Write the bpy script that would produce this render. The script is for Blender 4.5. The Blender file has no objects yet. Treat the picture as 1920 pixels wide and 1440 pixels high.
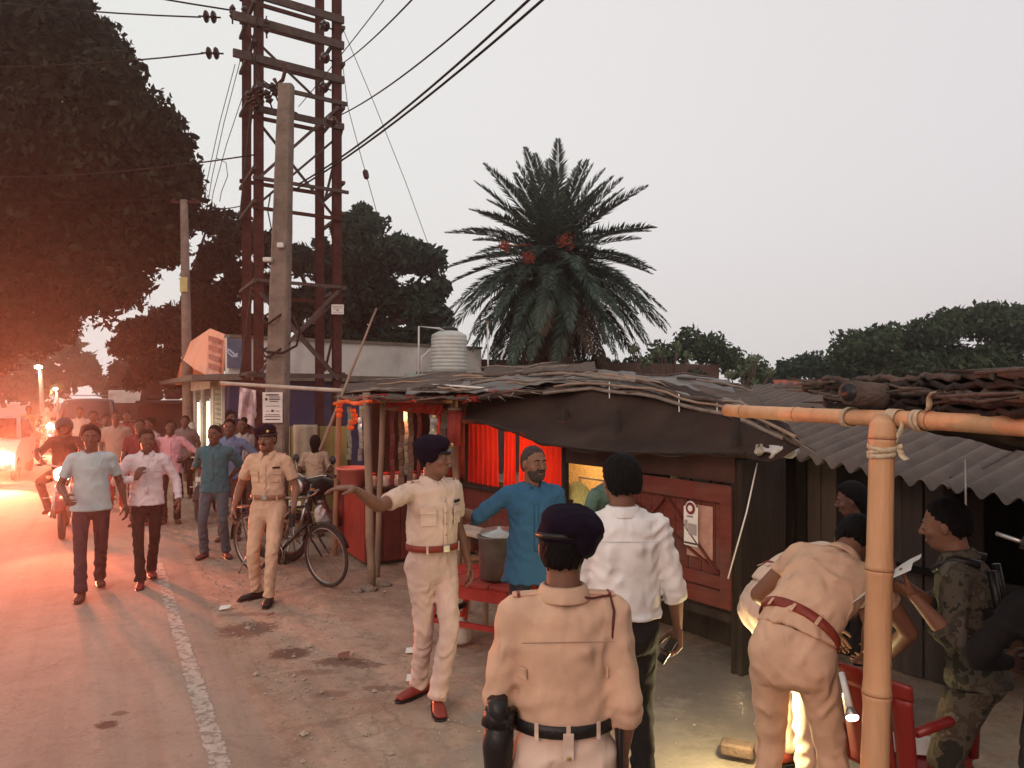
import bpy, bmesh, math, random
import numpy as np
from mathutils import Vector, Matrix, noise as mnoise

random.seed(7); np.random.seed(7)
R = math.radians
SC = bpy.context.scene
COL = SC.collection

# ------------------------------------------------------------------ camera, world, sun, exposure
CAMH, FPX, HOR = 2.05, 1440.0, 737.0
cam_d = bpy.data.cameras.new('camera'); cam = bpy.data.objects.new('camera', cam_d); COL.objects.link(cam)
cam.location = (0, 0, CAMH); cam.rotation_euler = (R(90), 0, 0)
cam_d.sensor_width = 36.0; cam_d.lens = 27.0
cam_d.shift_y = (HOR - 720.0) / 1920.0
cam_d.clip_end = 800.0; cam_d.clip_start = 0.05
SC.camera = cam

SC.view_settings.view_transform = 'Standard'
SC.view_settings.look = 'None'
SC.view_settings.exposure = 0.0
SC.view_settings.gamma = 1.0
SC.view_settings.use_curve_mapping = False
SC.cycles.max_bounces = 6; SC.cycles.diffuse_bounces = 3; SC.cycles.glossy_bounces = 3
SC.cycles.transmission_bounces = 4; SC.cycles.transparent_max_bounces = 8; SC.cycles.volume_bounces = 0
SC.cycles.sample_clamp_indirect = 4.0
SC.cycles.caustics_reflective = False; SC.cycles.caustics_refractive = False

world = bpy.data.worlds.new('World'); SC.world = world; world.use_nodes = True
wn, wl = world.node_tree.nodes, world.node_tree.links
wn.clear()
w_out = wn.new('ShaderNodeOutputWorld'); w_bg = wn.new('ShaderNodeBackground')
w_sky = wn.new('ShaderNodeTexSky'); w_sky.sky_type = 'NISHITA'; w_sky.sun_disc = False
SUN_EL, SUN_AZ = R(24), R(205)      # azimuth: compass angle of the sun, clockwise from +Y
w_sky.sun_elevation = SUN_EL; w_sky.sun_rotation = SUN_AZ
w_sky.air_density = 1.0; w_sky.dust_density = 5.0; w_sky.ozone_density = 1.0
w_hs = wn.new('ShaderNodeHueSaturation'); w_hs.inputs['Saturation'].default_value = 0.25
w_mix = wn.new('ShaderNodeMix'); w_mix.data_type = 'RGBA'; w_mix.inputs[0].default_value = 0.86
w_tc = wn.new('ShaderNodeTexCoord'); w_sep = wn.new('ShaderNodeSeparateXYZ')
w_ramp = wn.new('ShaderNodeValToRGB')
w_add = wn.new('ShaderNodeMath'); w_add.operation = 'MULTIPLY_ADD'
w_add.inputs[1].default_value = 0.55; w_add.inputs[2].default_value = 0.5
e = w_ramp.color_ramp.elements
e[0].position = 0.10; e[0].color = (0.765, 0.795, 0.765, 1)
e[1].position = 0.95; e[1].color = (0.665, 0.625, 0.642, 1)
m_ = w_ramp.color_ramp.elements.new(0.5); m_.color = (0.755, 0.742, 0.730, 1)
w_scale = wn.new('ShaderNodeVectorMath'); w_scale.operation = 'SCALE'; w_scale.inputs['Scale'].default_value = 10.0
wl.new(w_tc.outputs['Generated'], w_sep.inputs[0]); wl.new(w_sep.outputs['X'], w_add.inputs[0])
wl.new(w_add.outputs[0], w_ramp.inputs[0]); wl.new(w_ramp.outputs[0], w_scale.inputs[0])
wl.new(w_sky.outputs[0], w_hs.inputs['Color']); wl.new(w_hs.outputs[0], w_mix.inputs[6])
wl.new(w_scale.outputs[0], w_mix.inputs[7]); wl.new(w_mix.outputs[2], w_bg.inputs['Color'])
w_bg.inputs['Strength'].default_value = 0.121
wl.new(w_bg.outputs[0], w_out.inputs['Surface'])

sun_d = bpy.data.lights.new('sun', 'SUN'); sun = bpy.data.objects.new('sun', sun_d); COL.objects.link(sun)
sun_d.energy = 0.80; sun_d.angle = R(14); sun_d.color = (1.0, 0.52, 0.38)
sd = Vector((math.sin(SUN_AZ) * math.cos(SUN_EL), math.cos(SUN_AZ) * math.cos(SUN_EL), math.sin(SUN_EL)))
sun.rotation_euler = sd.to_track_quat('Z', 'Y').to_euler()
sun.location = (-6, -10, 12)

# ------------------------------------------------------------------ helpers
def V(*a): return Vector(a if len(a) > 1 else a[0])
def at(px, py, Z): return Vector(((px - 960) / FPX * Z, Z, CAMH + (HOR - py) / FPX * Z))
def gz(py): return CAMH * FPX / (py - HOR)
RD = Vector((-0.468, 0.884, 0)); RN = Vector((0.884, 0.468, 0))     # along the road, across the road (to the right)
def road(u, v, z=0): return RD * u + RN * v + Vector((0, 0, z))
WMX = {}

def mesh_np(verts, faces, smooth=False, name='mesh'):
    me = bpy.data.meshes.new(name)
    verts = np.asarray(verts, dtype=np.float32)
    if isinstance(faces, np.ndarray) and faces.ndim == 2:
        nf, k = faces.shape
        me.vertices.add(len(verts)); me.vertices.foreach_set('co', verts.ravel())
        me.loops.add(nf * k); me.loops.foreach_set('vertex_index', faces.astype(np.int32).ravel())
        me.polygons.add(nf); me.polygons.foreach_set('loop_start', np.arange(0, nf * k, k, dtype=np.int32))
        me.update(calc_edges=True); me.validate()
    else:
        me.from_pydata([tuple(map(float, v)) for v in verts], [], [tuple(f) for f in faces])
    if smooth: me.polygons.foreach_set('use_smooth', np.ones(len(me.polygons), dtype=bool))
    me.update()
    return me

def O(name, me, mat=None, parent=None, M=None, recenter=True):
    """link a mesh; without M its vertices are world coordinates and get an origin at their centre"""
    if M is None:
        n = len(me.vertices); co = np.empty(n * 3, dtype=np.float32); me.vertices.foreach_get('co', co)
        c = co.reshape(-1, 3); lo, hi = c.min(0), c.max(0); ce = (lo + hi) / 2
        me.vertices.foreach_set('co', (c - ce).astype(np.float32).ravel()); me.update()
        M = Matrix.Translation(Vector(ce.tolist()))
    o = bpy.data.objects.new(name, me); COL.objects.link(o)
    if mat is not None and not me.materials: me.materials.append(mat)
    if parent is not None:
        o.parent = parent; o.matrix_basis = WMX[parent.name].inverted() @ M
    else: o.matrix_basis = M
    WMX[o.name] = M
    return o

def tag(o, label=None, cat=None, group=None, kind=None):
    if label: o['label'] = label
    if cat: o['category'] = cat
    if group: o['group'] = group
    if kind: o['kind'] = kind
    return o

def thing(name, label, cat, loc=(0, 0, 0), yaw=0.0, group=None):
    o = bpy.data.objects.new(name, None); COL.objects.link(o); o.empty_display_size = 0.1
    M = Matrix.Translation(Vector(loc)) @ Matrix.Rotation(yaw, 4, 'Z')
    o.matrix_basis = M; WMX[o.name] = M
    return tag(o, label, cat, group)

_bx = {}
def boxm(s, bev=0.0):
    k = (tuple(round(v, 4) for v in s), round(bev, 4))
    if k in _bx: return _bx[k]
    hx, hy, hz = s[0] / 2, s[1] / 2, s[2] / 2
    if bev <= 0:
        v = [(x, y, z) for x in (-hx, hx) for y in (-hy, hy) for z in (-hz, hz)]
        f = [(0, 1, 3, 2), (4, 6, 7, 5), (0, 4, 5, 1), (2, 3, 7, 6), (0, 2, 6, 4), (1, 5, 7, 3)]
        me = mesh_np(v, f)
    else:
        b = min(bev, hx * .9, hy * .9, hz * .9); bm = bmesh.new()
        for x in (-1, 1):
            for y in (-1, 1):
                for z in (-1, 1):
                    bm.verts.new((x * hx, y * (hy - b), z * (hz - b)))
                    bm.verts.new((x * (hx - b), y * hy, z * (hz - b)))
                    bm.verts.new((x * (hx - b), y * (hy - b), z * hz))
        bmesh.ops.convex_hull(bm, input=bm.verts[:]); bmesh.ops.recalc_face_normals(bm, faces=bm.faces[:])
        me = bpy.data.meshes.new('box'); bm.to_mesh(me); bm.free()
    _bx[k] = me
    return me

def B(name, c, s, mat, parent=None, yaw=0.0, bev=0.0, pitch=0.0, roll=0.0):
    me = boxm(s, bev)
    if me.materials and me.materials[0] != mat: me = me.copy(); me.materials.clear()
    M = Matrix.Translation(Vector(c)) @ Matrix.Rotation(yaw, 4, 'Z') @ Matrix.Rotation(pitch, 4, 'X') @ Matrix.Rotation(roll, 4, 'Y')
    return O(name, me, mat, parent, M)

def LB(name, c, s, mat, parent, bev=0.0, rot=None):
    """box in the local frame of parent"""
    me = boxm(s, bev)
    if me.materials and me.materials[0] != mat: me = me.copy(); me.materials.clear()
    M = WMX[parent.name] @ Matrix.Translation(Vector(c)) @ (rot or Matrix.Identity(4))
    return O(name, me, mat, parent, M)

def basis(z, up=(0, 0, 1)):
    z = Vector(z).normalized(); up = Vector(up)
    if abs(z.dot(up)) > 0.98: up = Vector((0, 1, 0))
    x = up.cross(z).normalized(); y = z.cross(x)
    return Matrix((x, y, z)).transposed()

def beam(name, p, q, w, t, mat, parent=None, up=(0, 0, 1), bev=0.0):
    """bar from p to q, cross-section w by t"""
    p, q = Vector(p), Vector(q); L = (q - p).length
    me = boxm((w, t, L), bev)
    if me.materials and me.materials[0] != mat: me = me.copy(); me.materials.clear()
    M = Matrix.Translation((p + q) / 2) @ basis(q - p, up).to_4x4()
    return O(name, me, mat, parent, M)

def tube_vf(pts, radii, n=8, cap=True):
    pts = [Vector(p) for p in pts]
    if not hasattr(radii, '__len__'): radii = [radii] * len(pts)
    vs, fs = [], []; x = None
    for i, p in enumerate(pts):
        d = (pts[min(i + 1, len(pts) - 1)] - pts[max(i - 1, 0)]).normalized()
        if x is None: x = d.orthogonal().normalized()
        x = (x - d * x.dot(d)).normalized(); y = d.cross(x)
        for k in range(n):
            a = 2 * math.pi * k / n
            vs.append(p + (x * math.cos(a) + y * math.sin(a)) * radii[i])
    for i in range(len(pts) - 1):
        for k in range(n):
            a, b = i * n + k, i * n + (k + 1) % n
            fs.append((a, b, b + n, a + n))
    if cap:
        fs.append(tuple(reversed(range(n)))); fs.append(tuple(range((len(pts) - 1) * n, len(pts) * n)))
    return vs, fs

def merge(parts):
    V_, F_ = [], []
    for v, f in parts:
        o = len(V_); V_ += [tuple(a) for a in v]; F_ += [tuple(i + o for i in q) for q in f]
    return V_, F_

def T(name, pts, r, mat, parent=None, n=8, smooth=True, local=False):
    v, f = tube_vf(pts, r, n); me = mesh_np(v, f, smooth)
    return O(name, me, mat, parent, WMX[parent.name] if local else None)

def lathe(profile, n=20):
    vs, fs = [], []
    for r, z in profile:
        for k in range(n):
            a = 2 * math.pi * k / n; vs.append((r * math.cos(a), r * math.sin(a), z))
    for i in range(len(profile) - 1):
        for k in range(n):
            a, b = i * n + k, i * n + (k + 1) % n; fs.append((a, b, b + n, a + n))
    fs.append(tuple(reversed(range(n)))); fs.append(tuple(range((len(profile) - 1) * n, len(profile) * n)))
    return vs, fs

def sag(p, q, s, n=14):
    p, q = Vector(p), Vector(q)
    return [p.lerp(q, i / n) - Vector((0, 0, s * 4 * (i / n) * (1 - i / n))) for i in range(n + 1)]

def gridm(pts, smooth=True):
    pts = np.asarray(pts, dtype=np.float32); nu, nv = pts.shape[:2]
    idx = np.arange(nu * nv).reshape(nu, nv)
    f = np.stack([idx[:-1, :-1], idx[1:, :-1], idx[1:, 1:], idx[:-1, 1:]], -1).reshape(-1, 4)
    return mesh_np(pts.reshape(-1, 3), f, smooth)

def solid(o, t=0.004, off=0):
    m = o.modifiers.new('thickness', 'SOLIDIFY'); m.thickness = t; m.offset = off; return o

# ------------------------------------------------------------------ materials
_mats = {}
def mat(name, col, rough=0.8, var=0.18, scale=6.0, bump=0.2, bscale=40.0, metal=0.0, col2=None, emit=None, es=0.0,
        stretch=None, kind=None, spec=0.3, dirt=0.0):
    if name in _mats: return _mats[name]
    m = bpy.data.materials.new(name); m.use_nodes = True; nt = m.node_tree; N, L = nt.nodes, nt.links
    b = N['Principled BSDF']
    b.inputs['Roughness'].default_value = rough; b.inputs['Metallic'].default_value = metal
    b.inputs['Specular IOR Level'].default_value = spec
    tc = N.new('ShaderNodeTexCoord'); mp = N.new('ShaderNodeMapping'); L.new(tc.outputs['Object'], mp.inputs[0])
    if stretch: mp.inputs['Scale'].default_value = stretch
    nz = N.new('ShaderNodeTexNoise'); nz.inputs['Scale'].default_value = scale; nz.inputs['Detail'].default_value = 6
    nz.inputs['Roughness'].default_value = 0.6
    L.new(mp.outputs[0], nz.inputs['Vector'])
    cr = N.new('ShaderNodeValToRGB'); L.new(nz.outputs[0], cr.inputs[0])
    c2 = col2 or tuple(min(1, c * (1 + var)) for c in col); c1 = tuple(c * (1 - var) for c in col) if not col2 else col
    cr.color_ramp.elements[0].position = 0.32; cr.color_ramp.elements[0].color = (*c1, 1)
    cr.color_ramp.elements[1].position = 0.68; cr.color_ramp.elements[1].color = (*c2, 1)
    last = cr.outputs[0]
    if kind == 'camo':
        cr.color_ramp.interpolation = 'CONSTANT'; nz.inputs['Detail'].default_value = 3
        els = cr.color_ramp.elements; els[0].position = 0; els[0].color = (.025, .024, .019, 1)
        els[1].position = .43; els[1].color = (.080, .070, .052, 1)
        a = els.new(.52); a.color = (.055, .045, .034, 1); a = els.new(.6); a.color = (.11, .098, .08, 1)
    if kind == 'island':
        g = N.new('ShaderNodeNewGeometry'); mx = N.new('ShaderNodeMix'); mx.data_type = 'RGBA'
        r2 = N.new('ShaderNodeValToRGB'); L.new(g.outputs['Random Per Island'], r2.inputs[0])
        r2.color_ramp.elements[0].color = (*c1, 1); r2.color_ramp.elements[1].color = (*c2, 1)
        mx.inputs[0].default_value = 0.65; L.new(last, mx.inputs[6]); L.new(r2.outputs[0], mx.inputs[7]); last = mx.outputs[2]
    if dirt > 0:
        n2 = N.new('ShaderNodeTexNoise'); n2.inputs['Scale'].default_value = 2.2; n2.inputs['Detail'].default_value = 8
        L.new(tc.outputs['Object'], n2.inputs['Vector'])
        r3 = N.new('ShaderNodeMapRange'); r3.inputs[1].default_value = .45; r3.inputs[2].default_value = .75
        r3.inputs[4].default_value = dirt; L.new(n2.outputs[0], r3.inputs[0])
        mx = N.new('ShaderNodeMix'); mx.data_type = 'RGBA'; L.new(r3.outputs[0], mx.inputs[0])
        L.new(last, mx.inputs[6]); mx.inputs[7].default_value = (.10, .075, .055, 1); last = mx.outputs[2]
    L.new(last, b.inputs['Base Color'])
    if bump > 0:
        nb = N.new('ShaderNodeTexNoise'); nb.inputs['Scale'].default_value = bscale; nb.inputs['Detail'].default_value = 4
        L.new(mp.outputs[0], nb.inputs['Vector'])
        bp = N.new('ShaderNodeBump'); bp.inputs['Strength'].default_value = bump; bp.inputs['Distance'].default_value = 0.02
        L.new(nb.outputs[0], bp.inputs['Height']); L.new(bp.outputs[0], b.inputs['Normal'])
        if kind == 'cloth':
            nz2 = N.new('ShaderNodeTexNoise'); nz2.noise_type = 'RIDGED_MULTIFRACTAL'; nz2.inputs['Scale'].default_value = 7.5; nz2.inputs['Detail'].default_value = 3.0
            nz2.inputs['Distortion'].default_value = .5
            mp2 = N.new('ShaderNodeMapping'); mp2.inputs['Scale'].default_value = (1.7, 1.7, .9); mp2.inputs['Rotation'].default_value = (.3, .35, 0)
            L.new(tc.outputs['Object'], mp2.inputs[0]); L.new(mp2.outputs[0], nz2.inputs['Vector'])
            b2 = N.new('ShaderNodeBump'); b2.inputs['Strength'].default_value = 1.0; b2.inputs['Distance'].default_value = 0.022
            L.new(nz2.outputs[0], b2.inputs['Height']); L.new(bp.outputs[0], b2.inputs['Normal']); L.new(b2.outputs[0], b.inputs['Normal'])
    if kind == 'leaf':
        pass
    if emit:
        b.inputs['Emission Color'].default_value = (*emit, 1); b.inputs['Emission Strength'].default_value = es
    _mats[name] = m
    return m

def cloth(name, col, var=0.10, rough=0.9, **k):
    return mat(name, col, rough, var, 5.0, 0.12, 260.0, kind='cloth', spec=0.15, **k)
def check(name, c1, c2, sc=26, vert_only=False):
    m = cloth(name, c1)
    if 'wavy' in m.keys(): return m
    m['wavy'] = 1; nt = m.node_tree; N, L = nt.nodes, nt.links; b = N['Principled BSDF']; src = b.inputs['Base Color'].links[0].from_socket
    tc = N.new('ShaderNodeTexCoord'); last = src
    for ax in (('X',) if vert_only else ('X', 'Z')):
        w = N.new('ShaderNodeTexWave'); w.bands_direction = ax; w.inputs['Scale'].default_value = sc / 6.28; w.inputs['Distortion'].default_value = .4; L.new(tc.outputs['Object'], w.inputs['Vector'])
        r = N.new('ShaderNodeMapRange'); r.inputs[1].default_value = .62; r.inputs[2].default_value = .75; r.inputs[4].default_value = .55; L.new(w.outputs['Fac'], r.inputs[0])
        x = N.new('ShaderNodeMix'); x.data_type = 'RGBA'; L.new(r.outputs[0], x.inputs[0]); L.new(last, x.inputs[6]); x.inputs[7].default_value = (*c2, 1); last = x.outputs[2]
    L.new(last, b.inputs['Base Color']); return m
def glow(name, col, s):
    if name in _mats: return _mats[name]
    m = bpy.data.materials.new(name); m.use_nodes = True; b = m.node_tree.nodes['Principled BSDF']
    b.inputs['Base Color'].default_value = (*col, 1); b.inputs['Emission Color'].default_value = (*col, 1)
    b.inputs['Emission Strength'].default_value = s; _mats[name] = m
    return m
def lamp(name, loc, col, power, size=0.1, kind='POINT', aim=None, cone=60, blend=0.5):
    d = bpy.data.lights.new(name, kind); o = bpy.data.objects.new(name, d); COL.objects.link(o)
    d.color = col; d.energy = power; d.shadow_soft_size = size; o.location = loc
    if kind == 'SPOT': d.spot_size = R(cone); d.spot_blend = blend
    if aim is not None: o.rotation_euler = (Vector(loc) - Vector(aim)).to_track_quat('Z', 'Y').to_euler()
    return o
# ------------------------------------------------------------------ distance-field modelling for bodies and clothes
def _n(v): v = np.asarray(v, float); return v / (np.linalg.norm(v) + 1e-9)
def smin(a, b, k):
    h = np.clip(0.5 + 0.5 * (b - a) / k, 0, 1); return b + (a - b) * h - k * h * (1 - h)
def smax(a, b, k): return -smin(-a, -b, k)

def sd_loft(P, st, L):
    """tapering elliptical loft through stations (centre, half-width, half-depth)"""
    out = None; L = np.asarray(L, float)
    for (c0, w0, d0), (c1, w1, d1) in zip(st[:-1], st[1:]):
        A = np.asarray(c0, float); ax = np.asarray(c1, float) - A; ln = np.linalg.norm(ax) + 1e-9; a = ax / ln
        Lp = L - a * L.dot(a)
        if np.linalg.norm(Lp) < 0.1: Lp = np.cross(a, (0.3, 0.9, 0.1))
        Lp = _n(Lp); Fp = np.cross(a, Lp)
        v = P - A; s = v @ a; t = np.clip(s / ln, 0, 1)
        z = s - t * ln; w = w0 + (w1 - w0) * t; d = d0 + (d1 - d0) * t
        x = v @ Lp; y = v @ Fp; rz = np.minimum(w, d) * 0.8
        k0 = np.sqrt((x / w) ** 2 + (y / d) ** 2 + (z / rz) ** 2)
        k1 = np.sqrt((x / w ** 2) ** 2 + (y / d ** 2) ** 2 + (z / rz ** 2) ** 2) + 1e-6
        q = k0 * (k0 - 1) / k1
        out = q if out is None else np.minimum(out, q)
    return out
def sd_cone(P, a, b, ra, rb): return sd_loft(P, [(a, ra, ra), (b, rb, rb)], (1, 0.02, 0.01))
def sd_ell(P, c, r, rot=None):
    v = P - np.asarray(c, float)
    if rot is not None: v = v @ rot
    r = np.asarray(r, float)
    k0 = np.sqrt(((v / r) ** 2).sum(1)); k1 = np.sqrt(((v / r ** 2) ** 2).sum(1)) + 1e-6
    return k0 * (k0 - 1) / k1
def half(P, p, n): return (P - np.asarray(p, float)) @ _n(n)

def nets(fn, lo, hi, h):
    lo = np.asarray(lo, float); hi = np.asarray(hi, float)
    n = np.maximum(np.ceil((hi - lo) / h).astype(int) + 1, 3)
    ax = [lo[i] + h * np.arange(n[i]) for i in range(3)]
    G = np.stack(np.meshgrid(*ax, indexing='ij'), -1).reshape(-1, 3)
    F = fn(G).reshape(n)
    F[0] = F[-1] = 1; F[:, 0] = F[:, -1] = 1; F[:, :, 0] = F[:, :, -1] = 1
    S = F < 0
    cs = [(i, j, k) for i in (0, 1) for j in (0, 1) for k in (0, 1)]
    cnt = sum(S[i:n[0] - 1 + i, j:n[1] - 1 + j, k:n[2] - 1 + k].astype(np.int8) for i, j, k in cs)
    act = np.argwhere((cnt > 0) & (cnt < 8))
    if len(act) == 0: return np.zeros((0, 3)), np.zeros((0, 4), int)
    vid = -np.ones(n - 1, int); vid[tuple(act.T)] = np.arange(len(act))
    vals = {c: F[act[:, 0] + c[0], act[:, 1] + c[1], act[:, 2] + c[2]] for c in cs}
    acc = np.zeros((len(act), 3)); num = np.zeros(len(act))
    for c in cs:
        for a in range(3):
            if c[a]: continue
            c2 = list(c); c2[a] = 1; c2 = tuple(c2)
            f0, f1 = vals[c], vals[c2]; m = (f0 < 0) != (f1 < 0)
            t = np.where(m, f0 / np.where(m, f0 - f1, 1), 0)
            p = np.tile(np.array(c, float), (len(act), 1)); p[:, a] += t
            acc += p * m[:, None]; num += m
    verts = lo + (act + acc / num[:, None]) * h
    Q = []
    for a in range(3):
        b, c = (a + 1) % 3, (a + 2) % 3
        s0 = [slice(0, None)] * 3; s1 = [slice(0, None)] * 3
        s0[a] = slice(0, n[a] - 1); s1[a] = slice(1, n[a])
        A0, A1 = S[tuple(s0)], S[tuple(s1)]
        for flip, M in ((False, A0 & ~A1), (True, ~A0 & A1)):
            e = np.argwhere(M); e = e[(e[:, b] > 0) & (e[:, c] > 0) & (e[:, b] < n[b] - 1) & (e[:, c] < n[c] - 1)]
            if len(e) == 0: continue
            q = []
            for db, dc in ((1, 1), (0, 1), (0, 0), (1, 0)):
                ee = e.copy(); ee[:, b] -= db; ee[:, c] -= dc; q.append(vid[tuple(ee.T)])
            q = np.stack(q, 1); Q.append(q[:, ::-1] if flip else q)
    return verts, np.concatenate(Q)

def relax(v, f, it=1, lam=0.5):
    e = np.concatenate([f[:, [0, 1]], f[:, [1, 2]], f[:, [2, 3]], f[:, [3, 0]]]); e = np.concatenate([e, e[:, ::-1]])
    deg = np.bincount(e[:, 0], minlength=len(v)).astype(float) + 1e-9
    for _ in range(it):
        s = np.stack([np.bincount(e[:, 0], weights=v[e[:, 1], k], minlength=len(v)) for k in range(3)], 1) / deg[:, None]
        v = v + lam * (s - v)
    return v

def folds(P, seed, amp):
    """cloth creases as a smooth field: sharp valleys between broad soft ridges, fading in and out"""
    r = np.random.RandomState(seed); o = 0
    x, y, z = P.T
    wx = x + .035 * np.sin(14 * z + 9 * y + r.rand() * 6) + .02 * np.sin(31 * z + r.rand() * 6)
    wz = z + .035 * np.sin(15 * x + 7 * y + r.rand() * 6) + .02 * np.sin(29 * x + r.rand() * 6)
    for i in range(7):
        a = r.choice((-1, 1)) * r.uniform(.15, 1.15); f = r.uniform(22, 52)
        s = np.sin(f * (np.cos(a) * wz + np.sin(a) * wx + .45 * y * r.choice((-1, 1))) + r.rand() * 6)
        env = np.clip(np.sin(r.uniform(7, 16) * wx + r.uniform(6, 15) * wz + r.uniform(-8, 8) * y + r.rand() * 6), 0, 1) ** 1.2
        o = o + (.55 - np.abs(s)) * env * (26 / f)
    return -o * amp * 1.65

def ik(a, t, l1, l2, hint):
    a = np.asarray(a, float); t = np.asarray(t, float); d = t - a; L = np.linalg.norm(d)
    L2 = min(L, (l1 + l2) * .995); t = a + d / (L + 1e-9) * L2; d = _n(d)
    ca = (l1 * l1 + L2 * L2 - l2 * l2) / (2 * l1 * L2); ca = max(-1, min(1, ca))
    hv = np.asarray(hint, float); hv = _n(hv - d * hv.dot(d))
    return a + d * l1 * ca + hv * l1 * math.sqrt(1 - ca * ca), t

SKIN = [mat('skin_brown', (.185, .085, .052), .55, .12, 9, .08, 120, spec=.35),
        mat('skin_dark', (.115, .052, .034), .55, .12, 9, .08, 120, spec=.35),
        mat('skin_tan', (.27, .125, .078), .55, .12, 9, .08, 120, spec=.35)]
M_hair = mat('black_hair', (.0045, .0035, .0035), .75, .3, 30, .5, 220, stretch=(1, 1, .25), spec=.12)
M_greyhair = mat('grey_hair', (.045, .036, .034), .85, .4, 60, .6, 200)
M_eye = mat('eye_white', (.55, .48, .44), .3, .02, bump=0)
M_iris = mat('dark_iris', (.012, .007, .005), .2, .02, bump=0)
M_lip = mat('lip', (.16, .055, .045), .5, .08, bump=0)
M_beret = mat('navy_beret_wool', (.010, .006, .014), .95, .15, 30, .3, 300, spec=.06)
M_khaki = cloth('khaki_cloth', (.56, .355, .24), var=.14)
M_khaki_p = cloth('pale_khaki_cloth', (.60, .445, .35), var=.13)
M_leather_r = mat('red_brown_leather', (.20, .028, .016), .45, .2, 20, .15, 90)
M_leather_b = mat('black_leather', (.012, .010, .010), .4, .2, 20, .15, 90)
M_brass = mat('brass', (.55, .38, .12), .35, .1, metal=1.0)
M_steel = mat('steel', (.42, .40, .38), .35, .2, 12, .1, 60, metal=.9, dirt=.5)
M_black = mat('black_plastic', (.012, .012, .013), .4, .2, bump=.05)
M_white = mat('white_paint', (.62, .60, .57), .6, .08, 8, .1, 60, dirt=.25)

def hand_sdf(W, D, Pn, side, curl, spread=0.0, thumb=0.4, s=1.0):
    W, D, Pn = np.asarray(W, float), _n(D), np.asarray(Pn, float); Pn = _n(Pn - D * Pn.dot(D))
    S = side * np.cross(D, Pn)
    pr = []; lens = (.040, .045, .042, .033)
    curls = curl if hasattr(curl, '__len__') else [curl] * 4
    for i in range(4):
        off = .031 - .0205 * i
        b = W + D * (.088 - (.004 if i == 0 else .012 if i == 3 else 0)) * s + S * off * s
        pr.append((W + D * .005 * s + S * off * .55 * s, b, .0155 * s, .0115 * s, .010))
        p = b; ang = curls[i] * .75; l = lens[i] * s
        for j, (fl, r0, r1) in enumerate(((1.0, .0100, .0088), (.62, .0088, .0080), (.52, .0080, .0066))):
            d = D * math.cos(ang) + Pn * math.sin(ang) + S * (spread * (1.5 - i)) * .5; d = _n(d)
            q = p + d * l * fl; pr.append((p, q, r0 * s, r1 * s, .003)); p = q; ang += curls[i] * (.95 if j == 0 else .6)
    b = W + D * .018 * s + S * .022 * s; d1 = _n(D * .62 + S * .72 + Pn * thumb)
    q = b + d1 * .045 * s; pr.append((b, q, .0160 * s, .0125 * s, .010))
    d2 = _n(D * .85 + S * .35 + Pn * thumb * 1.5); q2 = q + d2 * .034 * s; pr.append((q, q2, .0115 * s, .0100 * s, .004))
    d3 = _n(D * .95 + S * .1 + Pn * thumb * 1.7); q3 = q2 + d3 * .026 * s; pr.append((q2, q3, .0100 * s, .0078 * s, .003))
    def fn(P):
        o = None
        for a, c, ra, rb, k in pr:
            x = sd_cone(P, a, c, ra, rb); o = x if o is None else smin(o, x, k)
        return o
    return fn, W + D * .08 * s

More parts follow.
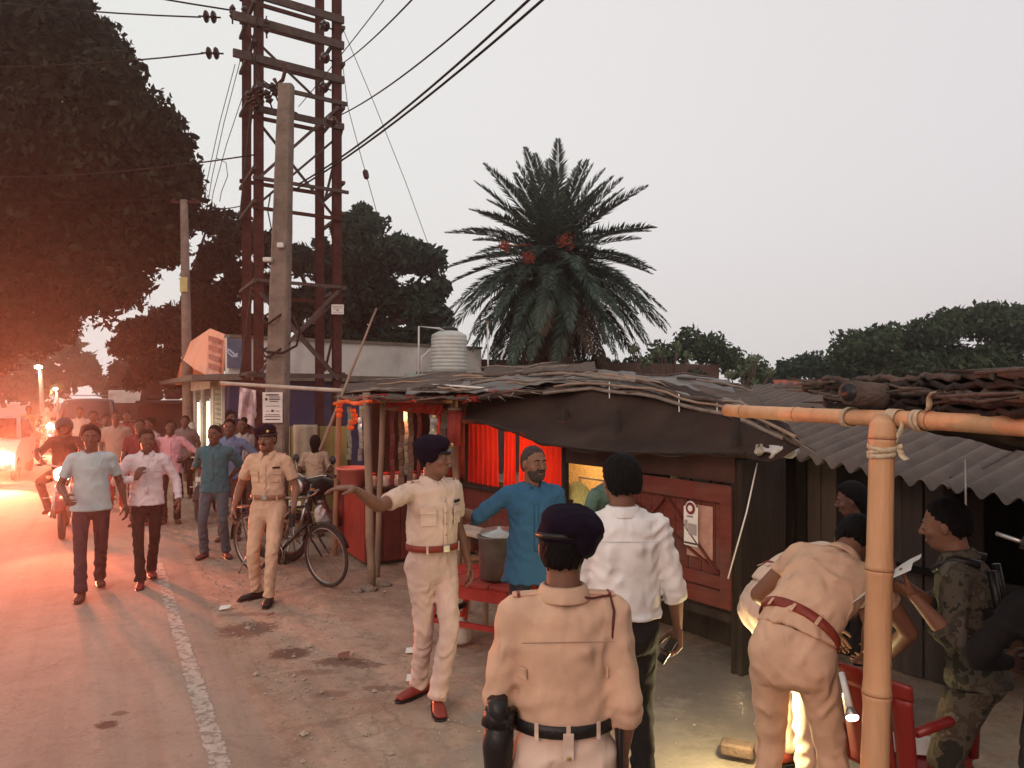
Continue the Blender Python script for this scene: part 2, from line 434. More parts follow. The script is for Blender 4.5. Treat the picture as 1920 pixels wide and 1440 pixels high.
def person(label, x, y, yaw, h=1.70, q=1, P=(0, 0, .94), lean=0.0, side_lean=0.0, shy=0.0, look=(0, 0), arms=None, legs=None,
           skin=0, shirt=None, pants=None, shoes=None, hair='short', hat=None, belt=None, fat=1.0, z0=0.0,
           beard=None, moustache=False, group=None, officer=False, feet=True, name='person'):
    """q: detail 0 far .. 2 near.  yaw in degrees, 0 faces +Y, 180 faces the camera; local x is the person's right"""
    s = h / 1.72; yw = R(yaw)
    t = thing(name, label, 'person', (x, y, z0), yw, group)
    WM = WMX[t.name] @ Matrix.Scale(s, 4)
    seed = abs(hash(label)) % 9973 if False else sum(ord(c) * (i + 3) for i, c in enumerate(label)) % 9973
    GH = {0: (.009, .0075, .020, .008), 1: (.0060, .0055, .013, .006), 2: (.0045, .004, .0095, .0045)}[q]
    h_head, h_hand, h_cloth, h_arm = GH
    P = np.asarray(P, float)
    U = _n((math.sin(R(side_lean)), math.sin(R(lean)) * math.cos(R(side_lean)), math.cos(R(lean)) * math.cos(R(side_lean))))
    U0 = _n(np.array((0, 0, 1.)) * .55 + U * .6)
    Lx = _n(np.array((math.cos(R(shy)), math.sin(R(shy)), 0.0)))
    Lx = _n(Lx - U * Lx.dot(U)); Fw = np.cross(U, Lx)
    def sp(v):                               # a point of the spine v metres above the pelvis
        if v <= .15: return P + U0 * v
        return P + U0 * .15 + U * (v - .15)
    def bend(v): return sp(v)
    w2l = lambda vec: np.array(((math.cos(yw) * vec[0] + math.sin(yw) * vec[1]), (-math.sin(yw) * vec[0] + math.cos(yw) * vec[1]), vec[2]))
    Nb = bend(.50); HC0 = bend(.522) + Fw * .01
    lk, lp = look
    fd = _n(Fw * math.cos(R(lk)) + Lx * -math.sin(R(lk))); up0 = U if lean < 40 else _n(U + np.array((0, 0, .8)))
    hf = _n(fd * math.cos(R(lp)) + up0 * math.sin(R(lp))); hf = _n(hf)
    hx = _n(np.cross(hf, up0)); hu = np.cross(hx, hf)
    HC = HC0 + hu * .12 + hf * .02
    Rh = np.stack([hx, hf, hu], 1)           # columns: head axes
    # ---------------- arms
    arms = arms or {}; A = {}
    for sd, key in ((1, 'R'), (-1, 'L')):
        a = dict(t=(sd * .07, .05, -.50), hint=(sd * .25, -1, 0), curl=.55, palm=None, thumb=.4, spread=0)
        a.update(arms.get(key, {}))
        sh = bend(.438) + Lx * sd * .166 * (.5 + .5 * fat)
        tt = np.asarray(a['t'], float)
        if a.get('world'): tt = w2l(tt)
        hn = np.asarray(a['hint'], float)
        if a.get('world'): hn = w2l(hn)
        el, wr = ik(sh, sh + tt, .285, .25, hn)
        D = _n(wr - el); D2 = a.get('dir')
        if D2 is not None: D2 = _n(w2l(D2) if a.get('world') else np.asarray(D2, float))
        else: D2 = D
        Pn = a['palm']
        if Pn is None: Pn = np.array((-sd * 1.0, 0, 0)) + np.array((0, -.35, 0))
        elif a.get('world'): Pn = w2l(Pn)
        A[sd] = dict(sh=sh, el=el, wr=wr, D=D2, Pn=np.asarray(Pn, float), **{k: a[k] for k in ('curl', 'thumb', 'spread')})
    # ---------------- legs
    legs = legs or {}; G = {}
    for sd, key in ((1, 'R'), (-1, 'L')):
        l = dict(a=(sd * .10, 0, .085), hint=(sd * .12, 1, 0), toe=sd * -12, pitch=0.0); l.update(legs.get(key, {}))
        hp = P + np.array((sd * .088, 0, -.04))
        if 'wa' in l: l['a'] = w2l(l['wa'])
        if 'wtoe' in l: l['toe'] = l['wtoe'] - yaw
        kn, an = ik(hp, l['a'], .43, .42, l['hint'])
        G[sd] = dict(hp=hp, kn=kn, an=an, toe=R(l['toe']), pitch=R(l['pitch']))
    shirt = shirt or {}; sl = shirt.get('sleeve', 'short'); smat = shirt.get('mat', M_khaki)
    SK = SKIN[skin]
    # ---------------- body mesh: head with face, neck, trunk core, arms and hands (one mesh)
    parts = []
    def head(Pw):
        p = (Pw - HC) @ Rh
        o = sd_ell(p, (0, -.014, .028), (.0765, .096, .092))
        o = smin(o, sd_ell(p, (0, .022, -.028), (.062, .068, .086)), .02)
        o = smin(o, sd_ell(p, (0, .040, -.078), (.044, .042, .034)), .02)
        for sx in (-1, 1):
            o = smin(o, sd_ell(p, (sx * .040, .062, -.020), (.022, .022, .022)), .014)     # cheekbones
            o = smax(o, -sd_ell(p, (sx * .031, .100, .010), (.019, .017, .013)), .010)
            o = smin(o, sd_ell(p, (sx * .031, .079, .009), (.0135, .012, .0105)), .004)    # lids
            o = smin(o, sd_ell(p, (sx * .079, -.004, -.002), (.008, .019, .031)), .006)    # ears
        o = smin(o, sd_cone(p, (-.036, .080, .030), (.036, .080, .030), .011, .011), .014)
        o = smin(o, sd_cone(p, (0, .088, .018), (0, .108, -.020), .0075, .0120), .010)
        o = smin(o, sd_cone(p, (-.011, .098, -.024), (.011, .098, -.024), .0080, .0080), .006)
        o = smin(o, sd_cone(p, (-.018, .086, -.053), (.018, .086, -.053), .0065, .0065), .006)
        o = smin(o, sd_cone(p, (-.015, .085, -.065), (.015, .085, -.065), .0070, .0070), .006)
        nk = sd_loft(Pw, [(HC - hu * .05 - hf * .022, .054, .056), (bend(.47), .060, .058)], Lx)
        return smin(o, nk, .025)
    pts = np.array([HC - .15, HC + .15, bend(.47) - .07, bend(.47) + .07])
    parts.append(nets(head, pts.min(0), pts.max(0), h_head))
    trunk = [(bend(.0), .125, .075), (bend(.2), .115, .07), (bend(.38), .13, .075), (bend(.46), .10, .05)]
    parts.append(nets(lambda Pw: sd_loft(Pw, trunk, Lx), np.min([c for c, _, _ in trunk], 0) - .15, np.max([c for c, _, _ in trunk], 0) + .15, .03))
    for sd in (1, -1):
        a = A[sd]; mid = (a['sh'] + a['el']) / 2; f1 = a['el'] * .7 + a['wr'] * .3; f2 = a['el'] * .15 + a['wr'] * .85
        hfn, hend = hand_sdf(a['wr'], a['D'], a['Pn'], sd, a['curl'], a['spread'], a['thumb'])
        st = [(a['sh'], .046, .046), (mid, .044, .046), (a['el'], .037, .038), (f1, .040, .040), (f2, .027, .024), (a['wr'] + a['D'] * .012, .025, .019)]
        Sv = np.cross(a['D'], a['Pn'])
        def armf(Pw, st=st, Sv=Sv): return sd_loft(Pw, st, Sv)
        ps = np.array([a['sh'], a['el'], a['wr']])
        long_ = sl in ('long', 'rolled')
        parts.append(nets(armf, ps.min(0) - .06, ps.max(0) + .06, h_arm * (1.8 if q == 2 else 1.4)))
        lo = np.minimum(a['wr'], hend) - .10; hi = np.maximum(a['wr'], hend) + .10
        parts.append(nets(hfn, lo, hi, h_hand))
    if pants and pants.get('bare'):
        for sd in (1, -1):
            g = G[sd]; c = (g['kn'] * .6 + g['an'] * .4)
            st = [(g['hp'], .08, .08), (g['kn'], .052, .055), (c, .052, .054), (g['an'], .033, .036)]
            ps = np.array([g['hp'], g['kn'], g['an']]); parts.append(nets(lambda Pw, st=st: sd_loft(Pw, st, Lx), ps.min(0) - .1, ps.max(0) + .1, .012))
    vv, ff, n0 = [], [], 0
    for v, f in parts:
        if len(v) == 0: continue
        vv.append(relax(v, f, 1, .4)); ff.append(f + n0); n0 += len(v)
    O('body', mesh_np(np.concatenate(vv), np.concatenate(ff), True), SK, t, WM)
    # ---------------- face parts
    def hp(a, b, c): return HC + hx * a + hf * b + hu * c
    def pieces(name, fn, ctr, rad, hh, m, it=1):
        v, f = nets(fn, np.asarray(ctr) - rad, np.asarray(ctr) + rad, hh)
        if len(v): return O(name, mesh_np(relax(v, f, it, .4), f, True), m, t, WM)
    visible = True
    for sx in (-1, 1):
        ev, ef = lathe([(.0005, -.009), (.006, -.0075), (.0088, 0), (.006, .0075), (.0005, .009)], 10)
        rot = Matrix(((-hx[0], hu[0], hf[0]), (-hx[1], hu[1], hf[1]), (-hx[2], hu[2], hf[2]))).to_4x4()
        c = hp(sx * .031, .0835, .009)
        eo = O('eye', mesh_np([(a * 1.25, b * .46, z) for a, b, z in ev], ef, True), M_eye, t, WM @ Matrix.Translation(Vector(c)) @ rot)
        iv, if_ = lathe([(.0048, -.001), (.0048, .0012), (.002, .0018)], 10)
        O('iris', mesh_np(iv, if_, True), M_iris, eo, WM @ Matrix.Translation(Vector(c + hf * .0078)) @ rot)
        T('eyebrow', [hp(sx * .014, .095, .030), hp(sx * .030, .094, .035), hp(sx * .049, .082, .031)], [.0035, .0042, .0022], M_hair, t, 6, True, True)
    for o in [c for c in t.children if c.name.startswith('eyebrow')]: o.matrix_basis = Matrix.Scale(s, 4)
    if q > 0:
        lo_ = T('lips', [hp(-.022, .0860, -.0595), hp(-.010, .0915, -.0585), hp(0, .0925, -.059), hp(.010, .0915, -.0585), hp(.022, .0860, -.0595)], [.002, .0052, .0056, .0052, .002], M_lip, t, 6, True, True)
        lo_.matrix_basis = Matrix.Scale(s, 4)
    if moustache:
        mo = T('moustache', [hp(-.026, .088, -.050), hp(-.012, .098, -.044), hp(0, .100, -.042), hp(.012, .098, -.044), hp(.026, .088, -.050)], [.003, .006, .0055, .006, .003], beard or M_hair, t, 6, True, True)
        mo.matrix_basis = Matrix.Scale(s, 4)
    if beard is not None:
        def bf(Pw):
            p = (Pw - HC) @ Rh
            o = smin(sd_ell(p, (0, .022, -.030), (.065, .072, .090)), sd_ell(p, (0, .042, -.080), (.048, .046, .040)), .02)
            o = smax(o, half(p, (0, 0, -.048), (0, -.35, 1)), .01)
            o = smax(o, -half(p, (0, .0, 0), (0, 1, 0)), .01)
            return o + .002 * np.sin(p[:, 0] * 400) * np.sin(p[:, 2] * 380)
        pieces('beard', bf, HC - hu * .06, .13, h_head, beard)
    # ---------------- hair and hats
    hm = M_greyhair if hair in ('grey', 'greybald') else M_hair
    if hair:
        th = {'short': .012, 'full': .020, 'grey': .007, 'long': .022, 'crop': .006}.get(hair, .012)
        def hf_(Pw):
            p = (Pw - HC) @ Rh
            o = sd_ell(p, (0, -.016, .030), (.0765 + th * .7, .096 + th, .092 + th))
            o = smin(o, sd_ell(p, (0, -.050, -.015), (.062 + th, .052 + th, .065)), .02)
            jag = .004 * np.sin(p[:, 0] * 210 + 2 * np.sin(p[:, 2] * 170)) + .004 * np.sin(p[:, 2] * 260 + p[:, 0] * 90) + .003 * np.sin(p[:, 0] * 430)
            o = smax(o, jag + half(p, (0, .064, .097), (0, .80, -.60)), .010)
            o = smax(o, jag + half(p, (0, .012, .0), (0, .92, -.38)) - .018, .006)
            if hair != 'long': o = smax(o, jag - half(p, (0, 0, -.072), (0, .25, 1)), .01)
            else: o = smin(o, sd_loft(p, [((0, -.06, -.0), .075, .05), ((0, -.075, -.13), .065, .04), ((0, -.08, -.26), .04, .025)], (1, 0, 0)), .03)
            ang = np.arctan2(p[:, 0], p[:, 1] + .02)
            return o + .0012 * np.sin(ang * 23 + p[:, 2] * 90 + 2 * np.sin(p[:, 2] * 60)) + .0011 * np.sin(ang * 37 - p[:, 2] * 130 + p[:, 1] * 110) + .0014 * np.sin(p[:, 0] * 90 + 2 * np.sin(p[:, 2] * 80)) * np.sin(p[:, 1] * 100)
        pieces('hair', hf_, HC - hu * (.03 if hair != 'long' else .09), .17 if hair != 'long' else .24, h_head, hm, 1)
    if hat == 'beret':
        def bfn(Pw):
            p = (Pw - HC) @ Rh
            tl = p.copy(); a = .20; tl[:, 2] = p[:, 2] * math.cos(a) + p[:, 0] * math.sin(a); tl[:, 0] = p[:, 0] * math.cos(a) - p[:, 2] * math.sin(a)
            o = sd_ell(tl, (.010, -.012, .098), (.106, .124, .060))
            o = smin(o, sd_ell(tl, (.068, -.02, .052), (.046, .084, .062)), .035)
            b = smax(sd_ell(p, (0, -.012, .030), (.090, .111, .110)), -half(p, (0, 0, .052), (0, -.10, 1)), .006)
            o = smin(o, b, .018)
            return o + folds(p * 1.5, seed, .0035)
        br = pieces('beret', bfn, HC + hu * .08, .19, h_head * 1.1, M_beret, 2)
        bn, bfa = lathe([(1.0, -.009), (1.03, -.009), (1.03, .009), (1.0, .009)], 28)
        rot = Matrix(((hx[0], hf[0], hu[0]), (hx[1], hf[1], hu[1]), (hx[2], hf[2], hu[2]))).to_4x4()
        O('band', mesh_np([(a * .0925, b * .1130, c) for a, b, c in bn], bfa, True), M_leather_b, br,
          WM @ Matrix.Translation(Vector(HC + hu * .052 - hf * .012)) @ rot @ Matrix.Rotation(R(-6), 4, 'X'))
        if q > 0:
            bb, bf2 = lathe([(.0005, 0), (.016, 0), (.014, .005), (.0005, .006)], 10)
            O('badge', mesh_np(bb, bf2, True), M_brass, br, WM @ Matrix.Translation(Vector(HC + hu * .085 + hf * .096 - hx * .048)) @ rot @ Matrix.Rotation(R(-72), 4, 'X'))
    if hat == 'helmet':
        def hfn(Pw):
            p = (Pw - HC) @ Rh
            o = sd_ell(p, (0, -.01, .02), (.125, .145, .135))
            return smax(o, -sd_ell(p, (0, .13, -.015), (.085, .08, .060)), .015)
        pieces('helmet', hfn, HC, .2, .012, mat('dark_helmet_shell', (.03, .02, .02), .25, .1, bump=0), 2)
    if hat == 'cap':
        def cfn(Pw):
            p = (Pw - HC) @ Rh
            o = smax(sd_ell(p, (0, -.014, .030), (.088, .108, .108)), -half(p, (0, 0, .045), (0, 0, 1)), .006)
            return smin(o, sd_loft(p, [((0, .07, .052), .068, .006), ((0, .15, .040), .055, .006)], (1, 0, 0)), .006)
        pieces('cap', cfn, HC + hu * .05, .19, h_head, shirt.get('capmat', M_white), 2)
    # ---------------- shirt
    off = shirt.get('off', .014); belly = shirt.get('belly', 0.0)
    hem = shirt.get('hem', .055)
    bl = .5 if shirt.get('loose') else 0
    st = [(bend(min(hem, 0) - .05), .178 + off + bl * .03, .142 + off + bl * .02)] if hem < 0 else []
    st += [(bend(.0), .158 + off + bl * .016, .112 + off + bl * .022), (bend(.10), .150 + off + bl * .014, .108 + off + belly * .6 + bl * .012),
           (bend(.22), .148 + off, .108 + off + belly * .7), (bend(.34), .160 + off, .114 + off + belly * .2), (bend(.415), .160 + off, .100 + off), (bend(.462), .110 + off, .070 + off), (bend(.487), .060 + off, .055 + off)]
    st = [(c + Fw * (belly * .35 if 2 < i < 5 else 0), w * (fat if i < len(st) - 2 else 1), d * fat) for i, (c, w, d) in enumerate(st)]
    if hem < -.1:   # kurta skirt
        st = [(bend(0) - np.array((0, 0, -hem + .02)), .20 + off, .155 + off)] + st[1:]
    hem_p = bend(hem) if hem >= -.1 else bend(0) + np.array((0, 0, hem)); hem_n = U0 if hem >= -.1 else np.array((0, 0, 1.))
    sleeves = []
    for sd in (1, -1):
        a = A[sd]; e, w_ = a['el'], a['wr']; s0 = a['sh'] - Lx * sd * .03; s1 = a['sh'] + Lx * sd * .004
        ux = _n(e - a['sh'])
        if sl == 'short': end = a['sh'] + (e - a['sh']) * shirt.get('slen', .72); stt = [(s0, .064, .068), (s1, .0585, .062), (a['sh'] + ux * min(.09, shirt.get('slen', .72) * .13), .060, .066), (end, .058, .062)]; nrm = ux
        elif sl == 'elbow': end = e + _n(w_ - e) * .03; stt = [(s0, .064, .068), (s1, .0585, .062), ((a['sh'] + e) / 2, .059, .062), (e, .056, .058), (end + _n(w_ - e) * .03, .058, .058)]; nrm = _n(w_ - e)
        elif sl == 'rolled': end = e + (w_ - e) * .32; fx = _n(w_ - e); stt = [(s0, .062, .066), (s1, .0585, .062), ((a['sh'] + e) / 2, .056, .060), (e, .053, .055), (end - fx * .045, .052, .053), (end - fx * .035, .060, .060), (end + fx * .02, .058, .058)]; nrm = fx
        else: end = w_ - _n(w_ - e) * .01; fx = _n(w_ - e); stt = [(s0, .060, .064), (s1, .0585, .062), ((a['sh'] + e) / 2, .055, .058), (e, .051, .052), (e * .4 + w_ * .6, .045, .044), (end - fx * .05, .040, .038), (end + fx * .02, .040, .036)]; nrm = fx
        sleeves.append((stt, end, nrm, s0))
    def shf(Pw):
        o = sd_loft(Pw, st, Lx)
        o = smax(o, -half(Pw, hem_p, hem_n), .006)
        for stt, end, nrm, s0 in sleeves:
            Lr = Lx if abs(np.dot(nrm, Lx)) < .8 else (0, 0, 1)
            if sl == 'short': k = smax(sd_loft(Pw, stt, Lr), half(Pw, end, nrm), .004)
            else: k = smin(sd_loft(Pw, stt[:4], Lx), smax(sd_loft(Pw, stt[3:], Lr), half(Pw, end, nrm), .004), .008)
            o = smin(o, k, .028)
        o = smax(o, -sd_loft(Pw, [(bend(.47) + Fw * .004, .056, .054), (bend(.56) + Fw * .01, .062, .062)], Lx), .008)
        return o + folds(Pw, seed + 3, shirt.get('fold', .0055))
    pp = np.array([c for c, _, _ in st] + [c for z_ in sleeves for c, _, _ in z_[0]])
    v, f = nets(shf, pp.min(0) - .24, pp.max(0) + .14, h_cloth)
    so = O('shirt', mesh_np(relax(v, f, 1, .35), f, True), smat, t, WM)
    # collar: a folded band round the neck, open at the throat
    if shirt.get('collar', True):
        nn = 30; cv = []; rows = [(.064, -.022), (.066, .012), (.070, .024), (.078, .018), (.096, -.020), (.094, -.026)]
        for i in range(nn + 1):
            th = R(-158 + 316 * i / nn)
            fr = max(0, abs(math.degrees(th)) - 115) / 43
            for r_, z_ in rows:
                rr = r_ + (fr * .014 if z_ < 0 and r_ > .08 else 0)
                p = bend(.497) + (Lx * math.sin(th) * rr * .97 - Fw * (math.cos(th) * rr)) + U * (z_ + .012 - fr * (.022 if r_ < .09 else .046)) + Fw * .004
                cv.append(p)
        me = gridm(np.array(cv).reshape(nn + 1, len(rows), 3)); co = O('collar', me, smat, t, WM); solid(co, .0035)
    def torso_pt(vv_, ang, extra=0.0):
        """point on the shirt surface: height above pelvis and angle from the front (deg)"""
        ks = [(.0, 0), (.10, 1), (.22, 2), (.34, 3), (.415, 4)]
        base = st[1:] if hem < 0 else st
        import bisect
        for (v0, i0), (v1, i1) in zip(ks[:-1], ks[1:]):
            if v0 <= vv_ <= v1: break
        tt = (vv_ - v0) / (v1 - v0); w_ = base[i0][1] * (1 - tt) + base[i1][1] * tt; d_ = base[i0][2] * (1 - tt) + base[i1][2] * tt
        c_ = base[i0][0] * (1 - tt) + base[i1][0] * tt; a_ = R(ang)
        nrm = _n(Lx * math.sin(a_) / w_ + Fw * math.cos(a_) / d_)
        return c_ + Lx * math.sin(a_) * (w_ + extra) + Fw * math.cos(a_) * (d_ + extra), nrm
    def plate(nm, vv_, ang, w, hgt, th, m, par=t, ex=.001):
        c, n_ = torso_pt(vv_, ang, ex); z_ = Vector(n_); x_ = Vector(U).cross(z_).normalized(); y_ = z_.cross(x_)
        M_ = WM @ Matrix.Translation(Vector(c)) @ Matrix((x_, y_, z_)).transposed().to_4x4()
        me = boxm((w, hgt, th), min(.002, th * .4))
        if me.materials and me.materials[0] != m: me = me.copy(); me.materials.clear()
        return O(nm, me, m, par, M_)
    if q > 0 and shirt.get('placket', True):
        pl = []
        for i in range(9):
            c, n_ = torso_pt(.06 + .345 * i / 8, 0, .0035); pl.append([c - Lx * .014, c + Lx * .014])
        solid(O('placket', gridm(np.array(pl)), smat, t, WM), .002)
        for i in range(5): plate('button', .10 + .07 * i, 0, .008, .008, .003, M_leather_r if officer else smat, ex=.007)
        if shirt.get('pocket', True):
            for an in ((-38, 38) if officer else (-38,)):
                pk = plate('pocket', .285, an, .10, .11, .004, smat, ex=.002)
                plate('pocket_flap', .325, an, .105, .04, .005, smat, ex=.006)
    if officer:
        for sd in (1, -1):
            a = A[sd]; p0 = bend(.503) + Lx * sd * .075; p1 = a['sh'] + Lx * sd * .008 + U * .059
            z_ = Vector(p1 - p0); y_ = Vector(Fw); L_ = z_.length
            Mb = Matrix.Translation(Vector((p0 + p1) / 2 + U * .002)) @ basis(z_, Vector(np.cross(p1 - p0, Fw)) * -sd).to_4x4()
            me = boxm((.046, .010, round(L_, 3)), .003)
            if me.materials and me.materials[0] != smat: me = me.copy(); me.materials.clear()
            ep = O('epaulette', me, smat, t, WM @ Mb)
            if q > 0:
                me = boxm((.048, .013, .012), .002)
                if me.materials: me = me.copy(); me.materials.clear()
                O('rank_slide', me, M_leather_r, ep, WM @ Mb @ Matrix.Translation((0, 0, L_ * .3)))
        plate('name_plate', .372, -38, .075, .018, .004, M_leather_b, ex=.004)
    # ---------------- trousers
    if pants is not None and not pants.get('bare'):
        pm = pants.get('mat', M_khaki_p); pw = pants.get('w', 1.0); cuff = pants.get('cuff', .055)
        hst = [(bend(.10), .150, .106), (P + U0 * .0, .163, .118), (P - np.array((0, 0, .09)), .150, .115)]
        hst = [(c, w * fat, d * fat) for c, w, d in hst]
        lst = []
        for sd in (1, -1):
            g = G[sd]; kn, an = g['kn'], g['an']; sh_ = _n(an - kn); up_ = _n(kn - g['hp'])
            e_ = an + sh_ * .02
            lst.append(([(g['hp'] - up_ * .02, .088 * pw, .100 * pw), (g['hp'] + up_ * .12, .084 * pw, .094 * pw), ((g['hp'] + kn) / 2 + up_ * .03, .073 * pw, .078 * pw), (kn, .062 * pw, .066 * pw),
                         (kn * .6 + an * .4, .060 * pw, .066 * pw), (an - sh_ * .06, cuff + .004, cuff + .008), (e_ + sh_ * .02, cuff + .006, cuff + .012)], e_, sh_))
        top = bend(min(.09, hem + .004) if hem > -.1 else .05)
        def pf(Pw):
            o = sd_loft(Pw, hst, (1, 0, 0))
            for l_, e_, n_ in lst:
                k = smax(sd_loft(Pw, l_, (1, 0, 0)), half(Pw, e_, n_), .005); o = smin(o, k, .022)
            for sd in (1, -1): o = smin(o, sd_ell(Pw, P + np.array((sd * .072, -.056, -.055)), (.080 * fat, .064 * fat, .085)), .05)
            o = smax(o, half(Pw, top, U0), .004)
            amp = .0045 + .004 * np.clip((.5 - Pw[:, 2]) / .4, 0, 1)
            return o + folds(Pw * np.array((1, 1, 1.0)), seed + 11, 1.0) * amp
        pp = np.array([c for c, _, _ in hst] + [c for l_ in lst for c, _, _ in l_[0]])
        v, f = nets(pf, pp.min(0) - .15, pp.max(0) + .15, h_cloth)
        po = O('trousers', mesh_np(relax(v, f, 1, .35), f, True), pm, t, WM)
        if belt is not None:
            bw = .021; rows = [(0, -bw), (.005, -bw + .002), (.005, bw - .002), (0, bw)]; cv = []; n_ = 36
            c_ = bend(.085)
            for i in range(n_ + 1):
                th = 2 * math.pi * i / n_
                for e_, z_ in rows:
                    cv.append(c_ + Lx * math.sin(th) * (.1585 * fat + .013 + e_) + Fw * math.cos(th) * (.1145 * fat + belly * .45 + .013 + e_) + Fw * belly * .2 + U0 * z_)
            O('belt', gridm(np.array(cv).reshape(n_ + 1, 4, 3)), belt, t, WM)
            zc = c_ + Fw * (.1145 * fat + belly * .65 + .021)
            z_ = Vector(Fw); x_ = Vector(-Lx); M_ = WM @ Matrix.Translation(Vector(zc)) @ Matrix((x_, Vector(U), z_)).transposed().to_4x4()
            me = boxm((.05, .044, .007), .003)
            if not me.materials or me.materials[0] != M_steel: me = me.copy(); me.materials.clear()
            O('buckle', me, M_steel, t, M_)
            for an in (145, -145, 180, 40, -40):
                th = R(an); cc = c_ + Lx * math.sin(th) * (.1585 * fat + .021) + Fw * (math.cos(th) * (.1145 * fat + belly * .45 + .021) + belly * .2)
                nn_ = Vector(_n(Lx * math.sin(th) / .158 + Fw * math.cos(th) / .11)); xx = Vector(U).cross(nn_).normalized()
                M_ = WM @ Matrix.Translation(Vector(cc)) @ Matrix((xx, nn_.cross(xx), nn_)).transposed().to_4x4()
                me = boxm((.014, .058, .004), .001)
                if not me.materials or me.materials[0] != pm: me = me.copy(); me.materials.clear()
                O('belt_loop', me, pm, t, M_)
    # ---------------- shoes
    if feet and shoes is not None:
        for sd in (1, -1):
            g = G[sd]; an = g['an']; a_ = g['toe']; fwd = np.array((-math.sin(a_), math.cos(a_), 0.)); lat = np.array((fwd[1], -fwd[0], 0))
            cp, sp_ = math.cos(g['pitch']), math.sin(g['pitch'])
            fv = fwd * cp + np.array((0, 0, -sp_)); uv = np.array((0, 0, cp)) + fwd * sp_
            def L2(a, b, c): return an + lat * a + fv * b + uv * (c - .085)
            def ff_(Pw):
                o = sd_loft(Pw, [(L2(0, -.062, .036), .034, .030), (L2(0, .02, .036), .036, .032), (L2(.002 * sd, .11, .030), .046, .025), (L2(.004 * sd, .170, .024), .036, .018)], lat)
                o = smin(o, sd_loft(Pw, [(L2(0, -.03, .045), .034, .036), (L2(0, -.015, .10), .034, .038)], lat), .02)
                return smax(o, -half(Pw, L2(0, 0, .012), uv), .004)
            c_ = L2(0, .05, .05); v, f = nets(ff_, c_ - .19, c_ + .19, .012 if q == 0 else .008)
            sho = O('shoe', mesh_np(relax(v, f, 1), f, True), shoes, t, WM)
            v2, f2 = nets(lambda Pw: smax(smax(sd_loft(Pw, [(L2(0, -.065, .01), .037, .037), (L2(0, .11, .01), .049, .049), (L2(0, .172, .01), .039, .039)], lat), half(Pw, L2(0, 0, .014), uv), .003), -half(Pw, L2(0, 0, .0), uv), .003), c_ - .2, c_ + .2, .012 if q == 0 else .008)
            if len(v2): O('sole', mesh_np(relax(v2, f2, 1, .2), f2, True), M_leather_b, sho, WM)
    t['_h'] = 1
    del t['_h']
    return t, dict(A=A, G=G, WM=WM, bend=bend, Lx=Lx, Fw=Fw, U=U, HC=HC, plate=plate, s=s, torso=torso_pt)
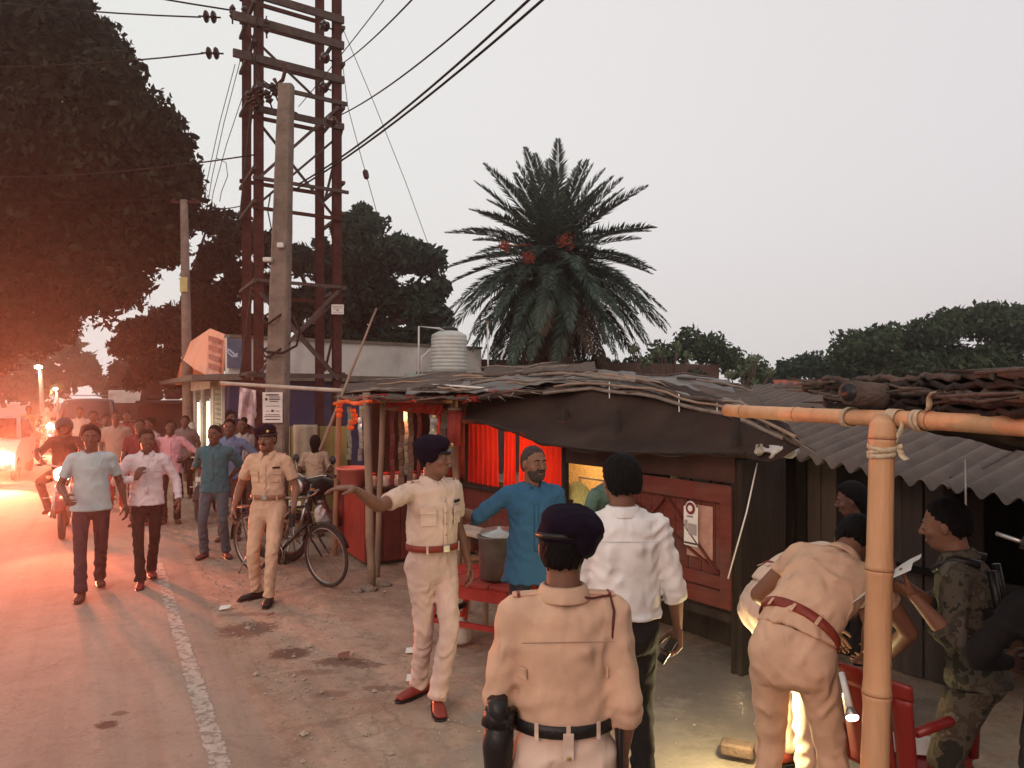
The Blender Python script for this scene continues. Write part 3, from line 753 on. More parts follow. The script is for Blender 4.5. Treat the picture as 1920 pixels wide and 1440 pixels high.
# ------------------------------------------------------------------ ground, road, line
def ground_material(name, base, base2, stains, asphalt=False):
    m = bpy.data.materials.new(name); m.use_nodes = True; nt = m.node_tree; N, L = nt.nodes, nt.links
    b = N['Principled BSDF']; b.inputs['Roughness'].default_value = .95; b.inputs['Specular IOR Level'].default_value = .15
    g = N.new('ShaderNodeNewGeometry'); pos = g.outputs['Position']
    def noise(sc, det=8, ro=.62, dist=0.0, vec=pos):
        n = N.new('ShaderNodeTexNoise'); n.inputs['Scale'].default_value = sc; n.inputs['Detail'].default_value = det
        n.inputs['Roughness'].default_value = ro; n.inputs['Distortion'].default_value = dist; L.new(vec, n.inputs['Vector']); return n.outputs[0]
    def ramp(v, a, c1, bb, c2):
        r = N.new('ShaderNodeValToRGB'); L.new(v, r.inputs[0]); r.color_ramp.elements[0].position = a; r.color_ramp.elements[1].position = bb
        r.color_ramp.elements[0].color = (*c1, 1); r.color_ramp.elements[1].color = (*c2, 1); return r.outputs[0]
    def rng(v, a, bb, lo=0., hi=1.):
        r = N.new('ShaderNodeMapRange'); r.interpolation_type = 'SMOOTHSTEP'; r.inputs[1].default_value = a; r.inputs[2].default_value = bb
        r.inputs[3].default_value = lo; r.inputs[4].default_value = hi; L.new(v, r.inputs[0]); return r.outputs[0]
    def mix(f, a, c, mode='MIX'):
        x = N.new('ShaderNodeMix'); x.data_type = 'RGBA'; x.blend_type = mode
        if isinstance(f, float): x.inputs[0].default_value = f
        else: L.new(f, x.inputs[0])
        L.new(a, x.inputs[6])
        if isinstance(c, tuple): x.inputs[7].default_value = (*c, 1)
        else: L.new(c, x.inputs[7])
        return x.outputs[2]
    c = ramp(noise(.9 if not asphalt else .5, 10, .66, .6), .33, base, .66, base2)
    c = mix(rng(noise(6, 8, .7), .45, .75, 0, .65 if not asphalt else .35), c, tuple(v * .58 for v in base))
    c = mix(rng(noise(2.3, 12, .75, 1.5), .54, .60, 0, .35 if not asphalt else .18), c, tuple(min(1, v * 1.25) for v in base2))
    c = mix(rng(noise(17, 6, .8), .58, .66, 0, .5), c, tuple(v * .5 for v in base))
    c = mix(rng(noise(38, 4, .7), .52, .72, 0, .35), c, tuple(min(1, v * 1.35) for v in base2))
    vo = N.new('ShaderNodeTexVoronoi'); vo.feature = 'DISTANCE_TO_EDGE'; vo.inputs['Scale'].default_value = .75; va = N.new('ShaderNodeVectorMath'); va.operation = 'MULTIPLY_ADD'
    nn = N.new('ShaderNodeTexNoise'); nn.inputs['Scale'].default_value = 2.5; nn.inputs['Detail'].default_value = 7; L.new(pos, nn.inputs['Vector']); L.new(nn.outputs['Color'], va.inputs[0]); va.inputs[1].default_value = (.9, .9, 0); L.new(pos, va.inputs[2]); L.new(va.outputs[0], vo.inputs['Vector'])
    c = mix(rng(vo.outputs['Distance'], .003, .013, .15 if asphalt else .26, 0), c, tuple(v * .4 for v in base))
    # streaks left by tyres, along the road
    mp = N.new('ShaderNodeMapping'); mp.inputs['Rotation'].default_value = (0, 0, R(-27.9)); L.new(pos, mp.inputs[0])
    m2 = N.new('ShaderNodeMapping'); m2.inputs['Scale'].default_value = (2.6, .10, 1); L.new(mp.outputs[0], m2.inputs[0])
    c = mix(rng(noise(1.6, 6, .6, 0, m2.outputs[0]), .42, .70, 0, .42), c, tuple(v * .70 for v in base))
    for (x, y, rx, ry, col, amt) in stains:
        vm = N.new('ShaderNodeVectorMath'); vm.operation = 'SUBTRACT'; L.new(pos, vm.inputs[0]); vm.inputs[1].default_value = (x, y, 0)
        vs = N.new('ShaderNodeVectorMath'); vs.operation = 'MULTIPLY'; L.new(vm.outputs[0], vs.inputs[0]); vs.inputs[1].default_value = (1 / rx, 1 / ry, 0)
        ln = N.new('ShaderNodeVectorMath'); ln.operation = 'LENGTH'; L.new(vs.outputs[0], ln.inputs[0])
        ad = N.new('ShaderNodeMath'); ad.operation = 'MULTIPLY_ADD'; L.new(noise(7 / max(rx, .3), 5, .6), ad.inputs[0]); ad.inputs[1].default_value = 1.5; L.new(ln.outputs['Value'], ad.inputs[2])
        c = mix(rng(ad.outputs[0], 1.45, 1.95, amt, 0), c, col)
    L.new(c, b.inputs['Base Color'])
    bp = N.new('ShaderNodeBump'); bp.inputs['Strength'].default_value = .55 if not asphalt else .3; bp.inputs['Distance'].default_value = .03
    L.new(noise(9, 12, .72), bp.inputs['Height']); b2 = N.new('ShaderNodeBump'); b2.inputs['Strength'].default_value = .35; b2.inputs['Distance'].default_value = .006
    L.new(noise(120, 3, .7), b2.inputs['Height']); L.new(bp.outputs[0], b2.inputs['Normal']); L.new(b2.outputs[0], b.inputs['Normal'])
    return m

def gp(px, py): z = gz(py); return ((px - 960) / FPX * z, z)
st_ = []
for px, py, rx, ry, amt in ((465, 1178, .26, .22, .75), (545, 1226, .17, .13, .8), (640, 1243, .22, .10, .7), (690, 1247, .12, .08, .6), (620, 1300, .12, .07, .5), (585, 1262, .2, .06, .4), (470, 1150, .3, .06, .4), (720, 1290, .16, .05, .5)):
    x, y = gp(px, py); st_.append((x, y, rx, ry, (.10, .050, .036), amt))
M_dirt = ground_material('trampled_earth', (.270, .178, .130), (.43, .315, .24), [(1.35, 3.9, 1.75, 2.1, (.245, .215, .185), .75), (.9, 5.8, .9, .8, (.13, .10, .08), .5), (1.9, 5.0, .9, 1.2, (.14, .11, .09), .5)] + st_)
M_road = ground_material('dusty_asphalt', (.285, .200, .155), (.375, .275, .22), [(*gp(200, 1362), .07, .06, (.07, .03, .02), .8), (*gp(225, 1340), .05, .04, (.1, .05, .03), .6)], True)
M_slab = ground_material('worn_cement', (.25, .215, .18), (.37, .32, .27), [(*gp(1200, 1240), .7, .5, (.13, .095, .075), .5)])

def sheet(name, fn, nu, nv, m):
    pts = np.array([[fn(i / nu, j / nv) for j in range(nv + 1)] for i in range(nu + 1)])
    o = O(name, gridm(pts), m); tag(o, kind='structure'); return o
def hn(x, y, s=1.0): return mnoise.noise(Vector((x * s, y * s, 3.1)))
def shoulder_z(x, y):
    v = x * RN.x + y * RN.y
    k = max(0, min(1, (v - .95) / .5)); f = 1 if abs(x) < 40 and abs(y) < 60 else 0
    return -.012 - .02 * (1 - k) * 0 + f * k * (.022 * hn(x, y, .9) + .010 * hn(x, y, 3.3) + .012 + .004 * hn(x, y, 9))
# one ground sheet, finer close by
us = [-160, -90, -50, -25, -10] + [x * .12 for x in range(-55, 56)] + [10, 25, 50, 90, 160]
vs_ = [-160, -60, -20, -6] + [x * .12 for x in range(-10, 110)] + [15, 20, 30, 50, 90, 160]
pts = np.array([[(a, b, shoulder_z(a, b)) for b in vs_] for a in us])
tag(O('ground', gridm(pts), M_dirt), kind='structure')
def edge_v(u): return 1.02 + .10 * hn(u, 0, .7) + .05 * hn(u, 5, 3.0)
def roadpt(s, t):
    u = -30 + 180 * s
    v1 = edge_v(u); v = -6.6 + (v1 + 6.6) * t; p = road(u, v)
    return (p.x, p.y, .004 + .012 * math.sin(math.pi * t) - (.03 if t >= .999 else 0) - (.008 if t > .98 else 0))
sheet('road', roadpt, 900, 24, M_road)
# painted edge line: broken, worn strip with ragged edges
M_line = mat('worn_road_paint', (.36, .29, .24), .9, .12, 14, .15, 60, col2=(.47, .40, .345), dirt=.0)
_nt = M_line.node_tree; _N, _L = _nt.nodes, _nt.links; _g = _N.new('ShaderNodeNewGeometry'); _z = _N.new('ShaderNodeTexNoise'); _z.inputs['Scale'].default_value = 16; _z.inputs['Detail'].default_value = 8; _z.inputs['Roughness'].default_value = .75; _L.new(_g.outputs['Position'], _z.inputs['Vector'])
_r = _N.new('ShaderNodeMapRange'); _r.inputs[1].default_value = .36; _r.inputs[2].default_value = .50; _L.new(_z.outputs[0], _r.inputs[0]); _x = _N.new('ShaderNodeMixShader'); _t = _N.new('ShaderNodeBsdfTransparent'); _o = [q for q in _N if q.type == 'OUTPUT_MATERIAL'][0]
_L.new(_r.outputs[0], _x.inputs[0]); _L.new(_t.outputs[0], _x.inputs[1]); _L.new(_N['Principled BSDF'].outputs[0], _x.inputs[2]); _L.new(_x.outputs[0], _o.inputs[0])
rs = random.Random(4); lv, lf = [], []
u = 2.9
while u < 15:
    u2 = u + .5; k = len(lv); n = 30; a = []
    for i in range(n + 1):
        uu = u + (u2 - u) * i / n
        for s_ in (-1, 1):
            p = road(uu, .557 + s_ * (.055 - .018 * max(0, (uu - 8) / 7)) + rs.uniform(-.010, .010)); t_ = (p.x * RN.x + p.y * RN.y + 6.6) / (edge_v(uu) + 6.6)
            lv.append((p.x, p.y, .0062 + .012 * math.sin(math.pi * t_) + .0015))
    for i in range(n): lf.append((k + 2 * i, k + 2 * i + 1, k + 2 * i + 3, k + 2 * i + 2))
    u = u2
tag(O('road_line', mesh_np(lv, lf), M_line), kind='structure')
# cement apron before the huts
def apron(s, t):
    a = Vector((.55 + .08 * hn(s * 5, 1, 2), 6.75)); b_ = Vector((-.35, 4.55)) + Vector((.12 * hn(s * 9, 3, 1.5), 0)); c_ = Vector((.55, 2.2)); d_ = Vector((3.6, 1.9)); e_ = Vector((1.85, 6.0))
    l = (a.lerp(b_, s * 2) if s < .5 else b_.lerp(c_, s * 2 - 1)); r = e_.lerp(d_, s)
    p = l.lerp(r, t); ed = min(s, 1 - s, t, 1 - t)
    return (p.x + .05 * hn(s * 14, t * 14, 1), p.y + .05 * hn(t * 14, s * 14, 1), shoulder_z(p.x, p.y) + (.030 if ed > .001 else -.03))
# (the cement apron is part of the ground's own material)
# loose pebbles and scraps on the shoulder
pv, pf = [], []
rs = random.Random(12)
for i in range(1500):
    uu = rs.uniform(1.5, 14); vv = .95 + abs(rs.gauss(0, .9)); p = road(uu, vv)
    r = rs.uniform(.004, .013) * (1 if rs.random() < .93 else 2.2); k = len(pv); z0 = shoulder_z(p.x, p.y)
    for (a, b, c) in ((1, 0, 0), (-1, 0, 0), (0, 1, 0), (0, -1, 0), (0, 0, .8), (0, 0, -.6)):
        pv.append((p.x + a * r * rs.uniform(.7, 1.3), p.y + b * r * rs.uniform(.7, 1.3), z0 + c * r + r * .3))
    for t3 in ((0, 2, 4), (2, 1, 4), (1, 3, 4), (3, 0, 4), (2, 0, 5), (1, 2, 5), (3, 1, 5), (0, 3, 5)): pf.append(tuple(k + q for q in t3))
tag(O('pebbles', mesh_np(pv, pf), mat('pebble', (.26, .19, .15), .9, .4, 20, col2=(.42, .34, .28))), 'small loose pebbles and grit on the earth shoulder', None, None, 'stuff')
# scraps of litter
M_litter = [mat('litter_white', (.6, .57, .52), .7), mat('litter_brown', (.16, .06, .04), .8)]
for i, (px, py, s_) in enumerate(((418, 1143, .035), (506, 1157, .02), (775, 1280, .05), (640, 1240, .03), (770, 1225, .04))):
    x, y = gp(px, py); z0 = shoulder_z(x, y) + .012
    g_ = np.array([[(x + s_ * (a - 1), y + s_ * .6 * (b - 1), z0 + .010 * rs.random() + .006 * (a + b)) for b in range(4)] for a in range(4)])
    tag(O('litter', gridm(g_), M_litter[i % 2]), ['white wrapper scrap lying beside the left officer\'s feet on the roadside', 'small brown scrap on the earth in front of the left officer', 'creased white paper scrap close behind the pointing officer\'s shoes', 'brown leaf scrap lying on the dark damp patches', 'pale crumpled scrap on the earth left of the pointing officer\'s knees'][i], 'litter', 'scraps of litter on the shoulder')

# ------------------------------------------------------------------ trees
def leaf_cloud(clumps, n_per, size, seed, flat=.8, droop=0.0):
    r = np.random.RandomState(seed); A = []
    for (c, rad) in clumps:
        n = max(20, int(n_per * (rad ** 2)))
        d = r.normal(size=(n, 3)); d /= np.linalg.norm(d, axis=1)[:, None]
        rr = rad * (1 - .42 * r.rand(n) ** 1.6) * (1 + .10 * np.sin(d[:, 0] * 7 + c[0]) + .10 * np.sin(d[:, 2] * 9 + c[1]))
        p = np.asarray(c) + d * rr[:, None] * np.array((1, 1, flat)); A.append(p)
    P_ = np.concatenate(A); n = len(P_)
    a = r.normal(size=(n, 3)); a[:, 2] -= droop; a /= np.linalg.norm(a, axis=1)[:, None]
    b = np.cross(a, r.normal(size=(n, 3))); b /= np.linalg.norm(b, axis=1)[:, None] + 1e-9
    L_ = size * r.uniform(.45, 1.5, n)[:, None]; W_ = L_ * r.uniform(.38, .6, n)[:, None]
    v = np.stack([P_ - a * L_, P_ + b * W_, P_ + a * L_, P_ - b * W_], 1).reshape(-1, 3)
    return v, np.arange(n * 4).reshape(n, 4)
def ell_clumps(c, rad, n, cr, seed, shell=.55):
    r = np.random.RandomState(seed); out = []
    for i in range(n):
        d = r.normal(size=3); d /= np.linalg.norm(d); k = shell + (1 - shell) * r.rand()
        q = r.uniform(.6, 1.15) * cr
        out.append((np.asarray(c) + d * (np.asarray(rad) - q * .7) * k, q))
    return out
M_bark = mat('bark', (.10, .065, .05), .95, .3, 8, .9, 20, stretch=(1, 1, .3))
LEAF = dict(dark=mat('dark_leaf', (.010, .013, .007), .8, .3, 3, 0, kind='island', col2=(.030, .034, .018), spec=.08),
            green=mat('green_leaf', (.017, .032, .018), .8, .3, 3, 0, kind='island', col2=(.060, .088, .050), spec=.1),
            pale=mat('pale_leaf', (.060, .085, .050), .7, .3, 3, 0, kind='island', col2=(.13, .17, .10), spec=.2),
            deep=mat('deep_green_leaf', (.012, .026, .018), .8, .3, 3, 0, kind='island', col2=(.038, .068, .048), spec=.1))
def tree(name, label, clumps, leaf, base, top, tr, n_per, size, seed, group=None, limbs=7, droop=.3):
    base, top = Vector(base), Vector(top)
    t = thing(name, label, 'tree', base, 0, group); rs = random.Random(seed)
    v, f = leaf_cloud(clumps, n_per, size, seed, droop=droop)
    O('crown', mesh_np(v, f), LEAF[leaf], t)
    n = 7; pts = [base.lerp(top, i / n) + Vector((rs.uniform(-.12, .12) * i / n, rs.uniform(-.12, .12) * i / n, 0)) for i in range(n + 1)]
    pts[0] -= Vector((0, 0, .15))
    T('trunk', pts, [tr * (1.35 - i * .95 / n) if i else tr * 1.6 for i in range(n + 1)], M_bark, t, 10)
    lm = []
    for k in range(limbs):
        c, q = clumps[(k * 7919) % len(clumps)]; s_ = pts[3 + k % 4]; e_ = Vector([float(a) for a in c]); md = s_.lerp(e_, .5) + Vector((0, 0, -.3))
        lm.append(tube_vf([s_, s_.lerp(md, .6), md, md.lerp(e_, .6), e_], [tr * .5, tr * .4, tr * .32, tr * .2, tr * .07], 6))
    vv, ff = merge(lm); O('limbs', mesh_np(vv, ff, True), M_bark, t)
    return t
def pix_clumps(lst, Z, dz, seed, per=6, k=.58):
    """lobes of a crown whose lobes were measured in the photograph, spread in depth"""
    r = np.random.RandomState(seed); out = []
    for px, py, rp in lst:
        rad = rp / FPX * Z
        for i in range(per):
            zz = Z + r.uniform(-dz, dz); c = np.array(at(px, py, zz))
            d = r.normal(size=3); d /= np.linalg.norm(d); c = c + d * rad * .42 * r.rand() ** .5
            out.append((c, rad * r.uniform(k, k + .25)))
    return out
big = [(-120, 60, 170), (0, 80, 120), (90, 100, 110), (170, 135, 80), (215, 180, 80), (255, 240, 80), (300, 290, 70), (320, 350, 60), (335, 400, 45), (120, 260, 160), (0, 300, 170), (200, 340, 130), (60, 440, 150), (-120, 420, 190), (240, 440, 90), (300, 460, 60), (150, 520, 110), (20, 560, 100), (-80, 600, 120), (110, 600, 50), (60, 640, 45), (230, 530, 60), (-10, 655, 45), (20, 10, 90), (110, 30, 70), (290, 400, 70), (180, 60, 40), (225, 110, 40), (350, 330, 34)]
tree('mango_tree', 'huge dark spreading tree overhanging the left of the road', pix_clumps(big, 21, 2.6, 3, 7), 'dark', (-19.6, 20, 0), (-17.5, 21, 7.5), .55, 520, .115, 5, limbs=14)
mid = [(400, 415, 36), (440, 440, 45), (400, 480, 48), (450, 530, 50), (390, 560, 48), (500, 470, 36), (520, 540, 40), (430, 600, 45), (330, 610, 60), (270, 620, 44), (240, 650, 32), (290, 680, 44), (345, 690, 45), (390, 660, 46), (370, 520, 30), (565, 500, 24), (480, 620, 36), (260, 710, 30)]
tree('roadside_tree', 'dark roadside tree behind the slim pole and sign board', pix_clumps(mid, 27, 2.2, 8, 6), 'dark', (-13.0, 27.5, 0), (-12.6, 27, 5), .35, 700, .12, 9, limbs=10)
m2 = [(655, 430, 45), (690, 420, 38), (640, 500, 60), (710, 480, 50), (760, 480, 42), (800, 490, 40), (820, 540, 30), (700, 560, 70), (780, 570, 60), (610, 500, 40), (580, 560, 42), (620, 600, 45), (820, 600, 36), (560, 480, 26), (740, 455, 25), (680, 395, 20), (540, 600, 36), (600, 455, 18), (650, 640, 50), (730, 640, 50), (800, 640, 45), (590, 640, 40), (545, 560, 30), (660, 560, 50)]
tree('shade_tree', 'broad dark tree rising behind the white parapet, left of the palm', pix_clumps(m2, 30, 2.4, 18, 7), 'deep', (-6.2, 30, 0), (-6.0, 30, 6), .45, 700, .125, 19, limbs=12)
far = [(60, 690, 40), (110, 650, 40), (150, 690, 44), (190, 720, 26), (20, 640, 50), (-40, 690, 60), (100, 720, 40), (30, 730, 35)]
tree('distant_tree', 'hazy greyish tree far down the road behind the lamp posts', pix_clumps(far, 62, 4, 28, 7), 'green', (-39.5, 64, 0), (-39, 62, 5), .4, 40, .38, 29, limbs=5)
far = [(230, 690, 30), (265, 700, 34), (222, 728, 24), (300, 710, 34), (330, 720, 30), (205, 738, 14)]
tree('distant_tree', 'dim tree behind the dark van at the right road edge', pix_clumps(far, 48, 4, 38, 7), 'dark', (-23, 48, 0), (-23, 48, 4), .35, 200, .2, 39, limbs=5)
r1 = [(1245, 668, 38), (1290, 650, 42), (1335, 655, 42), (1375, 678, 42), (1410, 698, 40), (1215, 710, 34), (1300, 720, 50), (1150, 700, 36), (1190, 690, 30), (1120, 690, 36), (1360, 745, 40)]
tree('bushy_tree', 'rounded mid green tree right of the palm beyond the hut roof', pix_clumps(r1, 24, 1.6, 48, 6), 'green', (5.6, 24, 0), (5.6, 24, 2), .25, 600, .085, 49, limbs=8)
r2 = [(1480, 694, 32), (1520, 692, 36), (1560, 696, 38), (1455, 712, 28), (1590, 710, 34), (1500, 735, 34), (1440, 735, 24)]
tree('bushy_tree', 'low dark green tree above the red tiled scrap of roof', pix_clumps(r2, 32, 2, 58, 6), 'deep', (12.3, 32, 0), (12.3, 32, 2), .25, 450, .11, 59, limbs=6)
r3 = [(1610, 650, 44), (1660, 636, 44), (1720, 636, 50), (1770, 612, 46), (1830, 604, 46), (1890, 604, 52), (1940, 620, 60), (1640, 690, 50), (1710, 690, 50), (1790, 680, 56), (1870, 680, 60), (1585, 670, 30), (2010, 630, 70), (1860, 590, 26), (1800, 596, 24), (1960, 700, 60)]
tree('bushy_tree', 'wide green tree mass behind the thatched canopy at right', pix_clumps(r3, 28, 2.2, 68, 7), 'green', (17.5, 29, 0), (17, 28.5, 3), .35, 560, .105, 69, limbs=10)
# airy tree with thin foliage
def airy(label, lst, Z, seed, base):
    tree('airy_tree', label, pix_clumps(lst, Z, .8, seed, 5, .22), 'pale', base, (base[0], base[1], 2.4), .10, 190, .055, seed, 'thin-leaved trees beyond the huts', limbs=16, droop=.1)
airy('feathery pale thin-leaved tree between the two green trees at right', [(1395, 690, 28), (1420, 675, 24), (1440, 700, 22), (1370, 700, 20), (1410, 715, 24)], 20, 71, (6.1, 20, 0))
airy('feathery pale thin-leaved branches just right of the palm skirt', [(1240, 660, 24), (1270, 650, 22), (1210, 680, 22), (1290, 668, 18), (1190, 655, 16)], 19, 72, (3.9, 19.2, 0))

# ------------------------------------------------------------------ the palm
pc = at(1040, 492, 20); PB = Vector((1.25, 20, 0))
palm = thing('date_palm', 'tall date palm with a drooping brown skirt and orange fruit clusters', 'palm', PB)
M_palmtrunk = mat('palm_trunk_bark', (.10, .07, .055), .95, .3, 10, 1.0, 14, stretch=(1, 1, 2))
T('trunk', [PB - Vector((0, 0, .1)), PB + Vector((0, 0, 1.5)), PB.lerp(pc, .6), pc - Vector((0, 0, .5)), pc + Vector((0, 0, .1))], [.42, .36, .33, .42, .25], M_palmtrunk, palm, 14)
t2 = thing('date_palm', 'slim bare palm trunk standing just left of the thick palm', 'palm', (.68, 20.6, 0))
T('trunk', [(.68, 20.6, -.1), (.70, 20.6, 2.0), (.74, 20.6, 4.6)], [.17, .15, .13], M_palmtrunk, t2, 12)
M_frond = mat('palm_frond_green', (.024, .044, .032), .6, .3, 2, 0, kind='island', col2=(.060, .095, .070), spec=.2)
M_frondb = mat('palm_frond_dry', (.060, .044, .032), .85, .3, 2, 0, kind='island', col2=(.12, .092, .064), spec=.1)
def frond_mesh(Ln, curve, seed, lw=.018, dense=54, leafl=.34, sagk=.0):
    r = np.random.RandomState(seed); v, f = [], []
    def rp(s): return np.array((0, Ln * (s - .12 * curve * s * s), Ln * (-curve * .62 * s ** 2.1)))
    for i in range(12):
        s0, s1 = i / 12, (i + 1) / 12; a, b = rp(s0), rp(s1); w0, w1 = .022 * (1 - s0) + .004, .022 * (1 - s1) + .004; k = len(v)
        v += [a + (w0, 0, 0), a - (w0, 0, 0), a - (0, 0, w0), b + (w1, 0, 0), b - (w1, 0, 0), b - (0, 0, w1)]
        f += [(k, k + 1, k + 4, k + 3), (k + 1, k + 2, k + 5, k + 4), (k + 2, k, k + 3, k + 5)]
    for i in range(dense):
        s = .10 + .90 * i / (dense - 1); p = rp(s); tn = _n(rp(min(1, s + .02)) - rp(s - .02)); up = np.cross((1, 0, 0), tn)
        for sd in (-1, 1):
            l = leafl * (math.sin(math.pi * min(1, .18 + s * .80)) ** .6) * r.uniform(.8, 1.12)
            ang = 1.12 - .42 * s + r.uniform(-.12, .12); lift = r.uniform(.15, .55) - sagk
            d = _n(np.array((sd, 0, 0)) * math.sin(ang) + tn * math.cos(ang) + up * lift)
            wv = _n(np.cross(d, up + r.normal(size=3) * .4)) * lw; k = len(v)
            e_ = p + d * l - np.array((0, 0, l * (.12 + sagk * .5)))
            v += [p - wv * .5, p + d * l * .40 + wv, e_, p + d * l * .40 - wv]; f.append((k, k + 1, k + 2, k + 3))
    return mesh_np(np.array(v), f)
gm = [frond_mesh(3.0, c, i, lw=.022, dense=86, leafl=.50) for i, c in enumerate((.12, .25, .40, .55))]
bm_ = [frond_mesh(2.9, c, 10 + i, lw=.022, dense=76, leafl=.46, sagk=.3) for i, c in enumerate((.30, .85, 1.15))]
rs = random.Random(5)
def put_frond(me, m, az, el, roll=0.0, sc=1.0, dz=0.0):
    M = Matrix.Translation(pc + Vector((0, 0, dz))) @ Matrix.Rotation(az, 4, 'Z') @ Matrix.Rotation(el, 4, 'X') @ Matrix.Rotation(roll, 4, 'Y') @ Matrix.Scale(sc, 4)
    return O('frond', me, m, palm, M)
for k in range(78):      # golden-angle whorl from upright to level
    f_ = k / 77; az = k * 2.39996 + rs.uniform(-.15, .15); el = R(80 - 96 * f_ ** .8 + rs.uniform(-6, 6))
    put_frond(gm[min(3, int(f_ * 3.2) + rs.choice((0, 0, 1)))], M_frond, az, el, rs.uniform(-.3, .3), rs.uniform(.80, .98), .25 * (1 - f_))
for k in range(92):
    f_ = k / 91; az = k * 2.39996 * 1.01; el = R((16 - 34 * f_ if k % 3 else -34 - 34 * f_) + rs.uniform(-7, 7))
    put_frond(bm_[k % 3], M_frondb if (k % 3 == 0 or k > 34) else M_frond, az, el, rs.uniform(-.4, .4), rs.uniform(.85, 1.08), -.15 - .4 * f_)
M_fruit = mat('orange_date_fruit', (.30, .060, .032), .6, .3, 20, .2)
for (px, py, rp, zz) in ((1062, 452, 20, 18.6), (990, 483, 16, 18.4), (945, 462, 13, 18.2)):
    c = at(px, py, zz); rad = rp / FPX * zz; parts_ = []
    for k in range(90):
        d = Vector((rs.gauss(0, 1), rs.gauss(0, 1), rs.gauss(0, 1))).normalized() * rad * rs.uniform(.3, 1.0)
        q = c + Vector((d.x, d.y, d.z * .9)); rr = .022
        parts_.append(([q + Vector(a) * rr for a in ((1, 0, 0), (-1, 0, 0), (0, 1, 0), (0, -1, 0), (0, 0, 1.3), (0, 0, -1.3))], [(0, 2, 4), (2, 1, 4), (1, 3, 4), (3, 0, 4), (2, 0, 5), (1, 2, 5), (3, 1, 5), (0, 3, 5)]))
    parts_.append(tube_vf([pc, pc.lerp(c, .5) + Vector((0, 0, .25)), c], [.02, .02, .015], 6))
    vv, ff = merge(parts_); O('fruit_cluster', mesh_np(vv, ff), M_fruit, palm)
# ------------------------------------------------------------------ steel tower, poles, wires
M_rust = mat('rusted_steel', (.050, .018, .016), .9, .35, 7, .4, 60, col2=(.095, .036, .030), spec=.1)
M_rustg = mat('grey_rusty_steel', (.085, .062, .055), .8, .3, 9, .3, 60, dirt=.5, spec=.15)
M_conc = mat('pole_concrete', (.20, .155, .125), .95, .28, 5, .8, 36, dirt=.55)
M_porc = mat('brown_porcelain', (.045, .016, .012), .2, .2, bump=0)
M_wire = mat('wire', (.020, .012, .011), .9, .2, bump=0)
A_, Bq = Vector((-3.96, 12.0, 0)), Vector((-2.91, 12.75, 0)); off_ = RD * 1.15
legs = dict(A=A_, B=Bq, C=A_ + off_, D=Bq + off_)
tw = thing('pylon', 'rusty four-legged steel transformer frame above the stalls', 'pylon', (A_ + legs['D']) / 2, 0)
ax = (Bq - A_).normalized(); ay = off_.normalized(); TOP = 9.4
def ibeam(name, p, q, w, t, m, par, up):
    p, q = Vector(p), Vector(q); h = w / 2; tf = .012
    prof = [(-h, -h), (h, -h), (h, -h + tf), (tf / 2, -h + tf), (tf / 2, h - tf), (h, h - tf), (h, h), (-h, h), (-h, h - tf), (-tf / 2, h - tf), (-tf / 2, -h + tf), (-h, -h + tf)]
    Bm = basis(q - p, up); v = [p + Bm @ Vector((a, b, 0)) for a, b in prof] + [q + Bm @ Vector((a, b, 0)) for a, b in prof]
    n = 12; f = [(i, (i + 1) % n, (i + 1) % n + n, i + n) for i in range(n)] + [(0, 1, 2, 3, 10, 11), (3, 4, 9, 10), (4, 5, 6, 7, 8, 9)]
    f += [tuple(i + n for i in reversed(q_)) for q_ in [(0, 1, 2, 3, 10, 11), (3, 4, 9, 10), (4, 5, 6, 7, 8, 9)]]
    return O(name, mesh_np(v, f), m, par)
for k in 'ABCD': ibeam('leg', legs[k], legs[k] + Vector((0, 0, TOP)), .135, .1, M_rust, tw, ay)
def chan(z, ends=(.38, .12), side='A', w=.11, m=None, dz=0):
    a, b = (legs['A'], legs['B']) if side == 'A' else (legs['C'], legs['D'])
    s_ = -ay * .085 if side == 'A' else ay * .085
    return beam('crossbeam', a - ax * ends[0] + s_ + Vector((0, 0, z)), b + ax * ends[1] + s_ + Vector((0, 0, z + dz)), .05, w, m or M_rustg, tw)
def zt(py, Z): return CAMH + (HOR - py) / FPX * Z
for py, en, w in ((2, (.25, .1), .12), (52, (.40, .1), .13), (120, (.40, .1), .12)): chan(zt(py, 12.1), en, 'A', w)
chan(zt(166, 12.1), (.05, .16), 'A', .06); chan(zt(212, 12.1), (.1, .1), 'A', .10)
chan(zt(340, 12.1), (.1, .18), 'A', .05); chan(zt(395, 12.1), (.1, .06), 'A', .05, M_rust); chan(zt(532, 12.3), (.1, .14), 'A', .05); chan(zt(704, 12.2), (.2, .16), 'A', .07)
for py in (18, 60, 128, 228, 350, 560): chan(zt(py, 13.4), (.1, .1), 'C', .06, M_rust)
for k1, k2 in (('A', 'C'), ('B', 'D')):       # sides
    for py in (30, 100, 185, 330, 390, 535, 700):
        s_ = (-ax if k1 == 'A' else ax) * .085
        beam('side_bar', legs[k1] - ay * .14 + s_ + Vector((0, 0, zt(py, 12.3))), legs[k2] + ay * .12 + s_ + Vector((0, 0, zt(py, 12.3))), .05, .05, M_rustg, tw)
def brace(p, q, w=.035, m=None): beam('brace', p, q, w, w, m or M_rustg, tw)
H_ = lambda k, py, Z=12.3: legs[k] + Vector((0, 0, zt(py, Z)))
f1 = -ay * .10; f2 = ay * .10
brace(H_('A', 345) + f1, H_('B', 185) + f1, .045); brace(H_('A', 235) + f2, H_('B', 395) + f2); brace(H_('A', 390) + f2, H_('B', 240) + f2)
brace(H_('A', 555) + f1, H_('B', 712) + f1, .045); brace(H_('A', 700) + f1, H_('B', 540) + f1, .05); brace(H_('A', 690) + f2, H_('B', 560) + f2); brace(H_('A', 540) + f2, H_('B', 700) + f2)
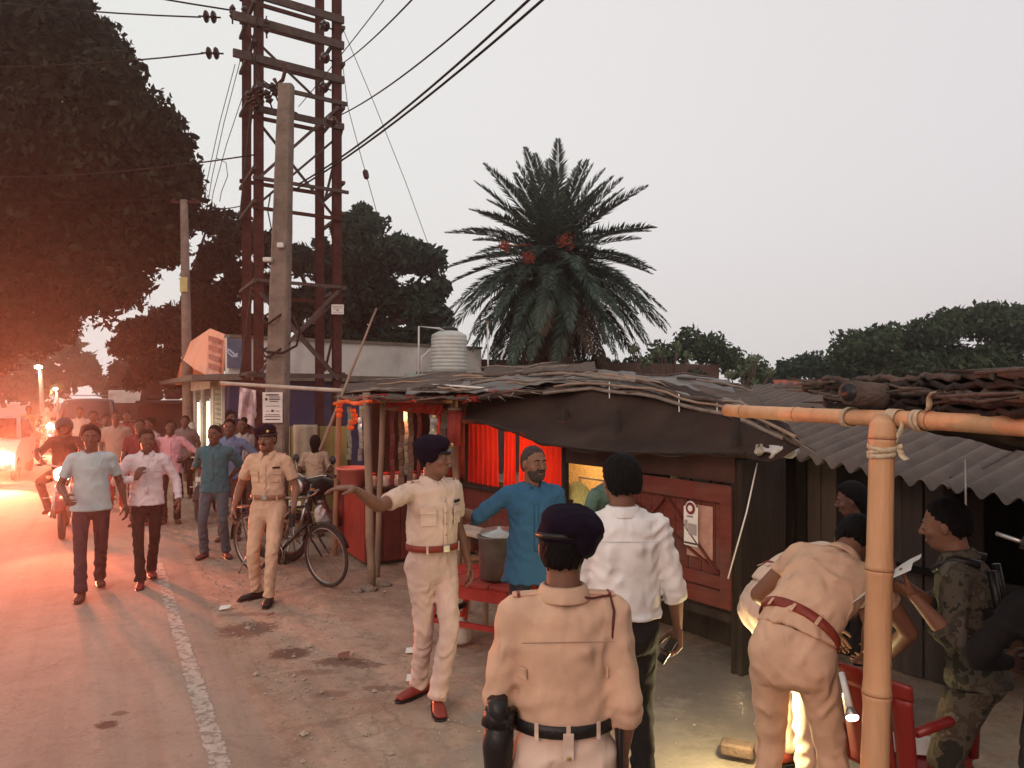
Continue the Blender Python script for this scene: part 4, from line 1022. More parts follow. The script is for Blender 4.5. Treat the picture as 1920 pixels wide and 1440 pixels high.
brace(H_('A', 212) - ax * .1, H_('C', 385) - ax * .1, .04); brace(H_('A', 545) - ax * .1, H_('C', 705) - ax * .1, .04); brace(H_('B', 220) + ax * .1, H_('D', 330) + ax * .1); brace(H_('B', 545) + ax * .1, H_('D', 690) + ax * .1)
brace(H_('D', 0), H_('B', 45)); brace(H_('C', 20), H_('D', 120) + f2)
disc = lambda r=.10, t=.03: lathe([(.02, -t * 1.6), (.03, -t), (r * .85, -t * .6), (r, 0), (r * .8, t * .35), (.035, t * .9), (.02, t * 1.6)], 16)
def insul(p, d, n=2, r=.095, gap=.12, par=None, nm='insulator'):
    d = Vector(d).normalized(); pr = []
    for i in range(n):
        v, f = disc(r); Bm = basis(d); c = Vector(p) + d * (i * gap); pr.append(([c + Bm @ Vector(a) for a in v], f))
    pr.append(tube_vf([Vector(p) - d * .12, Vector(p) + d * (n * gap)], .014, 6)); v, f = merge(pr)
    return O(nm, mesh_np(v, f, True), M_porc, par)
def wire(label, pts, r=.012, group='overhead wires', name='wire'):
    o = T(name, pts, r, M_wire, None, 5); tag(o, label, 'wire', group); return o
I1, I2, I3 = at(400, 32, 12.0), at(405, 100, 12.0), at(455, 22, 12.0)
insul(I1, (-1, .1, .12), 2, par=tw); insul(I2, (-1, .1, .08), 2, par=tw)
for px, py in ((436, 18), (458, 20), (500, 45)):
    insul(at(px, py, 11.9) - Vector((0, 0, .1)), (0, 0, 1), 3, .05, .06, par=tw)
for px, py, Z in ((545, 208, 11.8), (625, 228, 12.2), (612, 50, 12.7), (612, 110, 12.7), (610, 165, 12.7)): insul(at(px, py, Z), (-.6, -.8, 0), 2, .085, .07, par=tw)
# isolator gear at the middle of the frame
gear = []
rs = random.Random(2)
for px, py in ((470, 190), (490, 178), (505, 188), (480, 200), (516, 175)): insul(at(px, py, 11.75), (-.3, -.2, 1), 3, .065, .055, par=tw, nm='isolator')
T('jumper', [at(532, 122, 11.7), at(534, 135, 11.6), at(530, 150, 11.6), at(520, 158, 11.6), at(514, 148, 11.6)], .03, M_rust, tw, 8)
T('jumper', [at(490, 0, 11.8), at(470, 90, 11.7), at(480, 140, 11.6), at(500, 165, 11.6), at(545, 180, 11.6)], .012, M_wire, tw, 6)
T('jumper', [at(500, 30, 11.8), at(478, 110, 11.7), at(492, 150, 11.6), at(520, 170, 11.6)], .010, M_wire, tw, 6)
def paper(name, c, w, h_, yaw, m, par=None, curl=.02, tilt=0.0, roll=0.0):
    g_ = np.array([[(w * (a / 6 - .5), curl * math.sin(a * 1.3 + b) * .5, h_ * (b / 6 - .5)) for b in range(7)] for a in range(7)])
    M = Matrix.Translation(Vector(c)) @ Matrix.Rotation(yaw, 4, 'Z') @ Matrix.Rotation(tilt, 4, 'X') @ Matrix.Rotation(roll, 4, 'Y')
    return O(name, gridm(g_), m, par, M), M
M_paper = mat('white_paper', (.66, .62, .58), .85, .06, 4, .05)
M_ink = mat('printed_ink', (.06, .04, .04), .9, .1, bump=0)
M_inkg = mat('grey_print', (.30, .26, .25), .9, .1, bump=0)
def marks(par, M, lst, m, z=-.004):
    """flat print on a sheet: rectangles given as x, z, w, h"""
    v, f = [], []
    for x, zz, w, h_ in lst:
        k = len(v); v += [(x - w / 2, z, zz - h_ / 2), (x + w / 2, z, zz - h_ / 2), (x + w / 2, z, zz + h_ / 2), (x - w / 2, z, zz + h_ / 2)]; f.append((k, k + 1, k + 2, k + 3))
    return O('print', mesh_np(v, f), m, par, M)
# number plate on the tower leg
pl, M = paper('notice_plate', at(633, 580, 12.62), .20, .16, R(10), M_paper, tw, 0); 
marks(pl, M, [(0, .045, .15, .010), (0, .022, .16, .008), (0, -.015, .035, .035), (0, -.05, .15, .008), (-.03, .0, .05, .008)], M_inkg, -.003)

# concrete pole in front
CP0, CP1 = at(512, 1010, 10.8), at(537, 160, 10.8); CP0.z = 0
cp = thing('utility_pole', 'thick weathered concrete pole leaning in front of the steel frame', 'pole', CP0)
def taper_box(p, q, a, b, a2, b2, n=26):
    v, f = [], []
    for i in range(n + 1):
        c = Vector(p).lerp(Vector(q), i / n); w = a + (a2 - a) * i / n; d = b + (b2 - b) * i / n; ch = .025
        for x, y in ((-w + ch, -d), (w - ch, -d), (w, -d + ch), (w, d - ch), (w - ch, d), (-w + ch, d), (-w, d - ch), (-w, -d + ch)):
            v.append(c + Vector((x, y, 0)) + Vector((mnoise.noise(Vector((i * .9, x * 9, y * 9))) * .006, 0, 0)))
        if i:
            o = (i - 1) * 8
            for k in range(8): f.append((o + k, o + (k + 1) % 8, o + 8 + (k + 1) % 8, o + 8 + k))
    f.append(tuple(range(n * 8, n * 8 + 8))); return v, f
v, f = taper_box(CP0 - Vector((0, 0, .2)), CP1, .168, .14, .098, .09); O('shaft', mesh_np(v, f), M_conc, cp)
pst, M = paper('poster', at(511, 764, 10.62), .275, .42, 0, M_paper, cp, .006)
marks(pst, M, [(-.0, .175, .18, .018), (.03, .145, .15, .010), (-.085, .115, .03, .035), (.03, .115, .15, .014), (.02, .085, .12, .010), (0, .02, .20, .006), (0, -.045, .035, .03), (-.06, -.05, .05, .006), (.07, -.05, .05, .006), (0, -.10, .20, .008), (0, -.125, .22, .008), (0, -.165, .2, .012)], M_ink, -.008)
for py, r_ in ((592, .17), (655, .17)):
    c = at(517, py, 10.8); pts = [c + Vector((math.cos(a) * r_ * (1.0 + .5 * math.sin(a)), math.sin(a) * r_ - .02, .12 * math.sin(a * 1 + .6))) for a in [i * 2 * math.pi / 18 for i in range(19)]]
    T('cable_loop', pts, .016, M_wire, cp, 6)
T('hanging_cable', [at(548, 590, 10.6), at(562, 620, 10.55), at(556, 648, 10.55), at(530, 662, 10.55), at(500, 660, 10.6), at(478, 640, 10.7)], .018, M_wire, cp, 6)
T('hanging_cable', [at(507, 365, 10.6), at(502, 395, 10.6), at(509, 430, 10.6), at(500, 470, 10.6)], .010, M_wire, cp, 6)
B('lamp_box', at(526, 460, 10.65), (.09, .06, .07), M_white, cp, bev=.01)
B('meter_box', at(502, 487, 10.65), (.12, .08, .06), M_white, cp, bev=.01)
# slim pole further off
SP1 = at(345, 375, 18); SP0 = Vector((SP1.x + .12, 18, 0))
sp_ = thing('utility_pole', 'slim grey concrete pole with a white painted foot beside the crowd', 'pole', SP0)
v, f = tube_vf([SP0 - Vector((0, 0, .1)), SP0.lerp(SP1, .4), SP1], [.125, .115, .085], 12); O('shaft', mesh_np(v, f, True), M_conc, sp_)
v, f = lathe([(.128, 0), (.124, .42)], 16); O('white_band', mesh_np([Vector(a) + SP0 + Vector((0, 0, .95)) for a in v], f, True), M_white, sp_)
v, f = lathe([(.130, 0), (.127, .75)], 16); O('black_band', mesh_np([Vector(a) + SP0 + Vector((0, 0, .18)) for a in v], f, True), M_black, sp_)
beam('crossarm', SP1 + Vector((-.3, 0, -.05)), SP1 + Vector((.38, 0, -.05)), .05, .05, M_rust, sp_)
for dx in (-.24, .22): insul(SP1 + Vector((dx, 0, .0)), (0, 0, 1), 1, .045, .06, par=sp_)
beam('rope_wrap', at(349, 535, 18) + Vector((0, -.13, -.17)), at(349, 535, 18) + Vector((0, -.13, .17)), .17, .03, mat('yellow_rope', (.42, .38, .16), .9), sp_)
T('cable_loop', [at(357, 677, 17.8), at(372, 678, 17.8), at(366, 690, 17.8), at(385, 700, 17.8), at(392, 715, 17.8)], .018, M_wire, sp_, 5)
# wires
wire('upper wire running left from the top insulator of the steel frame', sag(I1 + Vector((-.2, 0, 0)), Vector((-15, 14, 10.2)), .25), .013)
wire('lower wire running left from the second insulator of the steel frame', sag(I2 + Vector((-.2, 0, 0)), Vector((-15, 14.5, 8.6)), .3), .013)
wire('topmost wire entering at the upper left above both insulators', sag(at(440, 20, 12), Vector((-14, 12, 10.3)), .2), .014)
wire('sagging wire crossing in front of the big tree at mid height', sag(at(478, 290, 12), Vector((-14.5, 15, 6.6)), .35), .012)
wire('wire from the slim pole top leftwards across the big tree', sag(SP1 + Vector((-.3, 0, .02)), Vector((-22, 17, 6.9)), .3), .014)
wire('wire between the slim pole and the steel frame', sag(SP1 + Vector((.25, 0, .02)), at(470, 380, 12.5), .15), .010)
for lb, p, q, r_, s_ in (('thin wire rising to the sky from the top of the steel frame', (640, 120, 12.6), (800, -30, 6), .008, .05),
                   ('wire climbing right across the sky from mid frame', (640, 215, 12.6), (960, -30, 6.5), .010, .1),
                   ('upper strand of the thick twin cable crossing the sky', (560, 345, 12.2), (1000, -8, 6.5), .013, .12),
                   ('lower strand of the thick twin cable crossing the sky', (545, 360, 12.2), (1040, -20, 6.4), .013, .12),
                   ('slack wire inside the frame below the twin cable', (560, 200, 12), (735, -20, 7.5), .006, .02)):
    wire(lb, sag(at(*p), at(*q), s_), r_)
for lb, pts in (('guy wire with an egg insulator hanging right of the frame', [(640, 100, 12.7), (652, 200, 12.8), (676, 290, 12.9), (700, 375, 13.2), (720, 450, 13.5), (745, 560, 14)]),
                ('outermost fine guy wire slanting down to the trees', [(637, 40, 12.7), (700, 190, 13), (760, 340, 14), (800, 450, 15), (840, 560, 16)]),
                ('fine stay wire left of the frame, nearest to it', [(455, 180, 12), (425, 270, 12.4), (400, 360, 12.8), (390, 420, 13)]),
                ('fine stay wire left of the frame, second from it', [(450, 115, 12), (420, 230, 12.4), (398, 330, 12.8), (385, 410, 13)]),
                ('fine stay wire left of the frame, farthest from it', [(441, 120, 12), (412, 230, 12.4), (390, 330, 12.8), (375, 410, 13)]),
                ('curling loose wire end hanging by the big tree', [(405, 296, 12), (424, 305, 12), (427, 330, 12), (415, 360, 12), (412, 378, 12)])):
    wire(lb, [at(*p) for p in pts], .006, 'thin stay wires by the frame')
gi, gf = lathe([(.01, -.09), (.045, -.06), (.05, 0), (.045, .06), (.01, .09)], 8)
O('egg_insulator', mesh_np(gi, gf), M_porc, tw, Matrix.Translation(at(686, 327, 12.95)) @ Matrix.Rotation(R(-12), 4, 'Y'))

# ------------------------------------------------------------------ low building behind, with shops
M_wall = mat('whitewashed_wall', (.56, .54, .50), .95, .12, 1.2, .3, 30, dirt=.40)
M_navy = mat('navy_painted_wall', (.045, .040, .085), .9, .15, 2, .2, dirt=.3)
M_slabc = mat('slab_concrete', (.15, .125, .10), .95, .25, 3, .5, 20, dirt=.4)
KC = Vector((-5.52, 15, 0)); sd_ = Vector((.76, .65, 0)).normalized(); fd_ = RD
hb = thing('shop_building', 'low whitewashed flat-roofed building with navy lower wall', 'building', KC, 0)
def wallq(name, a, b_, z0, z1, th, m, par, nrm):
    a, b_ = Vector(a), Vector(b_); c = (a + b_) / 2 + Vector(nrm) * -th / 2; yaw = math.atan2((b_ - a).y, (b_ - a).x)
    return B(name, (c.x, c.y, (z0 + z1) / 2), ((b_ - a).length, th, z1 - z0), m, par, yaw)
sn = Vector((sd_.y, -sd_.x, 0)); fn_ = Vector((-fd_.y, fd_.x, 0)); fn_ = -RN
e1 = KC + sd_ * 6.3
wallq('lower_wall', KC, e1, 0, 2.30, .2, M_navy, hb, sn)
wallq('slab', KC - sn * -.18 - sd_ * .3, e1 + sn * .18, 2.30, 2.42, 1.5, M_slabc, hb, sn)
wallq('parapet', KC + sn * -.05, e1 - sn * .05, 2.42, 3.14, .18, M_wall, hb, sn)
wallq('coping', KC, e1, 3.14, 3.20, .28, M_slabc, hb, sn)
wallq('far_wall', e1 - sn * .2, e1 + RN * 8 - sn * .2, 0, 2.9, .2, mat('dark_brown_wall', (.10, .06, .05), .95), hb, sn)
# street front with shutters and board
M_yel = mat('yellow_wall', (.34, .26, .10), .9, .15, 3, .2, dirt=.3)
M_shut = mat('brown_shutter', (.14, .075, .055), .6, .15, 3, .1)
M_shuty = mat('olive_shutter', (.22, .19, .10), .6, .15, 3, .1)
f0 = KC + RN * .02
wallq('front_wall', KC + RD * .2, KC + RD * 9.5, 0, 2.30, .2, M_yel, hb, -RN)
wallq('front_slab', KC - RN * .7 - RD * .2, KC + RD * 9.8 - RN * .7, 2.30, 2.40, .9, M_slabc, hb, -RN)
wallq('front_parapet', KC + RD * 3.2, KC + RD * 9.5, 2.40, 2.9, .18, M_wall, hb, -RN)
for i, (u0, u1, mm) in enumerate(((.6, 1.9, M_shuty), (2.3, 3.9, M_shut), (4.3, 5.9, M_shuty), (6.3, 8.0, M_shut))):
    sh_ = None
    for k in range(18):
        z = .25 + k * .105; c = KC + RD * (u0 + u1) / 2 - RN * .03
        o = B('slat', (c.x, c.y, z + .05), (u1 - u0, .03, .095), mm, hb, math.atan2(RD.y, RD.x), bev=.012)
    for uu in (u0 - .06, u1 + .06):
        c = KC + RD * uu - RN * .05; B('door_jamb', (c.x, c.y, 1.15), (.07, .06, 2.1), M_white, hb, math.atan2(RD.y, RD.x))
# lit tube lamps at the shop fronts
for uu, z in ((2.1, 1.25), (4.1, 1.2)):
    c = KC + RD * uu - RN * .16; p = Vector((c.x, c.y, z))
    tl = thing('tube_lamp', ('upright lit tube lamp between the two nearer shutters', 'upright lit tube lamp between the farther shutters')[uu > 3], 'lamp', p)
    T('tube', [p - Vector((0, 0, .62)), p + Vector((0, 0, .62))], .022, glow('tube_glow', (1, .93, .70), 5.0), tl, 8)
    B('fitting', p - Vector((-.05, -.03, 0)), (.05, .05, 1.36), M_white, tl)
    lamp('tube_light', p + Vector((-.25, -.25, 0)), (1, .9, .65), 14, .3)
# rooftop sign boards
M_signo = mat('orange_sign_sheet', (.80, .33, .20), .7, .12, 1.5, .1, col2=(.88, .46, .33))
M_signb = mat('blue_grey_sign_sheet', (.10, .13, .19), .7, .4, 4, .1)
sb = thing('sign_board', 'faded orange shop board with a folded left wing on the roof edge', 'sign', KC + RD * .8 + Vector((0, 0, 2.4)))
a0 = at(425, 690, 15.0); yw_ = R(24)
def quadp(name, pts, m, par, th=.03):
    o = O(name, mesh_np([Vector(p) for p in pts], [(0, 1, 2, 3)]), m, par); solid(o, th); return o
quadp('panel', [at(362, 690, 16.6), at(417, 718, 15.3), at(424, 628, 15.3), at(395, 616, 16.6)], M_signo, sb)
quadp('wing', [at(340, 672, 18.2), at(363, 690, 16.7), at(394, 617, 16.7), at(352, 645, 18.2)], M_signo, sb)
quadp('photo_panel', [at(388, 705, 15.85), at(412, 712, 15.32), at(418, 638, 15.32), at(392, 630, 15.88)], mat('sign_photo_print', (.62, .24, .15), .7, .3, 5, .05, col2=(.75, .42, .32)), sb, .035)
mk = []
for k in range(4):
    v_ = [at(391, 690 - k * 17, 15.7), at(411, 697 - k * 17.5, 15.25), at(411.5, 687 - k * 17.5, 15.25), at(391, 680 - k * 17, 15.7)]; mk.append(([p for p in v_], [(0, 1, 2, 3)]))
v, f = merge(mk); O('print', mesh_np(v, f), mat('sign_print_dark', (.40, .15, .11), .8, .2), sb)
sb2 = thing('sign_board', 'blue-grey painted board with a pale swirl next to the orange one', 'sign', at(440, 700, 14.9))
quadp('panel', [at(426, 690, 14.95), at(462, 690, 15.2), at(462, 640, 15.2), at(426, 632, 14.95)], M_signb, sb2)
T('swirl', [at(436 + 9 * math.cos(a), 662 + 7 * math.sin(a * 1.3), 14.88) for a in [i * .5 for i in range(14)]], .018, mat('pale_blue_print', (.38, .45, .52), .8), sb2, 5)
og = thing('awning', 'orange and cream sheet awning over the far shop front', 'awning', at(350, 720, 18))
quadp('sheet', [at(330, 722, 20), at(395, 712, 16.5), at(352, 672, 18.5), at(340, 680, 19.5)], mat('orange_tarp', (.62, .17, .06), .8), og)
quadp('valance', [at(345, 735, 18.6), at(395, 728, 16.4), at(395, 706, 16.4), at(345, 716, 18.6)], mat('cream_board', (.60, .44, .34), .8), og)
# banner sheet tied to the frame
bn = thing('banner', 'rumpled pinkish white cloth banner tied beside the concrete pole', 'banner', at(465, 760, 12))
g_ = np.array([[tuple(at(450 + 30 * i / 10 + 6 * (j / 10) * (i / 10) - 4 * j / 10, 726 + 6 * i / 10 + (58 + i * 1.5) * j / 10, 11.9 + .05 * math.sin(i * 1.1 + j * .4) + .02 * math.sin(j * 1.7))) for j in range(11)] for i in range(11)])
solid(O('cloth', gridm(g_), mat('pink_banner', (.62, .46, .46), .9, .12, 4, .2), bn), .004)
O('print', gridm(g_[2:9, 1:8] + np.array((0, -.02, 0))), mat('banner_print', (.42, .29, .30), .9, .25, 14, .05), bn)
# yellow board wall with a cloth hung on it
yb = thing('board_wall', 'yellow board wall with cloth thrown over it behind the bicycle', 'wall', (-3.0, 11.6, 0))
for i in range(5):
    x = -3.45 + i * .215; B('board', (x, 11.6 + .02 * (i % 2), .79), (.205, .03, 1.52), M_yel, yb)
for x in (-3.5, -2.46): B('post', (x, 11.66, .85), (.06, .06, 1.7), M_bark, yb)
hc = thing('cloth', 'pale cloth draped over the top of the yellow board wall', 'cloth', (-3.0, 11.5, 1.55))
g_ = np.array([[(-3.28 + .36 * i / 10, 11.52 + .06 * (j == 0) - .02 * math.sin(i * 1.3), (1.57 if j < 2 else 1.58 - .55 * (j - 1) / 9) - .04 * (i % 4 == 1) * (j > 8)) for j in range(11)] for i in range(11)])
solid(O('sheet', gridm(g_), mat('cream_cloth', (.48, .38, .28), .95, .15, 6, .3), hc), .005)

# water tank with pipe frame
tk = thing('water_tank', 'white ribbed plastic water tank with black lid on the rooftop', 'water tank', at(842, 700, 16.5))
tb = at(842, 698, 16.5); hT = (698 - 628) / FPX * 16.5; rT = .385; prof = [(rT * .98, 0)]
n_ = 9
for i in range(n_): z0 = hT * (.04 + .88 * i / n_); dz = hT * .88 / n_; prof += [(rT * .97, z0), (rT * 1.01, z0 + dz * .25), (rT * 1.01, z0 + dz * .7), (rT * .97, z0 + dz * .95)]
prof += [(rT, hT * .94), (rT * .96, hT), (rT * .55, hT * 1.10)]
v, f = lathe(prof, 32); O('shell', mesh_np(v, f, True), mat('tank_plastic', (.55, .56, .52), .6, .14, 3, .15, dirt=.35), tk, Matrix.Translation(tb))
v, f = lathe([(rT * .5, 0), (rT * .5, .06), (rT * .3, .10)], 20); O('lid', mesh_np(v, f, True), M_black, tk, Matrix.Translation(tb + Vector((0, 0, hT * 1.09))))
B('plinth', tb + Vector((0, .0, -.35)), (1.3, 1.0, .7), M_slabc, tk)
B('base_slab', at(835, 704, 16.4) - Vector((0, .0, .02)), (1.6, .9, .09), mat('teal_slab', (.30, .38, .36), .9, .2, 3), tk)
pf_ = thing('pipe', 'white bent plastic pipe standing left of the water tank', 'pipe', at(785, 705, 16))
T('riser', [at(785, 745, 16), at(785.5, 612, 16), at(824, 616, 16.2), at(836, 622, 16.4)], .022, M_white, pf_, 8)
T('branch', [at(808, 654, 16.2), at(790, 670, 16), at(792, 700, 16)], .018, M_white, pf_, 8)
ap = thing('pipe', 'thin upright pole with a cap standing right of the water tank', 'pipe', at(915, 745, 16))
T('riser', [at(916, 745, 16), at(914, 606, 16)], .016, M_white, ap, 8); B('cap', at(914, 604, 16), (.07, .07, .05), M_conc, ap)
# slanting bamboo and level pole over the stall's left end
M_bam_g = mat('grey_bamboo', (.25, .165, .115), .7, .25, 5, .15, 40, stretch=(1, 1, .3))
def bamboo(name, p, q, r0, r1, m, par=None, node=.32, n=10, seed=0):
    p, q = Vector(p), Vector(q); L_ = (q - p).length; rs_ = random.Random(seed); pts, rr = [], []; d = (q - p) / L_; side = d.orthogonal().normalized()
    k = max(1, int(L_ / node)); pts.append(p); rr.append(r0)
    for i in range(k):
        s_ = (i + .6 + rs_.uniform(-.12, .12)) / k; c = p + d * (L_ * s_) + side * rs_.uniform(-.15, .15) * r0; r_ = r0 + (r1 - r0) * s_
        for ds, kk in ((-.018, 1.0), (-.007, 1.10), (-.001, .985), (.004, 1.07), (.018, .99)): pts.append(c + d * ds); rr.append(r_ * kk)
    pts.append(q); rr.append(r1); return T(name, pts, rr, m, par, n)
sb_ = bamboo('bamboo_pole', at(600, 845, 9.4), at(706, 578, 10.2), .022, .013, M_bam_g, None, .35, seed=3); tag(sb_, 'long thin bamboo slanting up from the stall\'s left corner', 'pole')
T_ = bamboo('bamboo_pole', at(414, 718, 10.2), at(645, 733, 10.0), .024, .028, mat('pale_bamboo', (.42, .34, .28), .7, .2, 5), None, .4, seed=4); tag(T_, 'pale level bamboo running from the stall roof leftwards past the pole', 'pole')
# ------------------------------------------------------------------ the row of huts
EV = Vector((.552, -.834, 0)); NV = Vector((.834, .552, 0)); W0 = Vector((1.59, 5.6, 0))
def wl_(s, back=0.0, z=0.0): return W0 - EV * s + NV * back + Vector((0, 0, z))
YE = math.atan2(EV.y, EV.x)
M_redp = mat('red_painted_wood', (.125, .022, .014), .7, .3, 4, .35, 50, stretch=(1, 1, 5), dirt=.65)
M_dwood = mat('dark_old_wood', (.026, .016, .013), .9, .35, 6, .5, 40, stretch=(1, 1, .2))
M_brown = mat('brown_sacking', (.055, .024, .018), .95, .25, 4, .4, 60)
M_tarp = mat('black_tarpaulin', (.030, .0165, .0125), .8, .3, 2.5, .35, 12, dirt=.12, spec=.12)
M_tarpg = mat('grey_plastic_sheet', (.115, .098, .088), .5, .35, 4, .6, 18, dirt=.4)
M_thatch = mat('weathered_thatch', (.055, .038, .030), .95, .4, 12, .7, 60, col2=(.125, .092, .074), stretch=(.3, 1, 1))
M_stick = mat('weathered_stick', (.14, .105, .085), .9, .35, 8, .3, 50, col2=(.26, .21, .175))
M_rag = mat('red_rag', (.42, .035, .022), .85, .2, 6, .2)
def trans(name, col, tr=.55):
    m = mat(name, col, .9, .18, 5, .2, 30); nt = m.node_tree; N, L = nt.nodes, nt.links
    b = N['Principled BSDF']; t_ = N.new('ShaderNodeBsdfTranslucent'); t_.inputs[0].default_value = (*[min(1, c * 1.5) for c in col], 1)
    x = N.new('ShaderNodeMixShader'); x.inputs[0].default_value = tr; out = [n for n in N if n.type == 'OUTPUT_MATERIAL'][0]
    L.new(b.outputs[0], x.inputs[1]); L.new(t_.outputs[0], x.inputs[2]); L.new(x.outputs[0], out.inputs[0]); return m
M_curt = trans('red_curtain_cloth', (.50, .024, .012), .5)
hut = thing('tea_hut', 'dark tarpaulin-roofed tea hut with red curtains and red shutter', 'hut', wl_(2, .8))
# right half: shutter, band, dark body
def hbox(nm, s0, s1, z0, z1, th, m, back=0.0, par=hut, bev=0.0):
    c = wl_((s0 + s1) / 2, back); return B(nm, (c.x, c.y, (z0 + z1) / 2), (abs(s1 - s0), th, z1 - z0), m, par, YE, bev)
hbox('band', -.02, 2.0, 1.39, 1.60, .03, M_brown, .04)
for i in range(9):
    s = .02 + i * .135; hbox('plank', s, s + .128, .58, 1.37, .022, M_redp, .02, bev=.004)
hbox('rail', -.02, 1.26, 1.235, 1.375, .03, M_redp, -.012, bev=.008); hbox('rail', -.02, 1.26, .60, .70, .03, M_redp, -.012, bev=.008); hbox('rail', -.02, 1.26, .46, .59, .028, M_redp, -.002, bev=.006)
hbox('stile', -.03, .07, .47, 1.37, .034, M_redp, -.018, bev=.008); hbox('stile', 1.18, 1.27, .47, 1.37, .034, M_redp, -.018, bev=.008)
for a, b_ in (((.10, .72), (.62, 1.22)), ((1.16, .72), (.64, 1.22)), ((.08, .72), (1.16, 1.22))):
    beam('brace', wl_(a[0], -.002, a[1]), wl_(b_[0], -.002, b_[1]), .012, .06, M_redp, hut, up=NV)
hbox('torn_paper', .16, .42, .80, 1.20, .004, mat('torn_poster', (.30, .13, .10), .9, .3, 7, .3, col2=(.45, .26, .21)), -.004)
pc_, M = paper('poster', wl_(.355, -.030, 1.03), .145, .30, YE, M_paper, hut, .003)
marks(pc_, M, [(0, -.128, .13, .014), (-.005, .075, .07, .006)], M_ink, -.006); marks(pc_, M, [(.02, -.02, .085, .085), (-.045, .01, .03, .07)], M_inkg, -.006)
v, f = lathe([(.0005, 0), (.046, 0), (.046, .003), (.0005, .003)], 20); O('poster_emblem', mesh_np(v, f), mat('dark_red_emblem', (.16, .02, .03), .7), hut, M @ Matrix.Translation((0, -.004, .138)) @ Matrix.Rotation(R(90), 4, 'X'))
v, f = lathe([(.014, 0), (.024, 0), (.024, .002), (.014, .002)], 16); O('print', mesh_np(v, f), M_paper, hut, M @ Matrix.Translation((0, -.0075, .138)) @ Matrix.Rotation(R(90), 4, 'X'))
v, f = lathe([(.0005, 0), (.056, 0), (.056, .002), (.0005, .002)], 20); O('poster_crown', mesh_np(v, f), M_paper, hut, M @ Matrix.Translation((0, .0005, .138)) @ Matrix.Rotation(R(90), 4, 'X'))
hbox('stall_floor', 0, 3.9, .36, .42, .9, M_dwood, .48)
hbox('back_wall', 1.35, 4.0, 0, 1.9, .05, M_dwood, 1.9); hbox('under_board', 0, 2.0, .02, .40, .03, M_dwood, .45)
for s in (0, 1.3, 2.05, 3.9):
    p = wl_(s, .06); T('post', [(p.x, p.y, -.1), (p.x, p.y, 1.9)], .035, M_dwood, hut, 8)
B('side_wall', wl_(-.06, .28, .78), (.5, .04, 1.56), M_dwood, hut, math.atan2(NV.y, NV.x))
# counter front under the curtains
for i in range(13):
    s = 2.08 + i * .142; hbox('plank', s, s + .136, .42, 1.0, .02, M_redp, .0, bev=.003)
hbox('counter_top', 2.0, 3.95, 1.0, 1.03, .42, M_dwood, .12)
# curtains in pleated panels, hanging inside the opening
def curtain(s0, s1, z0, z1, back, amp, m, nf, nm='curtain', par=hut, seed=0):
    nx, nz = int(nf * 8), 10; g = []
    for i in range(nx + 1):
        row = []
        for j in range(nz + 1):
            t = j / nz; s = s0 + (s1 - s0) * i / nx; p = wl_(s, back + amp * math.sin(i / nx * nf * 2 * math.pi + seed + .5 * math.sin(t * 3)) * (.4 + .6 * t), z1 + (z0 - z1) * t); row.append(tuple(p))
        g.append(row)
    return O(nm, gridm(np.array(g)), m, par)
curtain(3.25, 3.88, .98, 1.70, .06, .025, M_curt, 6); curtain(2.98, 3.20, .98, 1.72, .10, .03, M_curt, 3, seed=2); curtain(2.56, 2.90, 1.03, 1.72, .10, .03, M_curt, 4, seed=1)
curtain(2.05, 2.50, 1.10, 1.70, .08, .020, M_curt, 5, seed=3)
hbox('lintel', 2.0, 3.95, 1.70, 1.78, .05, M_redp, .04)
bl_ = thing('bulb', 'lit yellow bulb hanging behind the red curtains', 'lamp', wl_(2.95, .75, 1.5))
v, f = lathe([(.008, .09), (.016, .06), (.034, .02), (.036, -.005), (.022, -.034), (.002, -.042)], 14)
O('glass', mesh_np(v, f, True), glow('bulb_glow', (1.0, .78, .40), 25), bl_, Matrix.Translation(wl_(2.95, .75, 1.5))); T('flex', [wl_(2.95, .75, 1.59), wl_(2.95, .75, 1.95)], .004, M_wire, bl_, 5)
lamp('bulb_light', wl_(2.95, .75, 1.44), (1.0, .60, .26), 44, .05)
# wire frame and round tray in the opening
wf = thing('wire_rack', 'thin bare wooden frame standing in the lit hut opening', 'rack', wl_(1.7, .2, .42))
for p, q in ((wl_(1.28, .2, 1.24), wl_(2.02, .2, 1.24)), (wl_(2.0, .2, 1.24), wl_(2.0, .2, .45)), (wl_(1.6, .2, 1.24), wl_(1.6, .2, .45)), (wl_(1.28, .2, 1.0), wl_(2.02, .2, 1.0))):
    T('bar', [p, q], .008, mat('pale_wood_bar', (.42, .33, .2), .7), wf, 6)
ty = thing('tray', 'yellow woven round tray leaning at the hut opening', 'tray', wl_(1.93, .12, .9))
v, f = lathe([(.001, 0), (.17, 0), (.185, .03), (.19, .03), (.176, -.006), (.001, -.006)], 24)
O('disc', mesh_np(v, f, True), mat('yellow_tray', (.62, .55, .18), .7, .2, 30, .5), ty, Matrix.Translation(wl_(1.93, .12, 1.02)) @ Matrix.Rotation(YE, 4, 'Z') @ Matrix.Rotation(R(78), 4, 'X'))
lamp('hut_bulb_light', wl_(1.5, .9, 1.5), (1.0, .75, .4), 6, .05)
hbox('lit_backdrop', 2.45, 3.85, .5, 1.85, .02, mat('straw_backdrop', (.50, .36, .16), .9, .3, 20, .4, 60, stretch=(1, 1, 4)), 1.3)  # pale backdrop added to catch the bulb's light behind the curtain gaps
